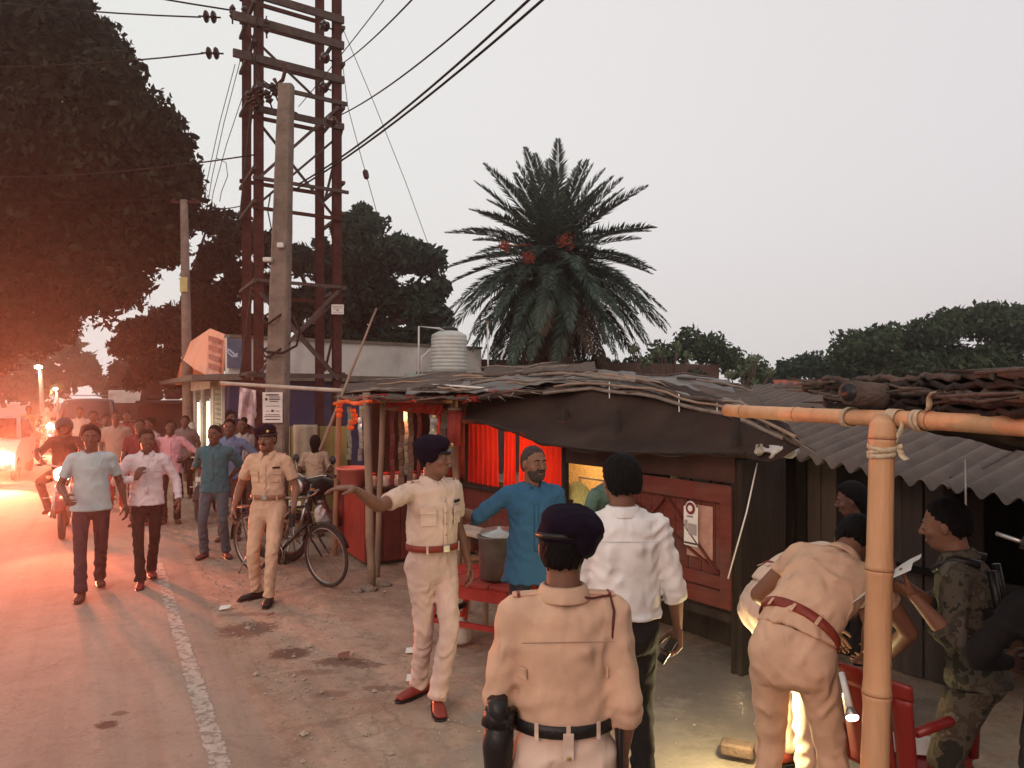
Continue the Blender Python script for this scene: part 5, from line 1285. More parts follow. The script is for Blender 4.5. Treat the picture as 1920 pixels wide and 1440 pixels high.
bl2 = thing('bulb', 'second lit bulb deeper inside the hut opening', 'lamp', wl_(1.5, .95, 1.55)); O('glass', mesh_np(v := lathe([(.008, .09), (.034, .02), (.036, -.005), (.002, -.042)], 12)[0], lathe([(.008, .09), (.034, .02), (.036, -.005), (.002, -.042)], 12)[1], True), glow('bulb_glow', (1.0, .78, .40), 25), bl2, Matrix.Translation(wl_(1.5, .95, 1.56)))
# tarpaulin: hangs from the ridge pole out over the front
bot = [(866, 783, 8.0), (940, 803, 7.5), (1015, 832, 7.0), (1110, 845, 6.5), (1200, 851, 6.1), (1300, 852, 5.7), (1398, 853, 5.35)]
top = [(880, 752, 8.5), (950, 744, 8.3), (1040, 733, 8.0), (1110, 727, 7.6), (1240, 746, 6.9), (1340, 774, 6.2), (1500, 838, 5.1)]
def curve(lst, n):
    P_ = [at(*p) for p in lst]; out = []
    for i in range(n + 1):
        t = i / n * (len(P_) - 1); k = min(int(t), len(P_) - 2); f_ = t - k
        a, b, c, d = P_[max(k - 1, 0)], P_[k], P_[k + 1], P_[min(k + 2, len(P_) - 1)]
        out.append(.5 * ((2 * b) + (c - a) * f_ + (2 * a - 5 * b + 4 * c - d) * f_ ** 2 + (3 * b - a - 3 * c + d) * f_ ** 3))
    return out
nb = 60; cb, ct = curve(bot, nb), curve(top, nb); g = []
for i in range(nb + 1):
    row = []
    for j in range(17):
        t = j / 16; p = ct[i].lerp(cb[i], t); u_ = i / nb
        p.z += -.10 * math.sin(math.pi * t) * .6 + .018 * mnoise.noise(Vector((u_ * 9, t * 3, 1))) + .030 * max(0, 1 - abs((u_ - .5) + (t) * .24 + .0) * 14) + .012 * math.sin(u_ * 40 + t * 5) * t
        p.z += -.012 * abs(math.sin(u_ * 23)) * (t > .97)
        p.y += .03 * mnoise.noise(Vector((u_ * 7, t * 4, 5))); row.append(tuple(p))
    g.append(row)
aw = thing('tarpaulin', 'large black tarpaulin awning sagging over the tea hut front', 'tarpaulin', wl_(1.5, -.3, 1.7))
solid(O('sheet', gridm(np.array(g)), M_tarp, aw), .006)
T('edge_pole', [p + Vector((0, .02, .01)) for p in cb[8::4]], .014, M_dwood, aw, 6)
# roof sheet behind the ridge, layered thatch, plastic and sticks
rf = thing('thatch_roof', 'patchy flat roof of thatch, plastic sheet and sticks over stall and hut', 'roof', at(900, 720, 9.0))
def rsurf(px, t, lift=0.0, seed=0):
    """t=0 front edge, 1 back edge; px is the place along the front edge"""
    fr = [(628, 748, 9.9), (690, 746, 8.15), (780, 748, 7.9), (890, 744, 8.0), (1000, 735, 7.9), (1110, 726, 7.5), (1240, 744, 6.8), (1340, 770, 6.2), (1430, 800, 5.6), (1500, 836, 5.05)]
    bk = [(640, 722, 12.2), (700, 716, 11.8), (800, 706, 11.4), (900, 696, 11.0), (1000, 691, 10.4), (1100, 692, 9.8), (1200, 704, 9.0), (1290, 706, 8.3), (1370, 718, 7.8), (1420, 745, 7.2)]
    k = 0
    while k < 8 and px > fr[k + 1][0]: k += 1
    f_ = (px - fr[k][0]) / (fr[k + 1][0] - fr[k][0]); a = at(*fr[k]).lerp(at(*fr[k + 1]), f_); b = at(*bk[k]).lerp(at(*bk[k + 1]), f_)
    p = a.lerp(b, t); p.z += lift + .05 * mnoise.noise(Vector((px * .012, t * 3, seed * 3.3))) + .02 * mnoise.noise(Vector((px * .05, t * 9, seed)))
    return p
for li, (x0, x1, t0, t1, lift, m) in enumerate(((628, 1500, 0, 1, 0.0, M_thatch), (760, 1120, .02, .5, .045, M_tarpg), (640, 880, .15, .7, .05, M_thatch), (980, 1420, .05, .95, .03, M_tarpg), (900, 1130, .45, .95, .07, M_thatch), (1240, 1500, .0, .35, .045, M_tarp), (1060, 1300, .0, .3, .04, M_tarpg))):
    nx = 60; g = np.array([[tuple(rsurf(x0 + (x1 - x0) * i / nx, t0 + (t1 - t0) * j / 14 + .04 * hn(i * .3, li, 1), lift, li)) for j in range(15)] for i in range(nx + 1)])
    solid(O('layer', gridm(g), m, rf), .022 if m is M_thatch else .005)
rs = random.Random(31)
for k in range(40):      # sticks and split bamboo lying along the roof
    px = rs.uniform(640, 1380); t = rs.uniform(0, .9) ** 1.3; w = rs.uniform(50, 190); q = min(1495, px + w); dt = rs.uniform(-.12, .12)
    pts = [rsurf(px + (q - px) * i / 5, min(1, max(-.01, t + dt * i / 5)), .06 + rs.uniform(0, .03), 0) for i in range(6)]
    r_ = rs.choice((.008, .011, .015, .02)); T('stick', pts, [r_] * 5 + [r_ * .5], rs.choice((M_stick, M_stick, M_bam_g, M_thatch)), rf, 6)
for k in range(46):      # short straw ends and rags fraying along the front edge
    px = rs.uniform(630, 1000); p = rsurf(px, 0, .0); q = p + Vector((rs.uniform(-.25, .25), rs.uniform(-.12, .0), rs.uniform(-.07, .03)))
    T('straw', [p + Vector((rs.uniform(-.2, .2), .1, .02)), p.lerp(q, .5), q], [.008, .006, .002], rs.choice((M_stick, M_rag, M_thatch)), rf, 5)
for k in range(34):
    px = rs.uniform(1230, 1500); p = rsurf(px, rs.uniform(0, .05), .02); d = (rsurf(min(1500, px + 14), 0) - rsurf(px - 14, 0)).normalized()
    q = p + d * rs.uniform(.1, .4) + Vector((0, 0, rs.uniform(-.05, .03))); T('straw', [p, q], [.007, .002], rs.choice((M_stick, M_thatch, M_dwood)), rf, 5)
T('edge_pole', [rsurf(x, 0, -.015) + Vector((0, -.01, 0)) for x in range(1020, 1500, 30)], .017, M_stick, rf, 8)
T('edge_pole', [rsurf(x, 0, .045) + Vector((0, -.02, 0)) for x in range(1040, 1500, 30)], .012, M_bam_g, rf, 8)
T('tie_strip', [rsurf(800, .25, .09), rsurf(850, .12, .09), rsurf(905, .02, .085), rsurf(915, -.01, .06)], .012, M_paper, rf, 5)
for px in (1145, 1275, 1345, 1385): T('tie', [rsurf(px, 0, .08), rsurf(px, -.01, -.05), rsurf(px, -.01, -.11)], .006, M_paper, rf, 5)
# white plastic bag stuffed at the roof end
def blob(nm, label, c, r, m, cat, seed, h=.012, amp=.02):
    fn = lambda P_: sd_ell(P_, c, r) + folds(P_, seed, amp)
    v, f = nets(fn, np.array(c) - np.array(r) * 1.3, np.array(c) + np.array(r) * 1.3, h); o = O(nm, mesh_np(relax(v, f, 1), f, True), m); tag(o, label, cat); return o
blob('plastic_bag', 'crumpled white plastic bag tucked under the tarpaulin\'s right corner', tuple(at(1455, 846, 5.3)), (.15, .08, .045), mat('white_plastic', (.42, .39, .37), .5, .15, 8, .3, 20), 'bag', 5, .010, .045)
T_ = T('stay_cord', [at(1420, 868, 5.5), at(1400, 960, 5.45), at(1365, 1085, 5.4)], .006, M_paper, None, 5); tag(T_, 'pale cord running down from the tarpaulin corner beside the red shutter', 'cord')

# ------------------------------------------------------------------ the small stall at left
F1, F2 = Vector((-2.29, 10.1, 0)), Vector((-1.73, 9.05, 0)); fe = (F2 - F1).normalized(); fn2 = Vector((-fe.y, fe.x, 0))
ye = math.atan2(fe.y, fe.x)
stl = thing('kiosk', 'small bamboo kiosk with red counter and hanging sachets', 'kiosk', (F1 + F2) / 2 + fn2 * .7)
ln = (F2 - F1).length
for i in range(8):
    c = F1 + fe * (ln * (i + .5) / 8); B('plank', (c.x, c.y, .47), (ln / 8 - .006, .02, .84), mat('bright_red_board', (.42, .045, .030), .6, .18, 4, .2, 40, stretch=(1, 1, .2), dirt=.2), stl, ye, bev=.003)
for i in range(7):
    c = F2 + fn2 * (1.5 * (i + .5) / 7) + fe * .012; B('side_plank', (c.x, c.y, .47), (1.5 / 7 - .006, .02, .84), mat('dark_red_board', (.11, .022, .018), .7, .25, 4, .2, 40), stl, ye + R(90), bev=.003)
B('counter_top', (F1 + F2) / 2 + fn2 * .72 + Vector((0, 0, .905)), (ln + .1, 1.5, .025), M_dwood, stl, ye)
B('ledge', (F1 + F2) / 2 - fn2 * .03 + Vector((0, 0, .90)), (ln + .12, .09, .03), mat('pale_ledge', (.45, .28, .22), .7), stl, ye, bev=.004)
cbk = (F1 + F2) / 2 + fn2 * 1.5
for i in range(6):
    c = F1 + fn2 * (.55 + .17 * i); B('end_plank', (c.x, c.y, 1.0), (.02, .165, 1.95), M_brown, stl, ye)
for i in range(12):
    c = cbk + fe * ((i - 5.5) * .17); B('back_plank', (c.x, c.y, 1.0), (.165, .02, 1.95), M_dwood, stl, ye)
for z in (1.15, 1.4, 1.62): B('shelf', cbk - fn2 * .14 + Vector((0, 0, z)), (1.9, .22, .02), M_dwood, stl, ye)
PT = []
for (bx, by, bZ, tx, ty_, tZ, r_, sd) in ((626, 1041, 9.7, 637, 742, 9.75, .036, 1), (697, 1100, 8.13, 687, 736, 8.2, .044, 2), (706, 1078, 8.6, 719, 742, 8.65, .034, 3), (860, 1052, 8.9, 852, 745, 8.7, .045, 4), (800, 1010, 10.8, 800, 735, 10.8, .04, 5)):
    a, b_ = at(bx, by, bZ), at(tx, ty_, tZ); a.z = -.1; bamboo('bamboo_post', a, b_, r_, r_ * .9, M_bam_g if sd != 1 else mat('orange_bamboo', (.33, .17, .10), .6, .25, 5, .15, 40, stretch=(1, 1, .3)), stl, .36, 12, sd); PT.append((a, b_))
for p, q in (((637, 748, 9.75), (687, 752, 8.2)), ((687, 744, 8.2), (852, 748, 8.7)), ((637, 742, 9.8), (800, 736, 10.8)), ((718, 760, 8.6), (852, 765, 8.7))):
    bamboo('rafter', at(*p) - Vector((0, 0, .03)), at(*q) - Vector((0, 0, .03)), .024, .022, M_bam_g, stl, .4, 8, 7)
# base stones at the posts
for px, py, r_ in ((690, 1108, .07), (722, 1100, .05), (670, 1112, .045)):
    x, y = gp(px, py); fn = lambda P_: sd_ell(P_, (x, y, .02), (r_ * 1.5, r_, r_ * .7)) + folds(P_ * 2, 3, .01)
    v, f = nets(fn, (x - .15, y - .12, -.08), (x + .15, y + .12, .12), .012); tag(O('stone', mesh_np(v, f, True), M_conc), {690: 'rounded stone at the foot of the kiosk\'s nearest post', 722: 'small stone between the two kiosk post feet', 670: 'low stone left of the nearest kiosk post foot'}[px], 'stone', 'stones at the kiosk posts')
# strips of sachets
sm = [mat('sachet_green_grey', (.20, .22, .17), .35, .25, 30, .1), mat('sachet_brown', (.18, .10, .07), .35, .25, 30, .1), mat('sachet_silver', (.40, .38, .34), .25, .2, 30, .1, metal=.5), mat('sachet_maroon', (.20, .035, .035), .35, .25, 30, .1)]
for m in sm: pass
sg = [mesh_np([(x * .055, -.006 * (1 - x * x * 4) * (1 - z * z * 4), z * .075) for x in (-.5, -.2, .2, .5) for z in (-.5, -.2, .2, .5)], [(i * 4 + j, i * 4 + j + 1, i * 4 + j + 5, i * 4 + j + 4) for i in range(3) for j in range(3)], True) for _ in sm]
for me, m in zip(sg, sm): me.materials.append(m)
rs = random.Random(77)
SHELF = ('lowest', 'middle', 'top')
lbl = {0: 'grey-green', 1: 'brown', 2: 'silvery', 3: 'maroon'}
for i, (px, py, Z, n_, ci, w, where) in enumerate(((655, 765, 9.5, 9, 0, 1.0, 'between the two leftmost posts'), (676, 762, 9.0, 9, 2, .9, 'just left of the thick front post'), (735, 768, 8.75, 12, 3, 1, 'next to the pinkish third post'), (752, 772, 9.1, 13, 1, 1.1, 'second from the third post'), (770, 774, 9.0, 14, 1, 1.2, 'third from the third post'), (786, 770, 8.9, 15, 3, .9, 'left of the wide silvery strip'), (812, 775, 8.6, 11, 2, 1.5, 'wide one beside the officer\'s beret'), (832, 772, 8.9, 9, 0, 1.2, 'behind the officer\'s beret'), (843, 768, 8.6, 9, 0, 1.0, 'rightmost, near the red roll'), (762, 760, 9.4, 12, 0, 1.0, 'deeper inside, behind the brown ones'))):
    p = at(px, py, Z); t = thing('sachet_strip', f'{lbl[ci]} sachet strip hanging in the kiosk, {where}', 'sachet strip', p, 0, 'sachet strips hanging in the kiosk')
    for k in range(n_):
        M = Matrix.Translation(p + Vector((.008 * math.sin(k * 1.3 + i), 0, -.02 - k * .073))) @ Matrix.Rotation(R(rs.uniform(-22, 22)), 4, 'Z') @ Matrix.Rotation(R(rs.uniform(-8, 14)), 4, 'X') @ Matrix.Diagonal((w, 1, .95, 1))
        O('sachet', sg[ci], None, t, M)
# red cloths, garland, roll, bucket, jars
def ragq(nm, label, pts, m, par=None, n=10):
    a, b, c, d = [at(*p) for p in pts]; g = np.array([[tuple(a.lerp(b, i / n).lerp(d.lerp(c, i / n), j / n) + Vector((0, .03 * math.sin(i * 1.7 + j * .6), .008 * math.sin(i * 2.3) * (j == n)))) for j in range(n + 1)] for i in range(n + 1)])
    o = O(nm, gridm(g), m, par); solid(o, .004)
    if label: tag(o, label, 'cloth')
    return o
ragq('red_cloth', 'red cloth valance along the kiosk top behind the posts', [(725, 752, 8.6), (800, 756, 8.6), (800, 776, 8.6), (725, 768, 8.6)], M_rag)
ragq('red_cloth', 'small red square cloth above the wide silvery sachet strip', [(800, 758, 8.4), (830, 758, 8.4), (829, 780, 8.4), (801, 776, 8.4)], M_rag)
ragq('red_cloth', 'red rag hanging from the roof edge right of the kiosk', [(855, 740, 8.1), (890, 740, 8.1), (892, 754, 8.1), (858, 752, 8.1)], M_rag)
ragq('red_cloth', 'dark red sheet closing the back of the kiosk\'s right side', [(820, 770, 9.2), (872, 770, 9.2), (872, 900, 9.2), (820, 900, 9.2)], mat('dull_red_sheet', (.16, .022, .018), .9))
og_ = mat('orange_marigold', (.75, .12, .025), .8, .3, 30, .5)
def garland(label, pts, r_, dens):
    pr = []; rs_ = random.Random(len(pts) * 7 + int(r_ * 1000)); P_ = [at(*p) for p in pts]
    for i in range(len(P_) - 1):
        n = max(2, int((P_[i + 1] - P_[i]).length / dens))
        for k in range(n):
            c = P_[i].lerp(P_[i + 1], k / n); rr = r_ * rs_.uniform(.8, 1.2); pr.append(([c + Vector((math.cos(a) * rr * q, math.sin(a) * rr * q, z * rr)) for q, z in ((1, 0), (.7, .6), (.7, -.6)) for a in [j * math.pi / 3 for j in range(6)]], [(j, (j + 1) % 6, 6 + (j + 1) % 6, 6 + j) for j in range(6)] + [(j, 12 + j, 12 + (j + 1) % 6, (j + 1) % 6) for j in range(6)] + [tuple(range(6, 12)), tuple(range(17, 11, -1))]))
    v, f = merge(pr); o = O('garland', mesh_np(v, f), og_); tag(o, label, 'garland', 'orange garlands on the kiosk'); return o
garland('orange garland draped along the kiosk\'s front rafter', [(628, 757, 9.7), (650, 752, 9.2), (668, 757, 8.6), (690, 753, 8.1), (722, 752, 8.4)], .030, .045)
garland('short orange garland bunch on the leftmost kiosk post', [(636, 760, 9.6), (635, 788, 9.6)], .052, .06)
garland('orange garland bunch hanging second from the left in the kiosk', [(662, 770, 9.3), (667, 788, 9.3), (660, 792, 9.3), (655, 812, 9.3)], .045, .055)
rl = thing('rolled_mat', 'red rolled mat standing at the kiosk\'s right end under the roof', 'mat', at(853, 820, 8.3)); T('roll', [at(853, 768, 8.3), at(850, 835, 8.3)], .075, mat('roll_red', (.24, .035, .03), .8, .2, 8), rl, 16); T('cap', [at(853, 764, 8.3), at(853, 769, 8.3)], .08, M_bam_g, rl, 16)
bk_ = thing('bucket', 'pink plastic tub standing on the kiosk counter at left', 'bucket', at(663, 925, 9.4)); v, f = lathe([(.16, 0), (.20, .20), (.215, .20), (.215, .225), (.19, .225), (.15, .02)], 20)
O('tub', mesh_np(v, f, True), mat('pink_plastic', (.62, .18, .14), .5, .1, 4, .05), bk_, Matrix.Translation(Vector((at(663, 900, 9.4).x, 9.4, .92))))
jm = mat('cloudy_jar_plastic', (.40, .24, .20), .25, .3, 20, .1, col2=(.58, .45, .38))
for i in range(7):
    c = F2 + fn2 * (.12 + .17 * i) - fe * .12 + Vector((0, 0, .92)); j = thing('jar', ['first', 'second', 'third', 'fourth', 'fifth', 'sixth', 'seventh'][i] + ' sweet jar from the front post on the kiosk counter', 'jar', c, 0, 'sweet jars on the kiosk counter')
    v, f = lathe([(.055, 0), (.06, .02), (.06, .12), (.045, .145)], 14); O('body', mesh_np(v, f, True), jm, j, Matrix.Translation(c)); v, f = lathe([(.05, 0), (.05, .025), (.01, .03)], 14); O('lid', mesh_np(v, f, True), M_rag, j, Matrix.Translation(c + Vector((0, 0, .145))))
for k in range(3):       # bottles on kiosk shelves
    for i in range(7):
        c = cbk - fn2 * .16 + fe * ((i - 3) * .22) + Vector((0, 0, (1.16, 1.41, 1.63)[k])); v, f = lathe([(.04, 0), (.042, .10), (.018, .15), (.018, .18)], 10)
        tag(O('bottle', mesh_np(v, f, True), sm[(i + k) % 4], None, Matrix.Translation(c)), ('first', 'second', 'third', 'fourth', 'fifth', 'sixth', 'seventh')[i] + ' small bottle from the near end on the kiosk\'s ' + SHELF[k] + ' back shelf', 'bottle', 'bottles on the kiosk shelves')
lamp('kiosk_fill_light', at(760, 775, 9.3), (1.0, .30, .14), 16, .08)  # fill light added to redden the kiosk inside
kb = thing('bulb', 'small red bulb added under the kiosk roof to redden its inside', 'lamp', at(760, 765, 9.3)); v, f = lathe([(.008, .05), (.03, .02), (.03, -.01), (.002, -.03)], 12)
O('glass', mesh_np(v, f, True), glow('added_red_bulb_glow', (1.0, .22, .10), 12), kb, Matrix.Translation(at(760, 762, 9.3)))  # glowing bulb added as the visible source of the kiosk fill

# ------------------------------------------------------------------ red table, pot, jar between officer and kurta man
M_redt = mat('bright_red_paint', (.34, .026, .018), .6, .25, 5, .25, 40, dirt=.4)
tbl = thing('table', 'low red wooden table carrying the steel pot', 'table', (-.38, 6.05, 0))
tx, ty2, tyaw = -.22, 6.35, R(-28)
RT = Matrix.Translation((tx, ty2, 0)) @ Matrix.Rotation(tyaw, 4, 'Z'); WMX[tbl.name] = RT; tbl.matrix_basis = RT
for k in range(4): LB('top_plank', (-.30 + k * .2, 0, .53), (.19, .62, .03), M_redt, tbl, .004)
for x in (-.34, .34):
    for y in (-.26, .26): beam('leg', RT @ Vector((x * .92, y * .9, .51)), RT @ Vector((x * 1.12, y * 1.1, 0)), .05, .045, M_redt, tbl, bev=.005)
LB('apron', (0, -.28, .46), (.72, .025, .10), M_redt, tbl); LB('stretcher', (-.35, 0, .2), (.03, .55, .04), M_dwood, tbl); LB('stretcher', (0, -.27, .2), (.7, .03, .04), M_redt, tbl)
pot = thing('pot', 'tall dented steel cooking pot on the red table', 'pot', (-.12, 6.2, .545)); v, f = lathe([(.12, 0), (.145, .03), (.15, .33), (.165, .35), (.165, .36), (.14, .355), (.135, .05), (.001, .04)], 28)
O('shell', mesh_np(v, f, True), mat('dull_steel', (.20, .17, .155), .45, .25, 8, .15, 30, metal=.8, dirt=.4), pot, Matrix.Translation((-.12, 6.2, .546))); v, f = lathe([(.163, 0), (.158, .02), (.02, .04), (.02, .06), (.001, .06)], 24)
O('lid', mesh_np(v, f, True), M_steel, pot, Matrix.Translation((-.10, 6.19, .915)) @ Matrix.Rotation(R(6), 4, 'X'))
tr_ = thing('bench', 'pale worn wooden bench end behind the pointing officer\'s hand', 'bench', (-.3, 6.95, 0))
RT2 = Matrix.Translation((-.32, 6.9, 0)) @ Matrix.Rotation(R(-50), 4, 'Z'); WMX[tr_.name] = RT2; tr_.matrix_basis = RT2
LB('seat', (0, 0, .80), (.62, .26, .035), mat('pale_worn_wood', (.34, .26, .21), .8, .25, 6, .3, 30), tr_, .006)
for x in (-.25, .25):
    for y in (-.09, .09): LB('leg', (x, y, .39), (.04, .04, .78), M_bam_g, tr_, .004)
jr = thing('jug', 'cloudy white plastic jug on the ground under the red table', 'jug', (-.42, 6.28, .02)); v, f = lathe([(.075, 0), (.09, .03), (.09, .12), (.07, .16), (.03, .19), (.03, .22)], 18)
O('body', mesh_np(v, f, True), mat('cloudy_white_plastic', (.48, .42, .36), .5, .15, 5, .1), jr, Matrix.Translation((-.42, 6.26, .02))); O('cap', mesh_np(*lathe([(.034, 0), (.034, .025), (.001, .026)], 14)), M_rag, jr, Matrix.Translation((-.42, 6.26, .235)))

# ------------------------------------------------------------------ corrugated roof building at right
E2 = Vector((.55, -.83, 0)).normalized(); N2 = Vector((.83, .55, 0)).normalized(); P1 = Vector((2.05, 6.3, 1.60))
M_corr = mat('grey_corrugated_sheet', (.075, .058, .052), .8, .3, 3, .3, 30, col2=(.125, .100, .090), dirt=.4)
shed = thing('shed', 'long dark shed with a grey corrugated roof behind the bamboo frame', 'shed', P1 + N2 * 1.5 - Vector((0, 0, 1.6)))
def corr(s0, s1, d0, d1, lift, nm='roof_sheet', m=M_corr, seed=0):
    nx = int(abs(s1 - s0) / .146 * 10); g = []
    for i in range(nx + 1):
        s = s0 + (s1 - s0) * i / nx; row = []
        for j in range(7):
            d = d0 + (d1 - d0) * j / 6; p = P1 + E2 * s + N2 * d; p.z += -.108 * s * (s > 0) + .02 * s * (s < 0) + d * .22 + lift + .031 * math.sin(s / .146 * 2 * math.pi) + .012 * mnoise.noise(Vector((s, d, seed))); row.append(tuple(p))
        g.append(row)
    o = O(nm, gridm(np.array(g)), m, shed); solid(o, .006, 1); return o
for k, s0 in enumerate((-2.1, -1.2, -.3, .6, 1.5, 2.4, 3.3)):
    corr(s0, s0 + .93, -.05 - .03 * (k % 2), 1.35, .004 * (k % 2), seed=k); corr(s0, s0 + .93, 1.25, 2.5, .016 + .004 * (k % 2), seed=k + 9)
# wall planks set back under the eave
rs = random.Random(8)
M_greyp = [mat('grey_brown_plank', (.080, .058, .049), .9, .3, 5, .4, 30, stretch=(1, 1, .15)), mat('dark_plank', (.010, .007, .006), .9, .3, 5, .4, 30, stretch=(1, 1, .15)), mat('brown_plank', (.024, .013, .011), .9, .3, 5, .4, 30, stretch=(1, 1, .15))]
s = -1.3
while s < 4.4:
    w = rs.uniform(.10, .17)
    if not (1.55 < s < 2.7):
        p = P1 + E2 * (s + w / 2) + N2 * (.32 + rs.uniform(-.01, .01)); h_ = 1.52 - .108 * max(0, s)
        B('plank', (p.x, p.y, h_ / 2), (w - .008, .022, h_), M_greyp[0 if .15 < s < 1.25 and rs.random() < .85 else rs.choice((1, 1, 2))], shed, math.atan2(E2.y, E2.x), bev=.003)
    s += w
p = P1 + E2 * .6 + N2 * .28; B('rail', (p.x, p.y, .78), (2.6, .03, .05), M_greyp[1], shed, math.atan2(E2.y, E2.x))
for s in (-1.2, .1, 1.4, 2.7, 4.0):
    p = P1 + E2 * s + N2 * .22; T('post', [(p.x, p.y, -.1), (p.x, p.y, 1.62 - .1 * max(0, s))], .045, M_greyp[2], shed, 10)
for w_ in ((-1.4, 4.5, 2.5),): 
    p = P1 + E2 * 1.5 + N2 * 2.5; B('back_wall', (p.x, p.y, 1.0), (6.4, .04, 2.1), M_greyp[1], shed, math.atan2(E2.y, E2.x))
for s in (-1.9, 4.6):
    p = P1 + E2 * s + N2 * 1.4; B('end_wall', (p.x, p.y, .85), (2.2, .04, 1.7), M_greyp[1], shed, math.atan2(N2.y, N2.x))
rt = thing('tile_roof', 'scrap of red tiled roof showing behind the corrugated roof', 'roof', at(1505, 728, 10.5))
for i in range(11):
    for j in range(3):
        a = at(1448 + 12 * i + 5 * j, 735 - 8 * j, 10.6 + .2 * j); B('tile', a, (.10, .24, .03), mat('red_clay_tile', (.27, .075, .05), .85, .25, 6, .3), rt, R(-8), pitch=R(22), bev=.01)
B('gable', at(1505, 770, 10.9), (1.0, .3, .5), M_dwood, rt)
cd = T('hook_rod', [at(1811, 862, 4.0), at(1811, 915, 4.0), at(1811, 948, 4.0)], .005, M_paper, None, 5); tag(cd, 'thin hanging rod under the corrugated eave above the soldier', 'rod')

# ------------------------------------------------------------------ thatched canopy on pale bamboo, near right
M_bamb = mat('golden_bamboo', (.47, .225, .105), .5, .14, 7, .25, 70, stretch=(1, 1, .12), col2=(.64, .36, .19), spec=.35, dirt=.28)
M_node = mat('bamboo_node', (.30, .14, .075), .6, .2, 20, .2)
M_jute = mat('jute_strip', (.50, .40, .27), .85, .2, 20, .4, 80)
can = thing('canopy', 'thatched canopy carried by thick golden bamboo post and beam', 'canopy', (1.27, 2.75, 0))
def bambig(nm, p, q, r0, r1, nodes, par, m=M_bamb):
    p, q = Vector(p), Vector(q); pts, rr = [p], [r0]; d = (q - p).normalized()
    for t in nodes:
        c = p.lerp(q, t); r_ = r0 + (r1 - r0) * t
        sdw = d.orthogonal().normalized() * r_ * .10 * math.sin(t * 37)
        for ds, kk in ((-.05, 1.0), (-.014, 1.05), (-.003, 1.11), (.0, .985), (.005, 1.09), (.016, 1.03), (.05, .985)): pts.append(c + sdw + d * ds); rr.append(r_ * kk)
    pts.append(q); rr.append(r1); o = T(nm, pts, rr, m, par, 24)
    for t in nodes:
        r_ = r0 + (r1 - r0) * t; c = p.lerp(q, t) + d.orthogonal().normalized() * r_ * .10 * math.sin(t * 37); T('node', [c - d * .0045, c - d * .001, c + d * .0025], [r_ * 1.03, r_ * 1.115, r_ * 1.03], M_node, o, 24)
    return o
pt, pb = at(1655, 797, 2.78), at(1640, 1440, 2.72); dpp = (pb - pt) / (pt.z - pb.z); pbot = pt + dpp * (pt.z + .1)
bambig('post', pt, pbot, .043, .050, (.025, .255, .47, .69, .88), can)
ba, bb_ = at(1363, 769, 4.0), at(1921, 800, 2.42); bambig('beam', ba, ba + (bb_ - ba) * 1.7, .031, .035, (.055, .20, .46, .68, .9), can)
hv, hf2 = lathe([(.031, 0), (.031, .03), (.024, .031), (.024, .004), (.001, .004)], 20); 
post_dir = (pbot - pt).normalized(); bdir = (bb_ - ba).normalized()
def wrap(nm, c, ax_, r_, n, w, m=M_jute, par=can, seed=0, th=.004):
    rs_ = random.Random(seed); Bm = basis(ax_)
    for k in range(n):
        off = (k - n / 2) * w * .8; tl = rs_.uniform(-.35, .35); pts = []
        g = []
        for i in range(25):
            a = i / 24 * 2 * math.pi; row = []
            for j in (-.5, .5):
                row.append(tuple(Vector(c) + Bm @ Vector((math.cos(a) * (r_ + th), math.sin(a) * (r_ + th), off + j * w + math.sin(a + k) * tl * r_))))
            g.append(row)
        solid(O(nm, gridm(np.array(g)), m, par), .003)
wrap('lashing', pt + post_dir * .10, post_dir, .045, 3, .016, seed=1); 
def bp(px): t = (px - 1363) / 558; Z = 4.0 + (2.42 - 4.0) * 0; 
# points on the beam seen at a given picture column
def beam_at(px):
    k = (px - 960) / FPX; d = bb_ - ba; t = (k * ba.y - ba.x) / (d.x - k * d.y); return ba + d * t
for px, n, sd in ((1595, 2, 2), (1682, 3, 3), (1727, 2, 4)): wrap('lashing', beam_at(px), bdir, .035, n, .018, seed=sd)
for a, b_ in ((beam_at(1682) + Vector((0, -.045, .0)), pt + post_dir * .09 + Vector((.03, -.03, 0))), (beam_at(1727) + Vector((0, -.03, .03)), at(1750, 735, 2.7)), (pt + post_dir * .08 + Vector((.04, -.02, 0)), at(1700, 862, 2.7))):
    g = []; a, b_ = Vector(a), Vector(b_); sdv = (b_ - a).cross(Vector((0, 1, 0))).normalized() * .011
    for i in range(9): p = a.lerp(b_, i / 8) + Vector((0, -.01 * math.sin(i * .8), 0)); g.append([tuple(p - sdv), tuple(p + sdv)])
    solid(O('tie_strip', gridm(np.array(g)), M_jute, can), .002)
v, f = disc(.03); T('knot', [pt + post_dir * .07 + Vector((.045, -.03, 0)), pt + post_dir * .085 + Vector((.05, -.035, 0))], [.012, .010], M_jute, can, 8)
# thatch slab: slopes down away from the post, logs beneath
cn = [at(1545, 722, 3.75), at(1960, 694, 2.35), Vector((3.6, 3.3, 1.62)), Vector((3.0, 4.9, 1.72))]
cn = [at(1545, 712, 3.7), at(1990, 700, 2.2), at(2350, 800, 2.6), at(1900, 800, 4.1)]
rs = random.Random(3)
for li in range(5):
    g = []
    for i in range(41):
        row = []
        for j in range(17):
            a = cn[0].lerp(cn[1], i / 40); b_ = cn[3].lerp(cn[2], i / 40); p = a.lerp(b_, j / 16)
            p.z += -.03 * li + .02 * mnoise.noise(Vector((i * .25, j * .3, li))) + .008 * math.sin(i * 2.1 + li * 2 + j); 
            if j == 0: p += Vector((rs.uniform(-.02, .02), rs.uniform(-.03, .03) , 0))
            row.append(tuple(p))
        g.append(row)
    solid(O('thatch_layer', gridm(np.array(g)), (M_thatch, M_dwood, M_thatch, M_dwood, M_dwood)[li], can), .02)
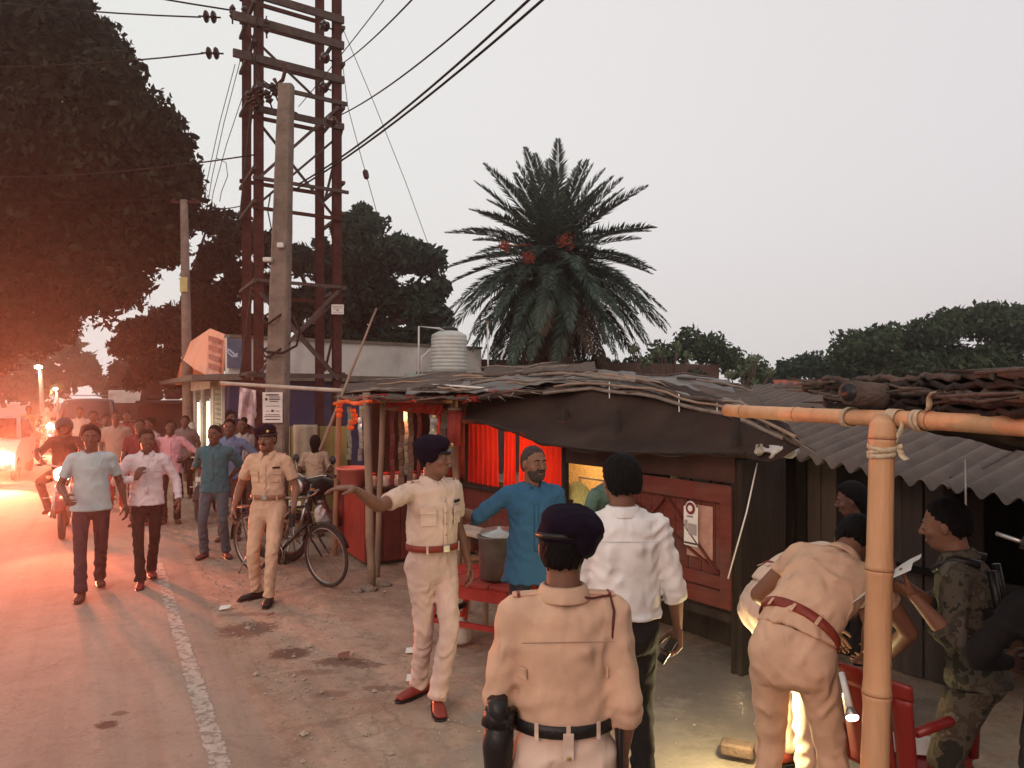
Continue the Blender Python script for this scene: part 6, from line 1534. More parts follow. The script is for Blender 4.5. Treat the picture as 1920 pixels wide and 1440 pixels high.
for k in range(44):
    t = rs.random(); a = cn[0].lerp(cn[1], t) + Vector((rs.uniform(-.1, .1), rs.uniform(-.05, .15), rs.uniform(-.10, .02))); d = (cn[1] - cn[0]).normalized()
    q = a + d * rs.uniform(.15, .7) * rs.choice((1, 1, -1)) + Vector((0, 0, rs.uniform(-.03, .03))); T('straw', [a, a.lerp(q, .5) + Vector((0, 0, rs.uniform(-.02, .02))), q], [.006, .007, .002], rs.choice((M_thatch, M_thatch, M_dwood)), can, 5)
for k in range(9):
    a = cn[0] + Vector((rs.uniform(-.25, .02), rs.uniform(-.05, .1), rs.uniform(-.05, .01))); T('straw', [cn[0] + Vector((.15, .1, rs.uniform(-.05, 0))), a], [.009, .003], M_thatch, can, 5)
lg0, lg1 = at(1592, 736, 3.05), at(2050, 742, 3.15) + Vector((.6, .9, -.1))
ll = T('log', [lg0, lg0.lerp(lg1, .3), lg0.lerp(lg1, .6), lg1], [.050, .052, .05, .05], M_thatch, can, 18); 
T('log_end_shade', [lg0 + (lg0 - lg1).normalized() * .0015, lg0 + (lg0 - lg1).normalized() * .0025], [.036, .036], M_black, ll, 18)  # flat black disc painting the shade inside the hollow log end
for dz_ in (.0, 1.0):
    a, b_ = lg0 + Vector((.12, .25 + dz_ * .5, .03)), lg1 + Vector((.1, .5 + dz_ * .5, -.03)); T('rafter', [a, b_], [.03, .03], M_dwood, can, 10)
for px in ():
    a = beam_at(px) + Vector((0, 0, .055)); T('rafter', [a + Vector((-.1, -.25, .0)), a + Vector((.7, .9, -.12))], [.022, .02], M_dwood, can, 10)
# unseen canopy layers and plank wall added past the right edge to block light
for li in range(2):
    g = np.array([[(1.75 + 2.9 * i / 12 - (.0 if j > 6 else 0), -2.2 + 4.45 * j / 12 + .05 * math.sin(i * 2.2), 2.16 - .09 * i / 3 - .05 * li + .02 * math.sin(i * 1.7 + j)) for j in range(13)] for i in range(13)]); solid(O('thatch_layer', gridm(g), M_dwood, can), .02)
for i in range(22): B('back_plank', (4.05 + .01 * (i % 3), -2.1 + i * .21, .95), (.02, .2, 1.9), M_dwood, can)
# red plastic chair, papers, torch
M_redpl = mat('red_chair_plastic', (.20, .012, .010), .38, .12, 3, .05, 50, spec=.5)
def plastic_chair(label, x, y, yaw, cutouts=True):
    t = thing('plastic_chair', label, 'chair', (x, y, 0), R(yaw)); WM = WMX[t.name]
    g = np.array([[((i / 10 - .5) * (.44 + .03 * j / 10), (j / 10 - .5) * .43, .43 - .012 * math.sin(math.pi * i / 10) - (.02 * (1 - j / 5) if j < 2 else 0)) for j in range(11)] for i in range(11)]); solid(O('seat', gridm(g), M_redpl, t, WM), .012)
    for sx in (-1, 1):
        for sy in (-1, 1):
            a, b_ = Vector((sx * .195, sy * .19, .43)), Vector((sx * .24, sy * .235, 0)); v, f = [], []
            Bm = basis(b_ - a)
            O('leg', boxm((.05, .035, round((b_ - a).length, 3)), .008) if False else mesh_np(*tube_vf([a, a.lerp(b_, .5), b_], [.028, .024, .02], 6)), M_redpl, t, WM)
    # back: slats rising from the seat, top rail, in a curve
    def bk(u, v_): return Vector((u * (.22 + .02 * v_), -.215 - .09 * v_ - .035 * (1 - u * u) + .0, .43 + .42 * v_))
    for u0, u1 in ((-1, -.66), (-.62, -.34), (-.30, .30), (.34, .62), (.66, 1)):
        g = np.array([[tuple(bk(u0 + (u1 - u0) * i / 3, j / 9 * .86)) for j in range(10)] for i in range(4)]); solid(O('back_slat', gridm(g), M_redpl, t, WM), .01)
    g = np.array([[tuple(bk(-1.02 + 2.04 * i / 16, .84 + (.16 + .05 * math.cos((i / 8 - 1) * 1.57)) * j / 4)) for j in range(5)] for i in range(17)]); solid(O('top_rail', gridm(g), M_redpl, t, WM), .014)
    for sx in (-1, 1):
        v, f = tube_vf([(sx * .225, -.24, .64), (sx * .255, -.1, .66), (sx * .26, .12, .655), (sx * .25, .17, .62), (sx * .235, .19, .44)], [.02, .022, .024, .022, .02], 8); O('arm', mesh_np(v, f, True), M_redpl, t, WM)
    return t
plastic_chair('red plastic armchair behind the bamboo post, back to the camera', 1.76, 3.50, -58)
pp_, M = paper('paper', (1.86, 3.50, .446), .30, .20, R(-20), M_paper, None, .004, R(-88)); tag(pp_, 'white paper sheet lying on the red chair seat', 'paper')
tc_ = thing('torch', 'lit white hand torch pointing down beside the bending officer', 'torch', at(1598, 1350, 2.95))
ta, tb2 = at(1578, 1262, 3.05), at(1598, 1345, 2.92); T('barrel', [ta, ta.lerp(tb2, .8)], [.012, .013], M_white, tc_, 12); T('head', [ta.lerp(tb2, .8), tb2], [.014, .024], M_steel, tc_, 14)
T('lens', [tb2, tb2 + (tb2 - ta).normalized() * .006], [.023, .021], glow('torch_glow', (1.0, .90, .72), 40), tc_, 14)
lamp('torch_light', tb2 + (tb2 - ta).normalized() * .02, (1.0, .88, .55), 14, .02, 'SPOT', tb2 + (tb2 - ta) * 3, 110, .7)
LX, LY = 1.34, 4.02
lt = thing('lantern', 'lit yellow rechargeable lantern on the ground between the officers', 'lantern', (LX, LY, .03))
O('base', mesh_np(*lathe([(.06, 0), (.06, .05), (.045, .06)], 16)), mat('lantern_yellow', (.55, .45, .05), .4, bump=0), lt, Matrix.Translation((LX, LY, .03))); O('glass', mesh_np(*lathe([(.04, 0), (.045, .1), (.035, .14), (.001, .15)], 16)), glow('lantern_glow', (1, .85, .25), 9), lt, Matrix.Translation((LX, LY, .09)))
lamp('lantern_light', (LX - .16, LY - .02, .42), (1.0, .84, .42), 34, .03)
bs = thing('brick', 'loose broken brick at the edge of the lit cement patch', 'brick', at(1395, 1412, 4.3)); B('block', (1.26, 4.30, .06), (.18, .10, .07), mat('old_brick', (.11, .07, .055), .95, .3, 12, .6), bs, R(-25), bev=.012)
# ------------------------------------------------------------------ bicycle, motorcycles, car, van
M_rub = mat('tyre_rubber', (.055, .036, .030), .9, .2, 20, .3, 80); M_paintb = mat('black_frame_paint', (.02, .015, .014), .4, .2, bump=0)
def ring(R_, r_, n=40, m=10, sq=1.0):
    v, f = [], []
    for i in range(n):
        a = 2 * math.pi * i / n
        for j in range(m):
            b = 2 * math.pi * j / m; q = R_ + r_ * math.cos(b); v.append((r_ * sq * math.sin(b), q * math.cos(a), q * math.sin(a)))
    for i in range(n):
        for j in range(m):
            a, b = i * m + j, i * m + (j + 1) % m; c, d = ((i + 1) % n) * m + j, ((i + 1) % n) * m + (j + 1) % m; f.append((a, b, d, c))
    return v, f
def wheel(par, c, R_, r_, WM, spokes=28, m_rim=None):
    Mw = WM @ Matrix.Translation(c); v, f = ring(R_ - r_, r_); w = O('wheel', mesh_np(v, f, True), M_rub, par, Mw)
    v, f = ring(R_ - r_ * 2.2, r_ * .6, 40, 6); O('rim', mesh_np(v, f, True), m_rim or M_steel, w, Mw)
    pr = [tube_vf([(-.03, 0, 0), (.03, 0, 0)], .022, 10)]
    for k in range(spokes): a = 2 * math.pi * k / spokes; b = a + (.35 if k % 2 else -.35); pr.append(tube_vf([(.022 * (1 if k % 4 < 2 else -1), .02 * math.cos(b), .02 * math.sin(b)), (0, (R_ - r_ * 2) * math.cos(a), (R_ - r_ * 2) * math.sin(a))], .0016 if spokes > 12 else .009, 4))
    v, f = merge(pr); O('spokes', mesh_np(v, f), m_rim or M_steel, w, Mw); return w
def TL(nm, pts, r_, m, par, n=8):
    return T(nm, pts, r_, m, par, n, True, True)
def bicycle(label, a, b, lean=0.0, col=None):
    """a, b: ground points of the rear and front wheels"""
    a, b = Vector(a), Vector(b); d = b - a; yaw = math.atan2(-d.x, d.y); t = thing('bicycle', label, 'bicycle', a, yaw); WM = Matrix.Translation(a) @ Matrix.Rotation(yaw, 4, 'Z') @ Matrix.Rotation(lean, 4, 'Y'); WMX[t.name] = WM; t.matrix_basis = WM
    L_ = d.length; m = col or M_paintb; s_ = L_ / 1.08
    wheel(t, Vector((0, 0, .335)), .335, .019, WM); wheel(t, Vector((0, L_, .335)), .335, .019, WM)
    bb = (0, .44 * s_, .29); st = (0, .30 * s_, .80); hd = (0, .86 * s_, .84); hl = (0, .90 * s_, .70); fa = (0, L_, .335)
    for nm, p, q, r_ in (('seat_tube', bb, st, .015), ('top_tube', (0, .32 * s_, .76), hd, .014), ('down_tube', bb, hl, .016), ('head_tube', (0, .85 * s_, .88), (0, .905 * s_, .67), .019)): TL(nm, [p, q], r_, m, t)
    for sx in (-1, 1): TL('chain_stay', [(sx * .012, .44 * s_, .29), (sx * .05, 0, .335)], .009, m, t); TL('seat_stay', [(sx * .012, .32 * s_, .74), (sx * .05, 0, .335)], .008, m, t); TL('fork', [(sx * .045, .91 * s_, .66), (sx * .05, .95 * s_, .5), (sx * .05, L_, .335)], [.013, .012, .009], m, t)
    TL('handlebar', [(-.27, .66 * s_, .93), (-.25, .78 * s_, .97), (-.1, .86 * s_, .95), (0, .86 * s_, .93), (.1, .86 * s_, .95), (.25, .78 * s_, .97), (.27, .66 * s_, .93)], .011, M_steel, t)
    for sx in (-1, 1): TL('grip', [(sx * .27, .60 * s_, .925), (sx * .268, .70 * s_, .94)], .016, M_black, t)
    v, f = nets(lambda P_: smin(sd_loft(P_, [((0, .16, .86), .09, .035), ((0, .34, .86), .03, .025)], (1, 0, 0)), sd_ell(P_, (0, .16, .86), (.11, .08, .03)), .02), (-.15, 0, .78), (.15, .45, .95), .012); O('saddle', mesh_np(v, f, True), M_leather_b, t, WM)
    TL('seat_post', [st, (0, .25 * s_, .86)], .012, M_steel, t)
    for c0, nm in ((0, 'mudguard'), (L_, 'mudguard')):
        g = np.array([[(x * .028, c0 + .362 * math.cos(R(q)), .335 + .362 * math.sin(R(q)) - .006 * abs(x)) for x in (-1, -.5, 0, .5, 1)] for q in (range(10, 181, 10) if c0 == 0 else range(20, 161, 10))]); solid(O(nm, gridm(g), m, t, WM), .002)
    for z in (.74,):
        for x in (-.06, 0, .06): TL('rack_bar', [(x, -.22, z), (x, .24, z + .01)], .006, m, t)
    TL('rack_stay', [(.06, -.1, .74), (.055, 0, .335)], .005, m, t); TL('rack_stay', [(-.06, -.1, .74), (-.055, 0, .335)], .005, m, t)
    v, f = ring(.09, .006, 24, 6); O('chainwheel', mesh_np(v, f, True), M_steel, t, WM @ Matrix.Translation((.045, .44 * s_, .29)))
    g = np.array([[(.06, .0 + .5 * s_ * i / 8, .29 + (.08 + .05 * i / 8) * (1 if j else -1) + .04 * (1 - i / 8)) for j in range(2)] for i in range(9)]); solid(O('chain_guard', gridm(g), m, t, WM), .003)
    for sx, q in ((1, 70), (-1, 250)):
        e_ = (sx * .07, .44 * s_ + .17 * math.cos(R(q)), .29 + .17 * math.sin(R(q))); TL('crank', [(sx * .055, .44 * s_, .29), e_], .009, M_steel, t); LB('pedal', (sx * .11, e_[1], e_[2]), (.08, .08, .025), M_black, t, .006)
    TL('stand', [(.05, .06, .3), (.16, -.06, 0)], .009, M_steel, t)
    return t
bicycle('old black roadster bicycle parked behind the left officer', (-2.98, 8.85, 0), (-1.95, 8.12, 0), R(4))
def motorcycle(label, x, y, yaw, paint, lit=0.0, lcol=(1, .85, .6), group='motorcycles on the road', lod=1, steer=0):
    t = thing('motorcycle', label, 'motorcycle', (x, y, 0), R(yaw), group); WM = WMX[t.name]
    wheel(t, Vector((0, -.62, .30)), .30, .050, WM, 10, M_steel); wheel(t, Vector((0, .66, .30)), .30, .045, WM, 10, M_steel)
    def blobl(nm, fn, lo, hi, m, h=.02): v, f = nets(fn, lo, hi, h); return O(nm, mesh_np(relax(v, f, 1), f, True), m, t, WM)
    blobl('fuel_tank', lambda P_: smin(sd_ell(P_, (0, .20, .86), (.15, .26, .13)), sd_ell(P_, (0, .02, .84), (.09, .14, .10)), .05), (-.2, -.2, .66), (.2, .52, 1.03), paint)
    blobl('seat', lambda P_: smin(sd_loft(P_, [((0, .0, .83), .11, .05), ((0, -.35, .83), .13, .055), ((0, -.62, .88), .11, .045)], (1, 0, 0)), sd_ell(P_, (0, -.3, .83), (.13, .2, .05)), .03), (-.2, -.75, .7), (.2, .12, 1.0), M_leather_b)
    blobl('tail_cowl', lambda P_: sd_loft(P_, [((0, -.3, .74), .12, .08), ((0, -.75, .84), .07, .05)], (1, 0, 0)), (-.2, -.86, .6), (.2, -.15, .96), paint)
    blobl('engine', lambda P_: smin(sd_ell(P_, (0, .02, .42), (.15, .20, .13)), sd_loft(P_, [((0, .08, .45), .09, .09), ((0, .18, .68), .08, .08)], (1, 0, 0)), .04) + .006 * np.sin(P_[:, 2] * 220) * (P_[:, 2] > .5), (-.22, -.25, .24), (.22, .35, .82), M_steel)
    TL('exhaust', [(.12, .22, .5), (.16, .15, .26), (.17, -.2, .26), (.18, -.75, .36)], [.02, .022, .04, .045], M_steel, t, 10)
    for sx in (-1, 1): TL('fork', [(sx * .09, .42, .92), (sx * .09, .66, .30)], .024, M_steel, t); TL('swing_arm', [(sx * .09, -.05, .36), (sx * .09, -.62, .30)], .022, M_paintb, t); TL('shock', [(sx * .13, -.55, .36), (sx * .12, -.42, .74)], .025, M_black, t)
    TL('frame', [(0, .40, .88), (0, .12, .50), (0, -.1, .35), (0, -.2, .60), (0, -.5, .74)], .025, M_paintb, t)
    TL('handlebar', [(-.36, .28, 1.02), (-.2, .34, 1.03), (0, .40, .98), (.2, .34, 1.03), (.36, .28, 1.02)], .013, M_steel, t)
    for sx in (-1, 1):
        TL('grip', [(sx * .36, .27, 1.02), (sx * .25, .32, 1.03)], .019, M_black, t); TL('mirror_stalk', [(sx * .22, .34, 1.03), (sx * .30, .30, 1.20)], .006, M_steel, t)
        v, f = lathe([(.001, -.01), (.05, 0), (.055, .012), (.001, .016)], 14); O('mirror', mesh_np(v, f, True), M_black, t, WM @ Matrix.Translation((sx * .31, .29, 1.22)) @ Matrix.Rotation(R(90), 4, 'X'))
        v, f = lathe([(.001, -.03), (.022, -.02), (.026, .02), (.001, .03)], 10); O('indicator', mesh_np(v, f, True), mat('orange_lens', (.5, .12, .02), .3, bump=0), t, WM @ Matrix.Translation((sx * .17, .48, .86)) @ Matrix.Rotation(R(90), 4, 'X'))
    blobl('headlight_cowl', lambda P_: smax(sd_ell(P_, (0, .50, .90), (.115, .12, .12)), half(P_, (0, .56, 0), (0, 1, 0)), .01), (-.15, .35, .75), (.15, .65, 1.05), paint, .015)
    v, f = lathe([(.001, 0), (.095, 0), (.105, .014), (.07, .026), (.001, .034)], 18)
    O('headlight', mesh_np(v, f, True), glow('headlight_glow_' + label[:6].replace(' ', '_'), lcol, lit) if lit else M_steel, t, WM @ Matrix.Translation((0, .555, .90)) @ Matrix.Rotation(R(-90), 4, 'X'))
    for c0, R_ in ((.66, .335),):
        g = np.array([[(q * .06, c0 + R_ * math.cos(R(a)), .30 + R_ * math.sin(R(a)) - .015 * abs(q)) for q in (-1, -.5, 0, .5, 1)] for a in range(20, 161, 10)]); solid(O('front_mudguard', gridm(g), paint, t, WM), .004)
    LB('number_plate', (0, .60, .70), (.20, .01, .07), M_white, t, .002); LB('leg_guard', (0, .30, .55), (.5, .02, .02), M_steel, t)
    return t
RY = 208  # facing the camera along the road
M_mred = mat('dark_red_motor_paint', (.16, .015, .012), .3, .1, bump=0); M_mblk = mat('black_motor_paint', (.02, .018, .018), .3, .1, bump=0); M_mgrn = mat('grey_motor_paint', (.12, .12, .10), .35, .1, bump=0)
def headlamp(x, y, z, yaw, e, col, cone=70, tilt=.12):
    d = Vector((-math.sin(R(yaw)), math.cos(R(yaw)), -tilt)); p = Vector((x, y, z)); lamp('headlamp_beam', p + d * .06, col, e, .07, 'SPOT', p + d * 5, cone, .8)
mx, my = -6.62, 11.35
motorcycle('dark red motorcycle ridden towards the camera, headlight on, behind the first walker', mx, my, RY, M_mred, 60, (1, .72, .42))
headlamp(mx + .26, my - .5, .90, RY, 1000, (1, .18, .08), 70)
motorcycle('motorcycle farther back with a dazzling white headlight', -16.2, 27.0, RY, M_mblk, 260, (1, .93, .75)); headlamp(-15.9, 26.4, .92, RY, 3800, (1, .36, .18), 60, .09)
motorcycle('distant motorcycle with small white headlight near the white car', -14.6, 23.2, RY, M_mgrn, 90, (1, .9, .7))
motorcycle('black motorcycle parked on the verge behind the bicycle', -2.35, 9.9, 150, M_mblk, 0, group='motorcycles parked on the verge')
motorcycle('black motorcycle parked between the pink and teal shirted men', -4.95, 12.6, 190, M_mblk, 0, group='motorcycles parked on the verge')
# plastic bag on the parked motorcycle
blob('plastic_bag', 'white plastic bag hanging on the motorcycle behind the bicycle', tuple(at(600, 965, 9.0)), (.07, .05, .11), _mats['white_plastic'], 'bag', 8, .012, .015)
M_glass = mat('dark_car_glass', (.02, .02, .02), .08, .1, bump=0, spec=.8)
def vehicle(name, label, cat, x, y, yaw, L_, W_, H_, paint, prof, glassz, lit, lcol, es, roofload=False, group=None):
    """prof: side outline (y, z) from the front bumper over the roof to the tail; width tapers above glassz"""
    t = thing(name, label, cat, (x, y, 0), R(yaw), group); WM = WMX[t.name]; n = len(prof); nx = 9; g = []
    for (py_, pz) in prof:
        k = 1 - .16 * max(0, (pz - glassz) / (H_ - glassz)); row = []
        for i in range(nx): q = i / (nx - 1) * 2 - 1; row.append((q * W_ / 2 * k, py_ - .10 * abs(q) ** 3 * (1 if py_ > 0 else -1), pz - .05 * abs(q) ** 4))
        g.append(row)
    O('body', gridm(np.array(g)), paint, t, WM)
    for sx in (-1, 1):   # sides
        cv = [(sx * W_ / 2 * (1 - .16 * max(0, (pz - glassz) / (H_ - glassz))), py_ - .10 * (1 if py_ > 0 else -1), pz - .05) for py_, pz in prof]
        O('side_panel', mesh_np(cv, [tuple(range(n)) if sx > 0 else tuple(reversed(range(n)))]), paint, t, WM)
        for wy in (L_ * .31, -L_ * .31):
            wheel(t, Vector((sx * (W_ / 2 - .08), wy, .30)), .30, .085, WM, 8)
        # side windows
        gl = [(sx * (W_ / 2 * .985 + .0), L_ * .20, glassz + .03), (sx * (W_ / 2 * .985), -L_ * .36, glassz + .03), (sx * (W_ / 2 * .875), -L_ * .30, H_ - .14), (sx * (W_ / 2 * .875), L_ * .04, H_ - .14)]
        solid(O('side_window', mesh_np([(a + sx * .012, b, c) for a, b, c in gl], [(0, 1, 2, 3)]), M_glass, t, WM), .01)
        c = (sx * (W_ / 2 - .22), L_ / 2 - .07, glassz - .34)
        v, f = lathe([(.001, 0), (.10, 0), (.11, .02), (.08, .05), (.001, .06)], 18); O('headlight', mesh_np(v, f, True), glow('vehicle_lamp_' + name, lcol, es) if lit else M_steel, t, WM @ Matrix.Translation(c) @ Matrix.Rotation(R(-90), 4, 'X'))
        LB('mirror', (sx * (W_ / 2 + .10), L_ * .20, glassz + .12), (.16, .06, .12), M_black, t, .02)
    # windscreen lies on the slope between bonnet and roof
    ws = [(q * W_ / 2 * k, yy, zz) for (yy, zz, k) in ((L_ * .235, glassz + .04, .90), (L_ * .075, H_ - .10, .80)) for q in (-1, 1)]
    solid(O('windscreen', mesh_np([(a, b + .05, c + .02) for a, b, c in ws], [(0, 1, 3, 2)]), M_glass, t, WM), .01)
    LB('grille', (0, L_ / 2 + .01, glassz - .36), (W_ * .45, .04, .16), M_black, t, .01); LB('bumper', (0, L_ / 2 + .03, .42), (W_ * .94, .12, .16), M_black if paint is not M_white else M_white, t, .04); LB('number_plate', (0, L_ / 2 + .10, .42), (.48, .015, .11), M_white, t, .003)
    for s_ in (-1, 1): LB('wiper', (s_ * .3, L_ * .24 + .08, glassz + .10), (.5, .02, .015), M_black, t, rot=Matrix.Rotation(R(20), 4, 'Y'))
    return t
carp = [(2.0, .35), (2.05, .62), (1.95, .80), (1.05, .98), (.95, 1.0), (.25, 1.45), (-.4, 1.52), (-1.2, 1.47), (-1.75, 1.0), (-2.0, .9), (-2.05, .4)]
vehicle('car', 'white hatchback with blazing headlights at the left picture edge', 'car', -12.75, 18.6, 206, 4.1, 1.68, 1.52, M_white, carp, .95, True, (1, .88, .58), 260)
d_ = Vector((-math.sin(R(206)), math.cos(R(206)), 0)); sdx = Vector((d_.y, -d_.x, 0))
for s_ in (-1, 1):
    p = Vector((-12.75, 18.6, .64)) + d_ * 2.15 + sdx * s_ * .62; headlamp(p.x, p.y, p.z, 206, 7500, (1, .20, .09), 66, .09)
vanp = [(2.1, .35), (2.15, .8), (2.0, 1.0), (1.2, 1.15), (1.1, 1.18), (.45, 1.78), (.2, 1.86), (-1.9, 1.86), (-2.1, 1.5), (-2.15, .4)]
jp = vehicle('jeep', 'brown utility jeep with a roof rack coming up the road', 'jeep', -14.1, 25.6, 207, 4.2, 1.72, 1.86, mat('maroon_brown_paint', (.10, .035, .025), .4, .2, 3, .05), vanp, 1.1, False, (1, .9, .7), 20)
for y_ in (-1.6, -.8, 0, ): LB('rack_bar', (0, y_, 1.97), (1.4, .04, .03), M_white, jp)
for s_ in (-1, 1): LB('rack_rail', (s_ * .7, -.8, 2.02), (.04, 2.0, .03), M_white, jp)
at_ = vehicle('van', 'dark passenger van with luggage on the roof parked by the slim pole', 'van', -9.55, 21.5, 200, 3.6, 1.62, 1.84, mat('dark_brown_paint', (.04, .016, .014), .45, .2, 3, .05), [(1.8, .4), (1.85, .9), (1.7, 1.05), (1.35, 1.15), (1.3, 1.18), (.85, 1.76), (.6, 1.84), (-1.7, 1.84), (-1.8, 1.5), (-1.85, .4)], 1.12, False, (1, .9, .7), 20)
LB('roof_visor', (0, 1.0, 1.80), (1.56, .35, .10), M_paintb, at_, .03)
for i, (x_, w_, h_) in enumerate(((-.5, .45, .12), (-.05, .4, .20), (.42, .42, .14))):
    c = WMX[at_.name] @ Vector((x_, -.1, 1.87 + h_ / 2)); o = B('luggage_bundle', c, (w_, .8, h_), mat('dark_bundle', (.06, .028, .026), .9, .3, 5, .4), None, R(200), bev=.05); tag(o, ('left', 'middle, tallest', 'right')[i] + ' dark bundle on the roof of the dark van', 'bundle', 'bundles on the van roof')
tk2 = thing('lorry', 'pale high-backed lorry far down the road past the van', 'lorry', (-20.4, 41, 0), R(28)); LB('cargo_box', (0, 0, 1.35), (2.0, 4.5, 1.7), M_wall, tk2, .03); LB('cab', (0, 2.9, 1.1), (1.9, 1.4, 1.5), M_signb, tk2, .08); LB('tailboard', (0, -2.27, 1.1), (1.8, .05, .9), M_brown, tk2)
for x_ in (-.85, .85):
    for y_ in (-1.4, 2.6): wheel(tk2, Vector((x_, y_, .42)), .42, .13, WMX[tk2.name], 6)
# street lamps down the road
for i, (px, py, Z, lb) in enumerate(((72, 688, 38, 'lit lamp on the pale pole left of the road'), (104, 729, 60, 'lit lamp lower and farther right of the first'), (70, 756, 75, 'tiny lit lamp just above the traffic'), (190, 762, 50, 'small white light right of the jeep roof'))):
    p = at(px, py, Z); g0 = Vector((p.x + .25, Z, 0)); sl = thing('street_lamp', lb, 'street lamp', g0, 0, 'street lamps down the road')
    T('pole', [g0, Vector((p.x + .1, Z, max(.6, p.z - .15)))], [.12, .09], mat('pale_pole_concrete', (.36, .32, .24), .9), sl, 10); T('arm', [Vector((p.x + .1, Z, max(.6, p.z - .15))), p + Vector((0, 0, .05))], .04, M_steel, sl, 6)
    O('bulb', mesh_np(*lathe([(.001, -.12), (.16, -.06), (.18, .03), (.05, .10)], 12)), glow('street_lamp_glow', (1, .88, .62), 14), sl, Matrix.Translation(p)); lamp('street_light', p - Vector((0, .2, .25)), (1, .85, .6), 60, .15)
# ------------------------------------------------------------------ people
K_ = cloth
black_p = cloth('black_trouser_cloth', (.016, .013, .014)); navy_p = cloth('navy_trouser_cloth', (.022, .020, .032)); jeans = cloth('worn_blue_denim', (.075, .095, .115)); brownp = cloth('brown_trouser_cloth', (.07, .035, .028))
sandal = mat('brown_sandal', (.10, .035, .022), .7)
white_s = cloth('white_shirt_cloth', (.70, .67, .66)); white_b = cloth('bright_white_shirt_cloth', (.70, .67, .645))

# the two near figures
pr, I = person('police officer seen from behind in khaki shirt, navy beret and black belt, nearest the camera', .168, 2.50, 3, 1.67, 2, look=(-14, -.0), fat=.97, group=None,
    shirt=dict(mat=M_khaki, sleeve='rolled', fold=.005, placket=False), pants=dict(mat=M_khaki_p), shoes=M_leather_b, hair='crop', hat='beret', belt=M_leather_b, officer=True,
    arms=dict(R=dict(t=(.045, .05, -.505), hint=(.15, -1, 0), curl=.8), L=dict(t=(-.0, .20, -.42), hint=(-.35, -.8, 0))))
I['plate']('shirt_yoke_seam', .375, 180, .30, .0035, .003, mat('seam_brown_thread', (.34, .20, .13), .9, bump=0), pr, .0045)  # yoke seam drawn as a thin darker brown strip
LM = mat('maroon_lanyard', (.09, .018, .016), .8, bump=0)
tp = I['torso']; A1 = I['A'][1]
T('lanyard', [Vector(q_) for q_ in (I['bend'](.505) - I['Fw'] * .062 + I['Lx'] * .03, I['bend'](.497) - I['Fw'] * .055 + I['Lx'] * .09, A1['sh'] + I['U'] * .060 - I['Fw'] * .02 - I['Lx'] * .01, A1['sh'] + I['U'] * .02 - I['Fw'] * .068 - I['Lx'] * .005, A1['sh'] - I['U'] * .06 - I['Fw'] * .070 - I['Lx'] * .012, A1['sh'] - I['U'] * .14 - I['Fw'] * .055 - I['Lx'] * .01)], .0045, LM, pr, 8, True, True).matrix_basis = Matrix.Scale(I['s'], 4)
I['plate']('belt_keeper', .045, 180, .034, .085, .010, M_khaki_p, pr, .012); I['plate']('keeper_button', .012, 180, .012, .012, .006, M_brass, pr, .022)
for an in (-118, 118): I['plate']('shirt_tab', .26, an, .055, .035, .008, M_khaki, pr, .006)
WMp = WMX[pr.name] @ Matrix.Scale(I['s'], 4)
def loc(I, v): return I['WM'] @ Vector(v)
hol = thing('holster', 'black leather pistol holster on the left hip of the officer seen from behind', 'holster', loc(I, (-.20, -.03, .90)))
T('sheath', [loc(I, (-.215, -.05, 1.06)), loc(I, (-.222, -.045, .95)), loc(I, (-.222, -.02, .72))], [.045, .050, .030], M_leather_b, hol, 14)
T('grip', [loc(I, (-.215, -.06, 1.02)), loc(I, (-.225, -.075, 1.12))], [.030, .034], M_black, hol, 12); T('flap', [loc(I, (-.222, -.05, 1.08)), loc(I, (-.225, -.05, 1.03))], [.040, .052], M_leather_b, hol, 14)
T('belt_loop', [loc(I, (-.17, -.06, 1.04)), loc(I, (-.21, -.05, 1.04))], .03, M_leather_b, hol, 8)
bt = thing('baton', 'thin black baton with a steel tip held at the right side of the near officer', 'baton', loc(I, (.19, -.05, .95))); T('shaft', [loc(I, (.175, -.06, 1.16)), loc(I, (.19, -.03, .62))], .010, M_black, bt, 10); T('ferrule', [loc(I, (.178, -.056, 1.10)), loc(I, (.181, -.052, 1.02))], .0125, M_steel, bt, 10)

pr, I2_ = person('man seen from behind in an untucked white shirt and black trousers holding a phone', .535, 3.72, 0, 1.76, 2, look=(16, -.02), fat=1.0,
    shirt=dict(mat=white_b, sleeve='rolled', hem=.02, loose=1, fold=.0075, placket=False, off=.022), pants=dict(mat=black_p, w=.98), shoes=M_leather_b, hair='full',
    arms=dict(R=dict(t=(.11, .06, -.51), hint=(.3, -1, 0), curl=.9, dir=(-.05, .12, -1)), L=dict(t=(-.04, .12, -.46), hint=(-.3, -1, 0))))
I2_['plate']('shirt_yoke_seam', .385, 180, .30, .003, .003, mat('seam_grey_thread', (.45, .42, .40), .9, bump=0), pr, .010)
w_ = I2_['A'][1]; hp_ = w_['wr'] + w_['D'] * .10 + np.array((-.04, 0, 0))
ph = thing('phone', 'slim dark phone in the right hand of the white shirted man', 'phone', loc(I2_, hp_)); B('case', loc(I2_, hp_), (.012, .075, .15), M_black, ph, R(10), bev=.004, roll=R(35)); B('rim', loc(I2_, hp_) + Vector((.003, 0, 0)), (.006, .077, .152), M_steel, ph, R(10), bev=.002, roll=R(35))

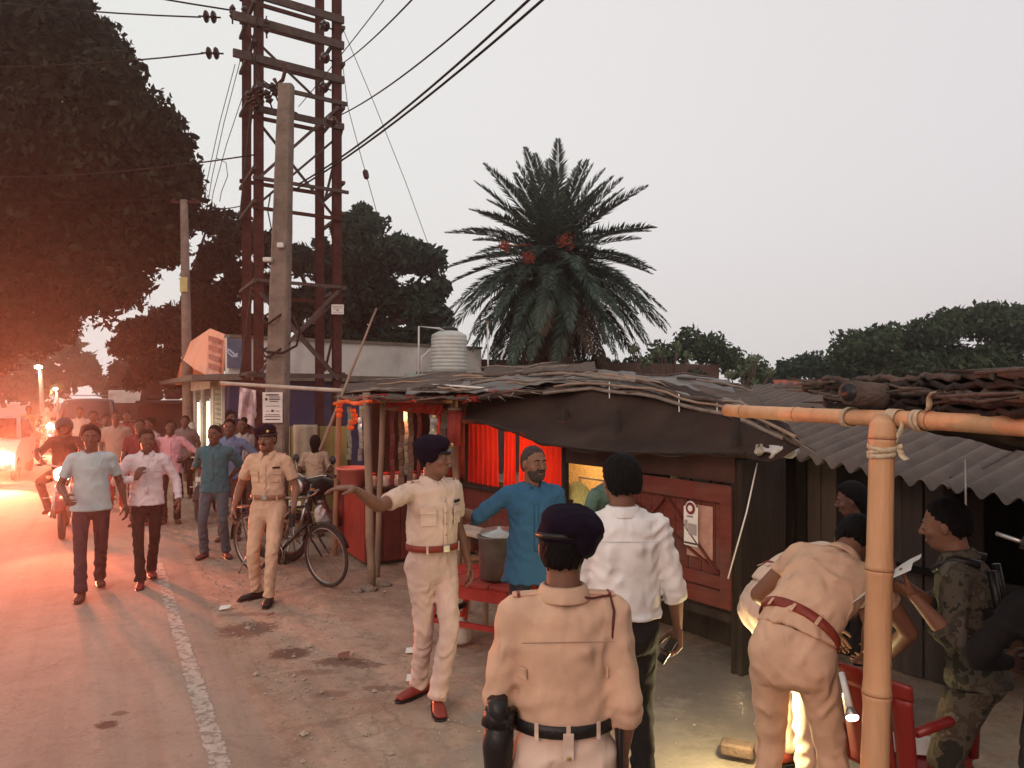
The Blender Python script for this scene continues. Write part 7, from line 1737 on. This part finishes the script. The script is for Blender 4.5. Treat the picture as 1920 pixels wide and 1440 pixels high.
# the pointing officer
pr, I3_ = person('police officer in pale khaki with beret, right arm stretched out to point left', -.53, 5.08, 218, 1.76, 2, look=(26, -.12), fat=1.02, skin=0,
    shirt=dict(mat=M_khaki_p, sleeve='short', belly=.055, fold=.004), pants=dict(mat=cloth('pinkish_khaki_cloth', (.56, .40, .335), var=.14)), shoes=mat('red_brown_shoe', (.20, .03, .022), .4, .15, 6, .05), hair='crop', hat='beret', belt=M_leather_r, officer=True,
    arms=dict(R=dict(world=True, t=(-.27, -.41, .075), hint=(0, 0, -1), curl=(.08, .22, .30, .40), thumb=.15, palm=(.1, .2, -1), dir=(-.75, -.65, .08)), L=dict(t=(-.10, .02, -.50), hint=(-.3, -1, 0))),
    legs=dict(R=dict(wa=(-.10, .14, .085), wtoe=140), L=dict(wa=(.045, -.10, .085), wtoe=192)))
# the man in the blue kurta
pr, I4_ = person('older bearded man in a long blue kurta with his arm held out', .14, 5.28, 190, 1.70, 2, look=(20, -.02), skin=0, beard=M_greyhair, moustache=True, hair='grey',
    shirt=dict(mat=cloth('blue_kurta_cloth', (.032, .100, .180)), sleeve='elbow', hem=-.17, loose=1, fold=.007, collar=False, off=.02, belly=.02, pocket=False), pants=dict(mat=mat('dark_lungi', (.02, .02, .03), .9), w=.95), shoes=sandal,
    arms=dict(R=dict(world=True, t=(-.46, .06, -.10), hint=(0, .2, -1), curl=.35, palm=(0, 0, -1), dir=(-.9, 0, .25)), L=dict(t=(-.08, .04, -.5))))
# left officer
pr, I5_ = person('young police officer in khaki with beret standing before the bicycle', -2.42, 7.62, 182, 1.73, 2, look=(-8, 0), fat=.96,
    shirt=dict(mat=M_khaki, sleeve='short', fold=.005), pants=dict(mat=M_khaki, cuff=.05), shoes=M_leather_b, hair='short', hat='beret', belt=mat('tan_leather', (.30, .13, .075), .5), officer=True, moustache=True,
    arms=dict(R=dict(t=(.16, .04, -.48), hint=(.5, -1, 0), curl=.8), L=dict(t=(-.11, .10, -.48), hint=(-.5, -1, 0), curl=.9)),
    legs=dict(R=dict(a=(.13, -.06, .085), toe=-48), L=dict(a=(-.05, .14, .085), toe=4)))
h_ = I5_['A'][-1]; hp_ = h_['wr'] + h_['D'] * .10
rd = thing('walkie_talkie', 'black walkie-talkie in the left officer\'s lowered hand', 'radio', loc(I5_, hp_)); B('case', loc(I5_, hp_ + np.array((.0, .03, 0))), (.055, .035, .13), M_black, rd, bev=.008); T('aerial', [loc(I5_, hp_ + np.array((.015, .03, .06))), loc(I5_, hp_ + np.array((.015, .03, .18)))], .005, M_black, rd, 6)

# walkers
person('man in a pale blue T-shirt walking towards the camera on the road', -4.30, 7.85, 205, 1.73, 1, fat=1.0, skin=1, hair='full',
    shirt=dict(mat=cloth('pale_blue_knit', (.33, .45, .46)), sleeve='short', hem=-.09, collar=False, placket=False, fold=.004, loose=.5), pants=dict(mat=navy_p), shoes=sandal,
    arms=dict(R=dict(t=(.04, .24, -.36), hint=(.5, -1, 0), curl=.8), L=dict(t=(-.14, -.08, -.50), hint=(-.3, -1, 0))),
    legs=dict(R=dict(a=(.07, .30, .085), toe=-6), L=dict(a=(-.06, -.26, .12), toe=8, pitch=.35)))
person('man in a white long-sleeved shirt walking with one hand raised to his chest', -3.95, 8.30, 206, 1.67, 1, look=(8, 0), skin=1, hair='short',
    shirt=dict(mat=check('pinkish_white_shirt_cloth', (.64, .56, .57), (.50, .40, .43), 330, True), sleeve='long', hem=-.07, loose=.5, fold=.006), pants=dict(mat=black_p, w=.92), shoes=mat('red_slipper', (.22, .03, .03), .6),
    arms=dict(R=dict(t=(-.06, .22, -.19), hint=(1, -.2, -.8), curl=.7, palm=(-.6, -.6, 0), dir=(-.3, .4, .6)), L=dict(t=(-.16, .10, -.46), hint=(-.6, -1, 0))),
    legs=dict(R=dict(a=(.06, .20, .085), toe=-5), L=dict(a=(-.05, -.22, .115), toe=8, pitch=.3)))
hk = dict(R=dict(t=(.02, .06, -.34), hint=(1, -.35, 0), curl=.5, dir=(-.8, .3, -.4)), L=dict(t=(-.02, .06, -.34), hint=(-1, -.35, 0), curl=.5, dir=(.8, .3, -.4)))
person('man in a pink shirt standing with hands on hips behind the walkers', -5.40, 12.15, 200, 1.63, 1, skin=1, hair='full', shirt=dict(mat=cloth('pink_shirt_cloth', (.62, .30, .33)), sleeve='elbow', hem=-.12, loose=.6), pants=dict(mat=black_p), shoes=sandal, arms=hk)
person('man in a teal T-shirt and jeans with hands behind his back', -3.72, 9.62, 186, 1.66, 1, skin=1, hair='short', look=(-10, 0), shirt=dict(mat=cloth('teal_knit', (.035, .115, .140)), sleeve='elbow', hem=-.10, collar=True, loose=.6, pocket=False), pants=dict(mat=jeans), shoes=mat('red_brown_slipper', (.15, .04, .03), .7),
    arms=dict(R=dict(t=(-.04, -.16, -.40), hint=(1, -.6, 0), curl=.5), L=dict(t=(.04, -.16, -.40), hint=(-1, -.6, 0), curl=.5)), legs=dict(R=dict(a=(.13, .02, .085)), L=dict(a=(-.15, .04, .085), toe=30)))
person('man in a blue shirt, hand on hip, just behind the teal shirted man', -3.95, 10.75, 190, 1.70, 1, skin=1, hair='short', shirt=dict(mat=cloth('blue_shirt_cloth', (.12, .16, .26)), sleeve='long', hem=-.08), pants=dict(mat=brownp), shoes=sandal, arms=hk)
person('man in a pale checked shirt standing behind the group right of the banner', -4.18, 11.95, 200, 1.68, 1, skin=1, hair='full', look=(-30, -.1), shirt=dict(mat=check('pale_check_cloth', (.46, .40, .38), (.16, .12, .14), 160), sleeve='short', hem=-.1), pants=dict(mat=brownp), shoes=sandal, arms=dict(R=dict(t=(.0, .22, -.3), hint=(.6, -1, -.4)), L=dict(t=(.02, .22, -.28), hint=(-.6, -1, -.4))))
person('dark clothed man whose head shows behind the pale checked shirt', -4.72, 12.9, 180, 1.76, 0, skin=1, hair='full', look=(40, 0), shirt=dict(mat=brownp, sleeve='long', hem=-.1), pants=dict(mat=black_p), shoes=sandal)
person('long-haired person in a cream top turned away behind the bicycle', -2.82, 11.0, 15, 1.45, 1, skin=1, hair='long', shirt=dict(mat=cloth('cream_cloth_top', (.42, .32, .24)), sleeve='short', hem=-.1, collar=False, placket=False), pants=dict(mat=brownp), shoes=sandal, arms=dict(R=dict(t=(0, .22, -.3), hint=(.6, -1, -.4)), L=dict(t=(0, .22, -.3), hint=(-.6, -1, -.4))))
# crowd further back
for i, (px, Z, h_, yw, cm, lb, pose) in enumerate((
    (218, 13.6, 1.74, 205, cloth('faded_cream_shirt', (.40, .26, .20)), 'man in a cream shirt over red shorts between the two walkers', {}),
    (200, 14.6, 1.66, 205, check('sea_green_check', (.13, .25, .20), (.05, .10, .09), 170), 'man in a sea green shirt half hidden by the cream shirt', {}),
    (262, 11.9, 1.66, 200, cloth('maroon_shirt', (.16, .030, .034)), 'man in a maroon shirt right behind the white shirted walker', {}),
    (283, 13.6, 1.62, 150, check('dusty_pink_stripe', (.42, .27, .26), (.22, .10, .10), 200, True), 'man with turned head left of the pink shirt', {}),
    (238, 16.5, 1.68, 200, cloth('dull_red_shirt', (.20, .05, .045)), 'dim figure in dull red between cream and maroon shirts', {}),
    (175, 15.5, 1.70, 205, cloth('dark_brown_shirt', (.08, .035, .028)), 'dark figure behind the head of the first walker', {}),
    (348, 15.0, 1.62, 190, cloth('grey_shirt', (.18, .14, .13)), 'grey shirted man beside the foot of the slim pole', {}),
    (432, 14.6, 1.74, 190, check('dark_red_check', (.15, .045, .04), (.03, .015, .015), 150), 'man in dark red at the shutters behind the blue shirt', {}),
    (150, 18.5, 1.72, 205, cloth('dusty_white_shirt', (.45, .36, .30)), 'pale dusty figure on the road near the jeep', {}))):
    x_ = (px - 960) / FPX * Z
    person(lb, x_, Z, yw, h_, 0, skin=1, hair='full' if i % 2 else 'short', shirt=dict(mat=cm, sleeve='short', hem=-.09, placket=False), pants=dict(mat=mat('red_shorts', (.42, .03, .025), .8) if i == 0 else (black_p, brownp, navy_p)[i % 3]), shoes=sandal, group='onlookers crowding the road edge',
        arms=dict(R=dict(t=(.08, .08 + .05 * (i % 3), -.48)), L=dict(t=(-.08, .02 + .1 * (i % 2), -.46))), legs=dict(R=dict(a=(.09, .12 * (i % 2), .085)), L=dict(a=(-.09, -.12 * (i % 2), .085))))
# riders
def rider(lb, x, y, cm, hat, q=0, skin=1, group='motorcycle riders'):
    yw = R(RY); f_ = Vector((-math.sin(yw), math.cos(yw), 0))
    return person(lb, x - f_.x * .12, y - f_.y * .12, RY, 1.70, q, P=(0, 0, .93), lean=10, skin=skin, hair='short' if hat != 'helmet' else None, hat=hat, shirt=dict(mat=cm, sleeve='long', hem=0.0), pants=dict(mat=brownp), shoes=sandal, group=group,
        arms=dict(R=dict(t=(.12, .34, -.26), hint=(.8, -.4, -.6), curl=.9), L=dict(t=(-.12, .34, -.26), hint=(-.8, -.4, -.6), curl=.9)), legs=dict(R=dict(a=(.20, .22, .40), hint=(.6, 1, .3)), L=dict(a=(-.20, .22, .40), hint=(-.6, 1, .3))))
rider('motorcycle rider in a dark jacket and cap behind the first walker', mx, my, cloth('dark_jacket_cloth', (.035, .022, .020)), 'helmet', 1)
rider('pale clothed rider on the motorcycle with the dazzling headlight', -16.2, 27.0, cloth('dusty_white_shirt', (.45, .36, .30)), None)
rider('cream clothed rider near the white car', -14.6, 23.2, cloth('straw_yellow_shirt', (.50, .42, .22)), None)

# right side: the stooping officers, the camouflage soldier and others
pr, I6_ = person('police officer bending forward with his back to the camera left of the bamboo post', 1.27, 3.36, -32, 1.74, 2, P=(-.02, -.10, .955), lean=54, side_lean=19, look=(0, -.5), fat=1.03, skin=0,
    shirt=dict(mat=M_khaki, sleeve='short', slen=.45, fold=.006, placket=False), pants=dict(mat=M_khaki, w=1.04), shoes=M_leather_r, hair='short', belt=M_leather_r, officer=True,
    arms=dict(L=dict(world=True, t=(.02, .22, -.34), hint=(-1, -.25, .1), curl=.7), R=dict(t=(.02, .26, -.40), hint=(.8, -.2, 0), curl=.6)),
    legs=dict(R=dict(a=(.15, .02, .085)), L=dict(a=(-.15, -.02, .085))))
pr, I7_ = person('second khaki officer stooping low to the right behind the first', 1.50, 4.10, -80, 1.70, 1, P=(0, -.14, .95), lean=74, look=(0, -.4), fat=1.1, skin=0,
    shirt=dict(mat=M_khaki_p, sleeve='short', placket=False), pants=dict(mat=M_khaki_p), shoes=M_leather_r, hair='short', belt=M_leather_r, officer=True,
    arms=dict(L=dict(t=(.0, .10, -.42), hint=(-.8, -.2, 0)), R=dict(t=(0, .08, -.42), hint=(.8, -.2, 0))), legs=dict(R=dict(a=(.14, .0, .085)), L=dict(a=(-.14, .06, .085))))
person('person in a bright red garment mostly hidden behind the bamboo post', 2.32, 4.90, 70, 1.50, 1, skin=1, hair='long', look=(0, -.3), lean=14, shirt=dict(mat=cloth('bright_red_garment', (.36, .010, .014)), sleeve='elbow', hem=-.15, collar=False, placket=False, loose=.5), pants=dict(mat=black_p), shoes=sandal)
camo = mat('camouflage_cloth', (.06, .05, .04), .95, .3, 9, .25, 200, kind='camo')
pr, I8_ = person('soldier in grey camouflage reading a white paper at right', 2.02, 3.34, 52, 1.60, 2, look=(4, -.55), lean=10, skin=0, hair='short',
    shirt=dict(mat=camo, sleeve='rolled', hem=-.09, fold=.007, placket=False), pants=dict(mat=camo, w=1.08), shoes=M_leather_b,
    arms=dict(L=dict(world=True, t=(-.21, -.02, -.08), hint=(.1, -.3, -1), curl=.6, palm=(0, .5, .8), dir=(-.7, .3, .4)), R=dict(world=True, t=(-.30, .02, -.10), hint=(.1, .3, -1), curl=.6, palm=(0, -.5, .8), dir=(-.7, -.2, .4))))
wr = I8_['A'][-1]['wr']; c_ = loc(I8_, wr) + Vector((-.10, .02, .06))
pp_, M = paper('paper', c_, .24, .30, R(58 + 180), M_paper, None, .012, R(-52), R(8)); tag(pp_, 'white sheet of paper held by the camouflage soldier', 'paper')
ve = thing('body_vest', 'black load vest worn over the soldier\'s camouflage back', 'vest', loc(I8_, (0, -.1, 1.1)))
for an, w2, h2, vv_ in ((170, .12, .16, .20), (-150, .12, .16, .20), (140, .09, .12, .16)): I8_['plate']('pouch', vv_, an, w2, h2, .05, M_leather_b, ve, .02)
for sx in (-1, 1): T('strap', [loc(I8_, I8_['bend'](.47) + I8_['Lx'] * sx * .10 - I8_['Fw'] * .10), loc(I8_, I8_['bend'](.50) + I8_['Lx'] * sx * .10), loc(I8_, I8_['bend'](.45) + I8_['Lx'] * sx * .11 + I8_['Fw'] * .10)], .018, M_leather_b, ve, 8)
T('strap', [loc(I8_, I8_['bend'](v_) + I8_['Lx'] * x_ - I8_['Fw'] * .135) for v_, x_ in ((.44, -.09), (.3, -.10), (.1, -.09))], .018, M_leather_b, ve, 8); T('strap', [loc(I8_, I8_['bend'](v_) + I8_['Lx'] * x_ - I8_['Fw'] * .135) for v_, x_ in ((.44, .09), (.3, .10), (.1, .09))], .018, M_leather_b, ve, 8)
person('figure in black clothes at the right picture edge beside the soldier', 1.96, 2.66, -25, 1.62, 1, skin=1, hair='full', look=(0, -.3), shirt=dict(mat=cloth('black_shirt_cloth', (.012, .010, .011)), sleeve='long', hem=-.1, placket=False), pants=dict(mat=black_p), shoes=M_leather_b,
    arms=dict(L=dict(t=(-.02, .26, -.30), hint=(-1, -.6, -.5)), R=dict(t=(0, .2, -.36), hint=(1, -.6, -.5))))
rf_ = thing('rifle', 'steel-barrelled rifle slung by the dark figure at the right edge', 'rifle', at(1890, 1012, 2.4)); T('barrel', [at(1868, 1000, 2.42), at(1925, 1019, 2.35)], .007, M_steel, rf_, 8); T('handguard', [at(1915, 1016, 2.36), at(1985, 1040, 2.3)], .02, M_black, rf_, 8); T('stock', [at(1985, 1040, 2.3), at(2080, 1085, 2.25)], .03, M_dwood, rf_, 8)
person('man in a white cap and green shirt leaning into the hut opening', *tuple(wl_(1.45, .05))[:2], -150, 1.62, 1, P=(0, -.05, .93), lean=42, side_lean=14, look=(0, -.5), skin=1, hair='short', shirt=dict(mat=cloth('grey_green_shirt', (.10, .17, .14)), sleeve='short'), pants=dict(mat=brownp), shoes=sandal)

# ------------------------------------------------------------------ air: one box of dusty dusk haze round everything
hz = bpy.data.objects.new('haze', mesh_np([(x, y, z) for x in (-170, 170) for y in (-170, 170) for z in (-1.5, 24)], [(0, 1, 3, 2), (4, 6, 7, 5), (0, 4, 5, 1), (2, 3, 7, 6), (0, 2, 6, 4), (1, 5, 7, 3)])); COL.objects.link(hz); hz['kind'] = 'stuff'
mh = bpy.data.materials.new('haze'); mh.use_nodes = True; nt = mh.node_tree; nt.nodes.clear()
o_ = nt.nodes.new('ShaderNodeOutputMaterial'); pv_ = nt.nodes.new('ShaderNodeVolumePrincipled'); pv_.inputs['Color'].default_value = (.95, .80, .76, 1)
pv_.inputs['Density'].default_value = .0019; pv_.inputs['Anisotropy'].default_value = .78; nt.links.new(pv_.outputs[0], o_.inputs['Volume']); hz.data.materials.append(mh)
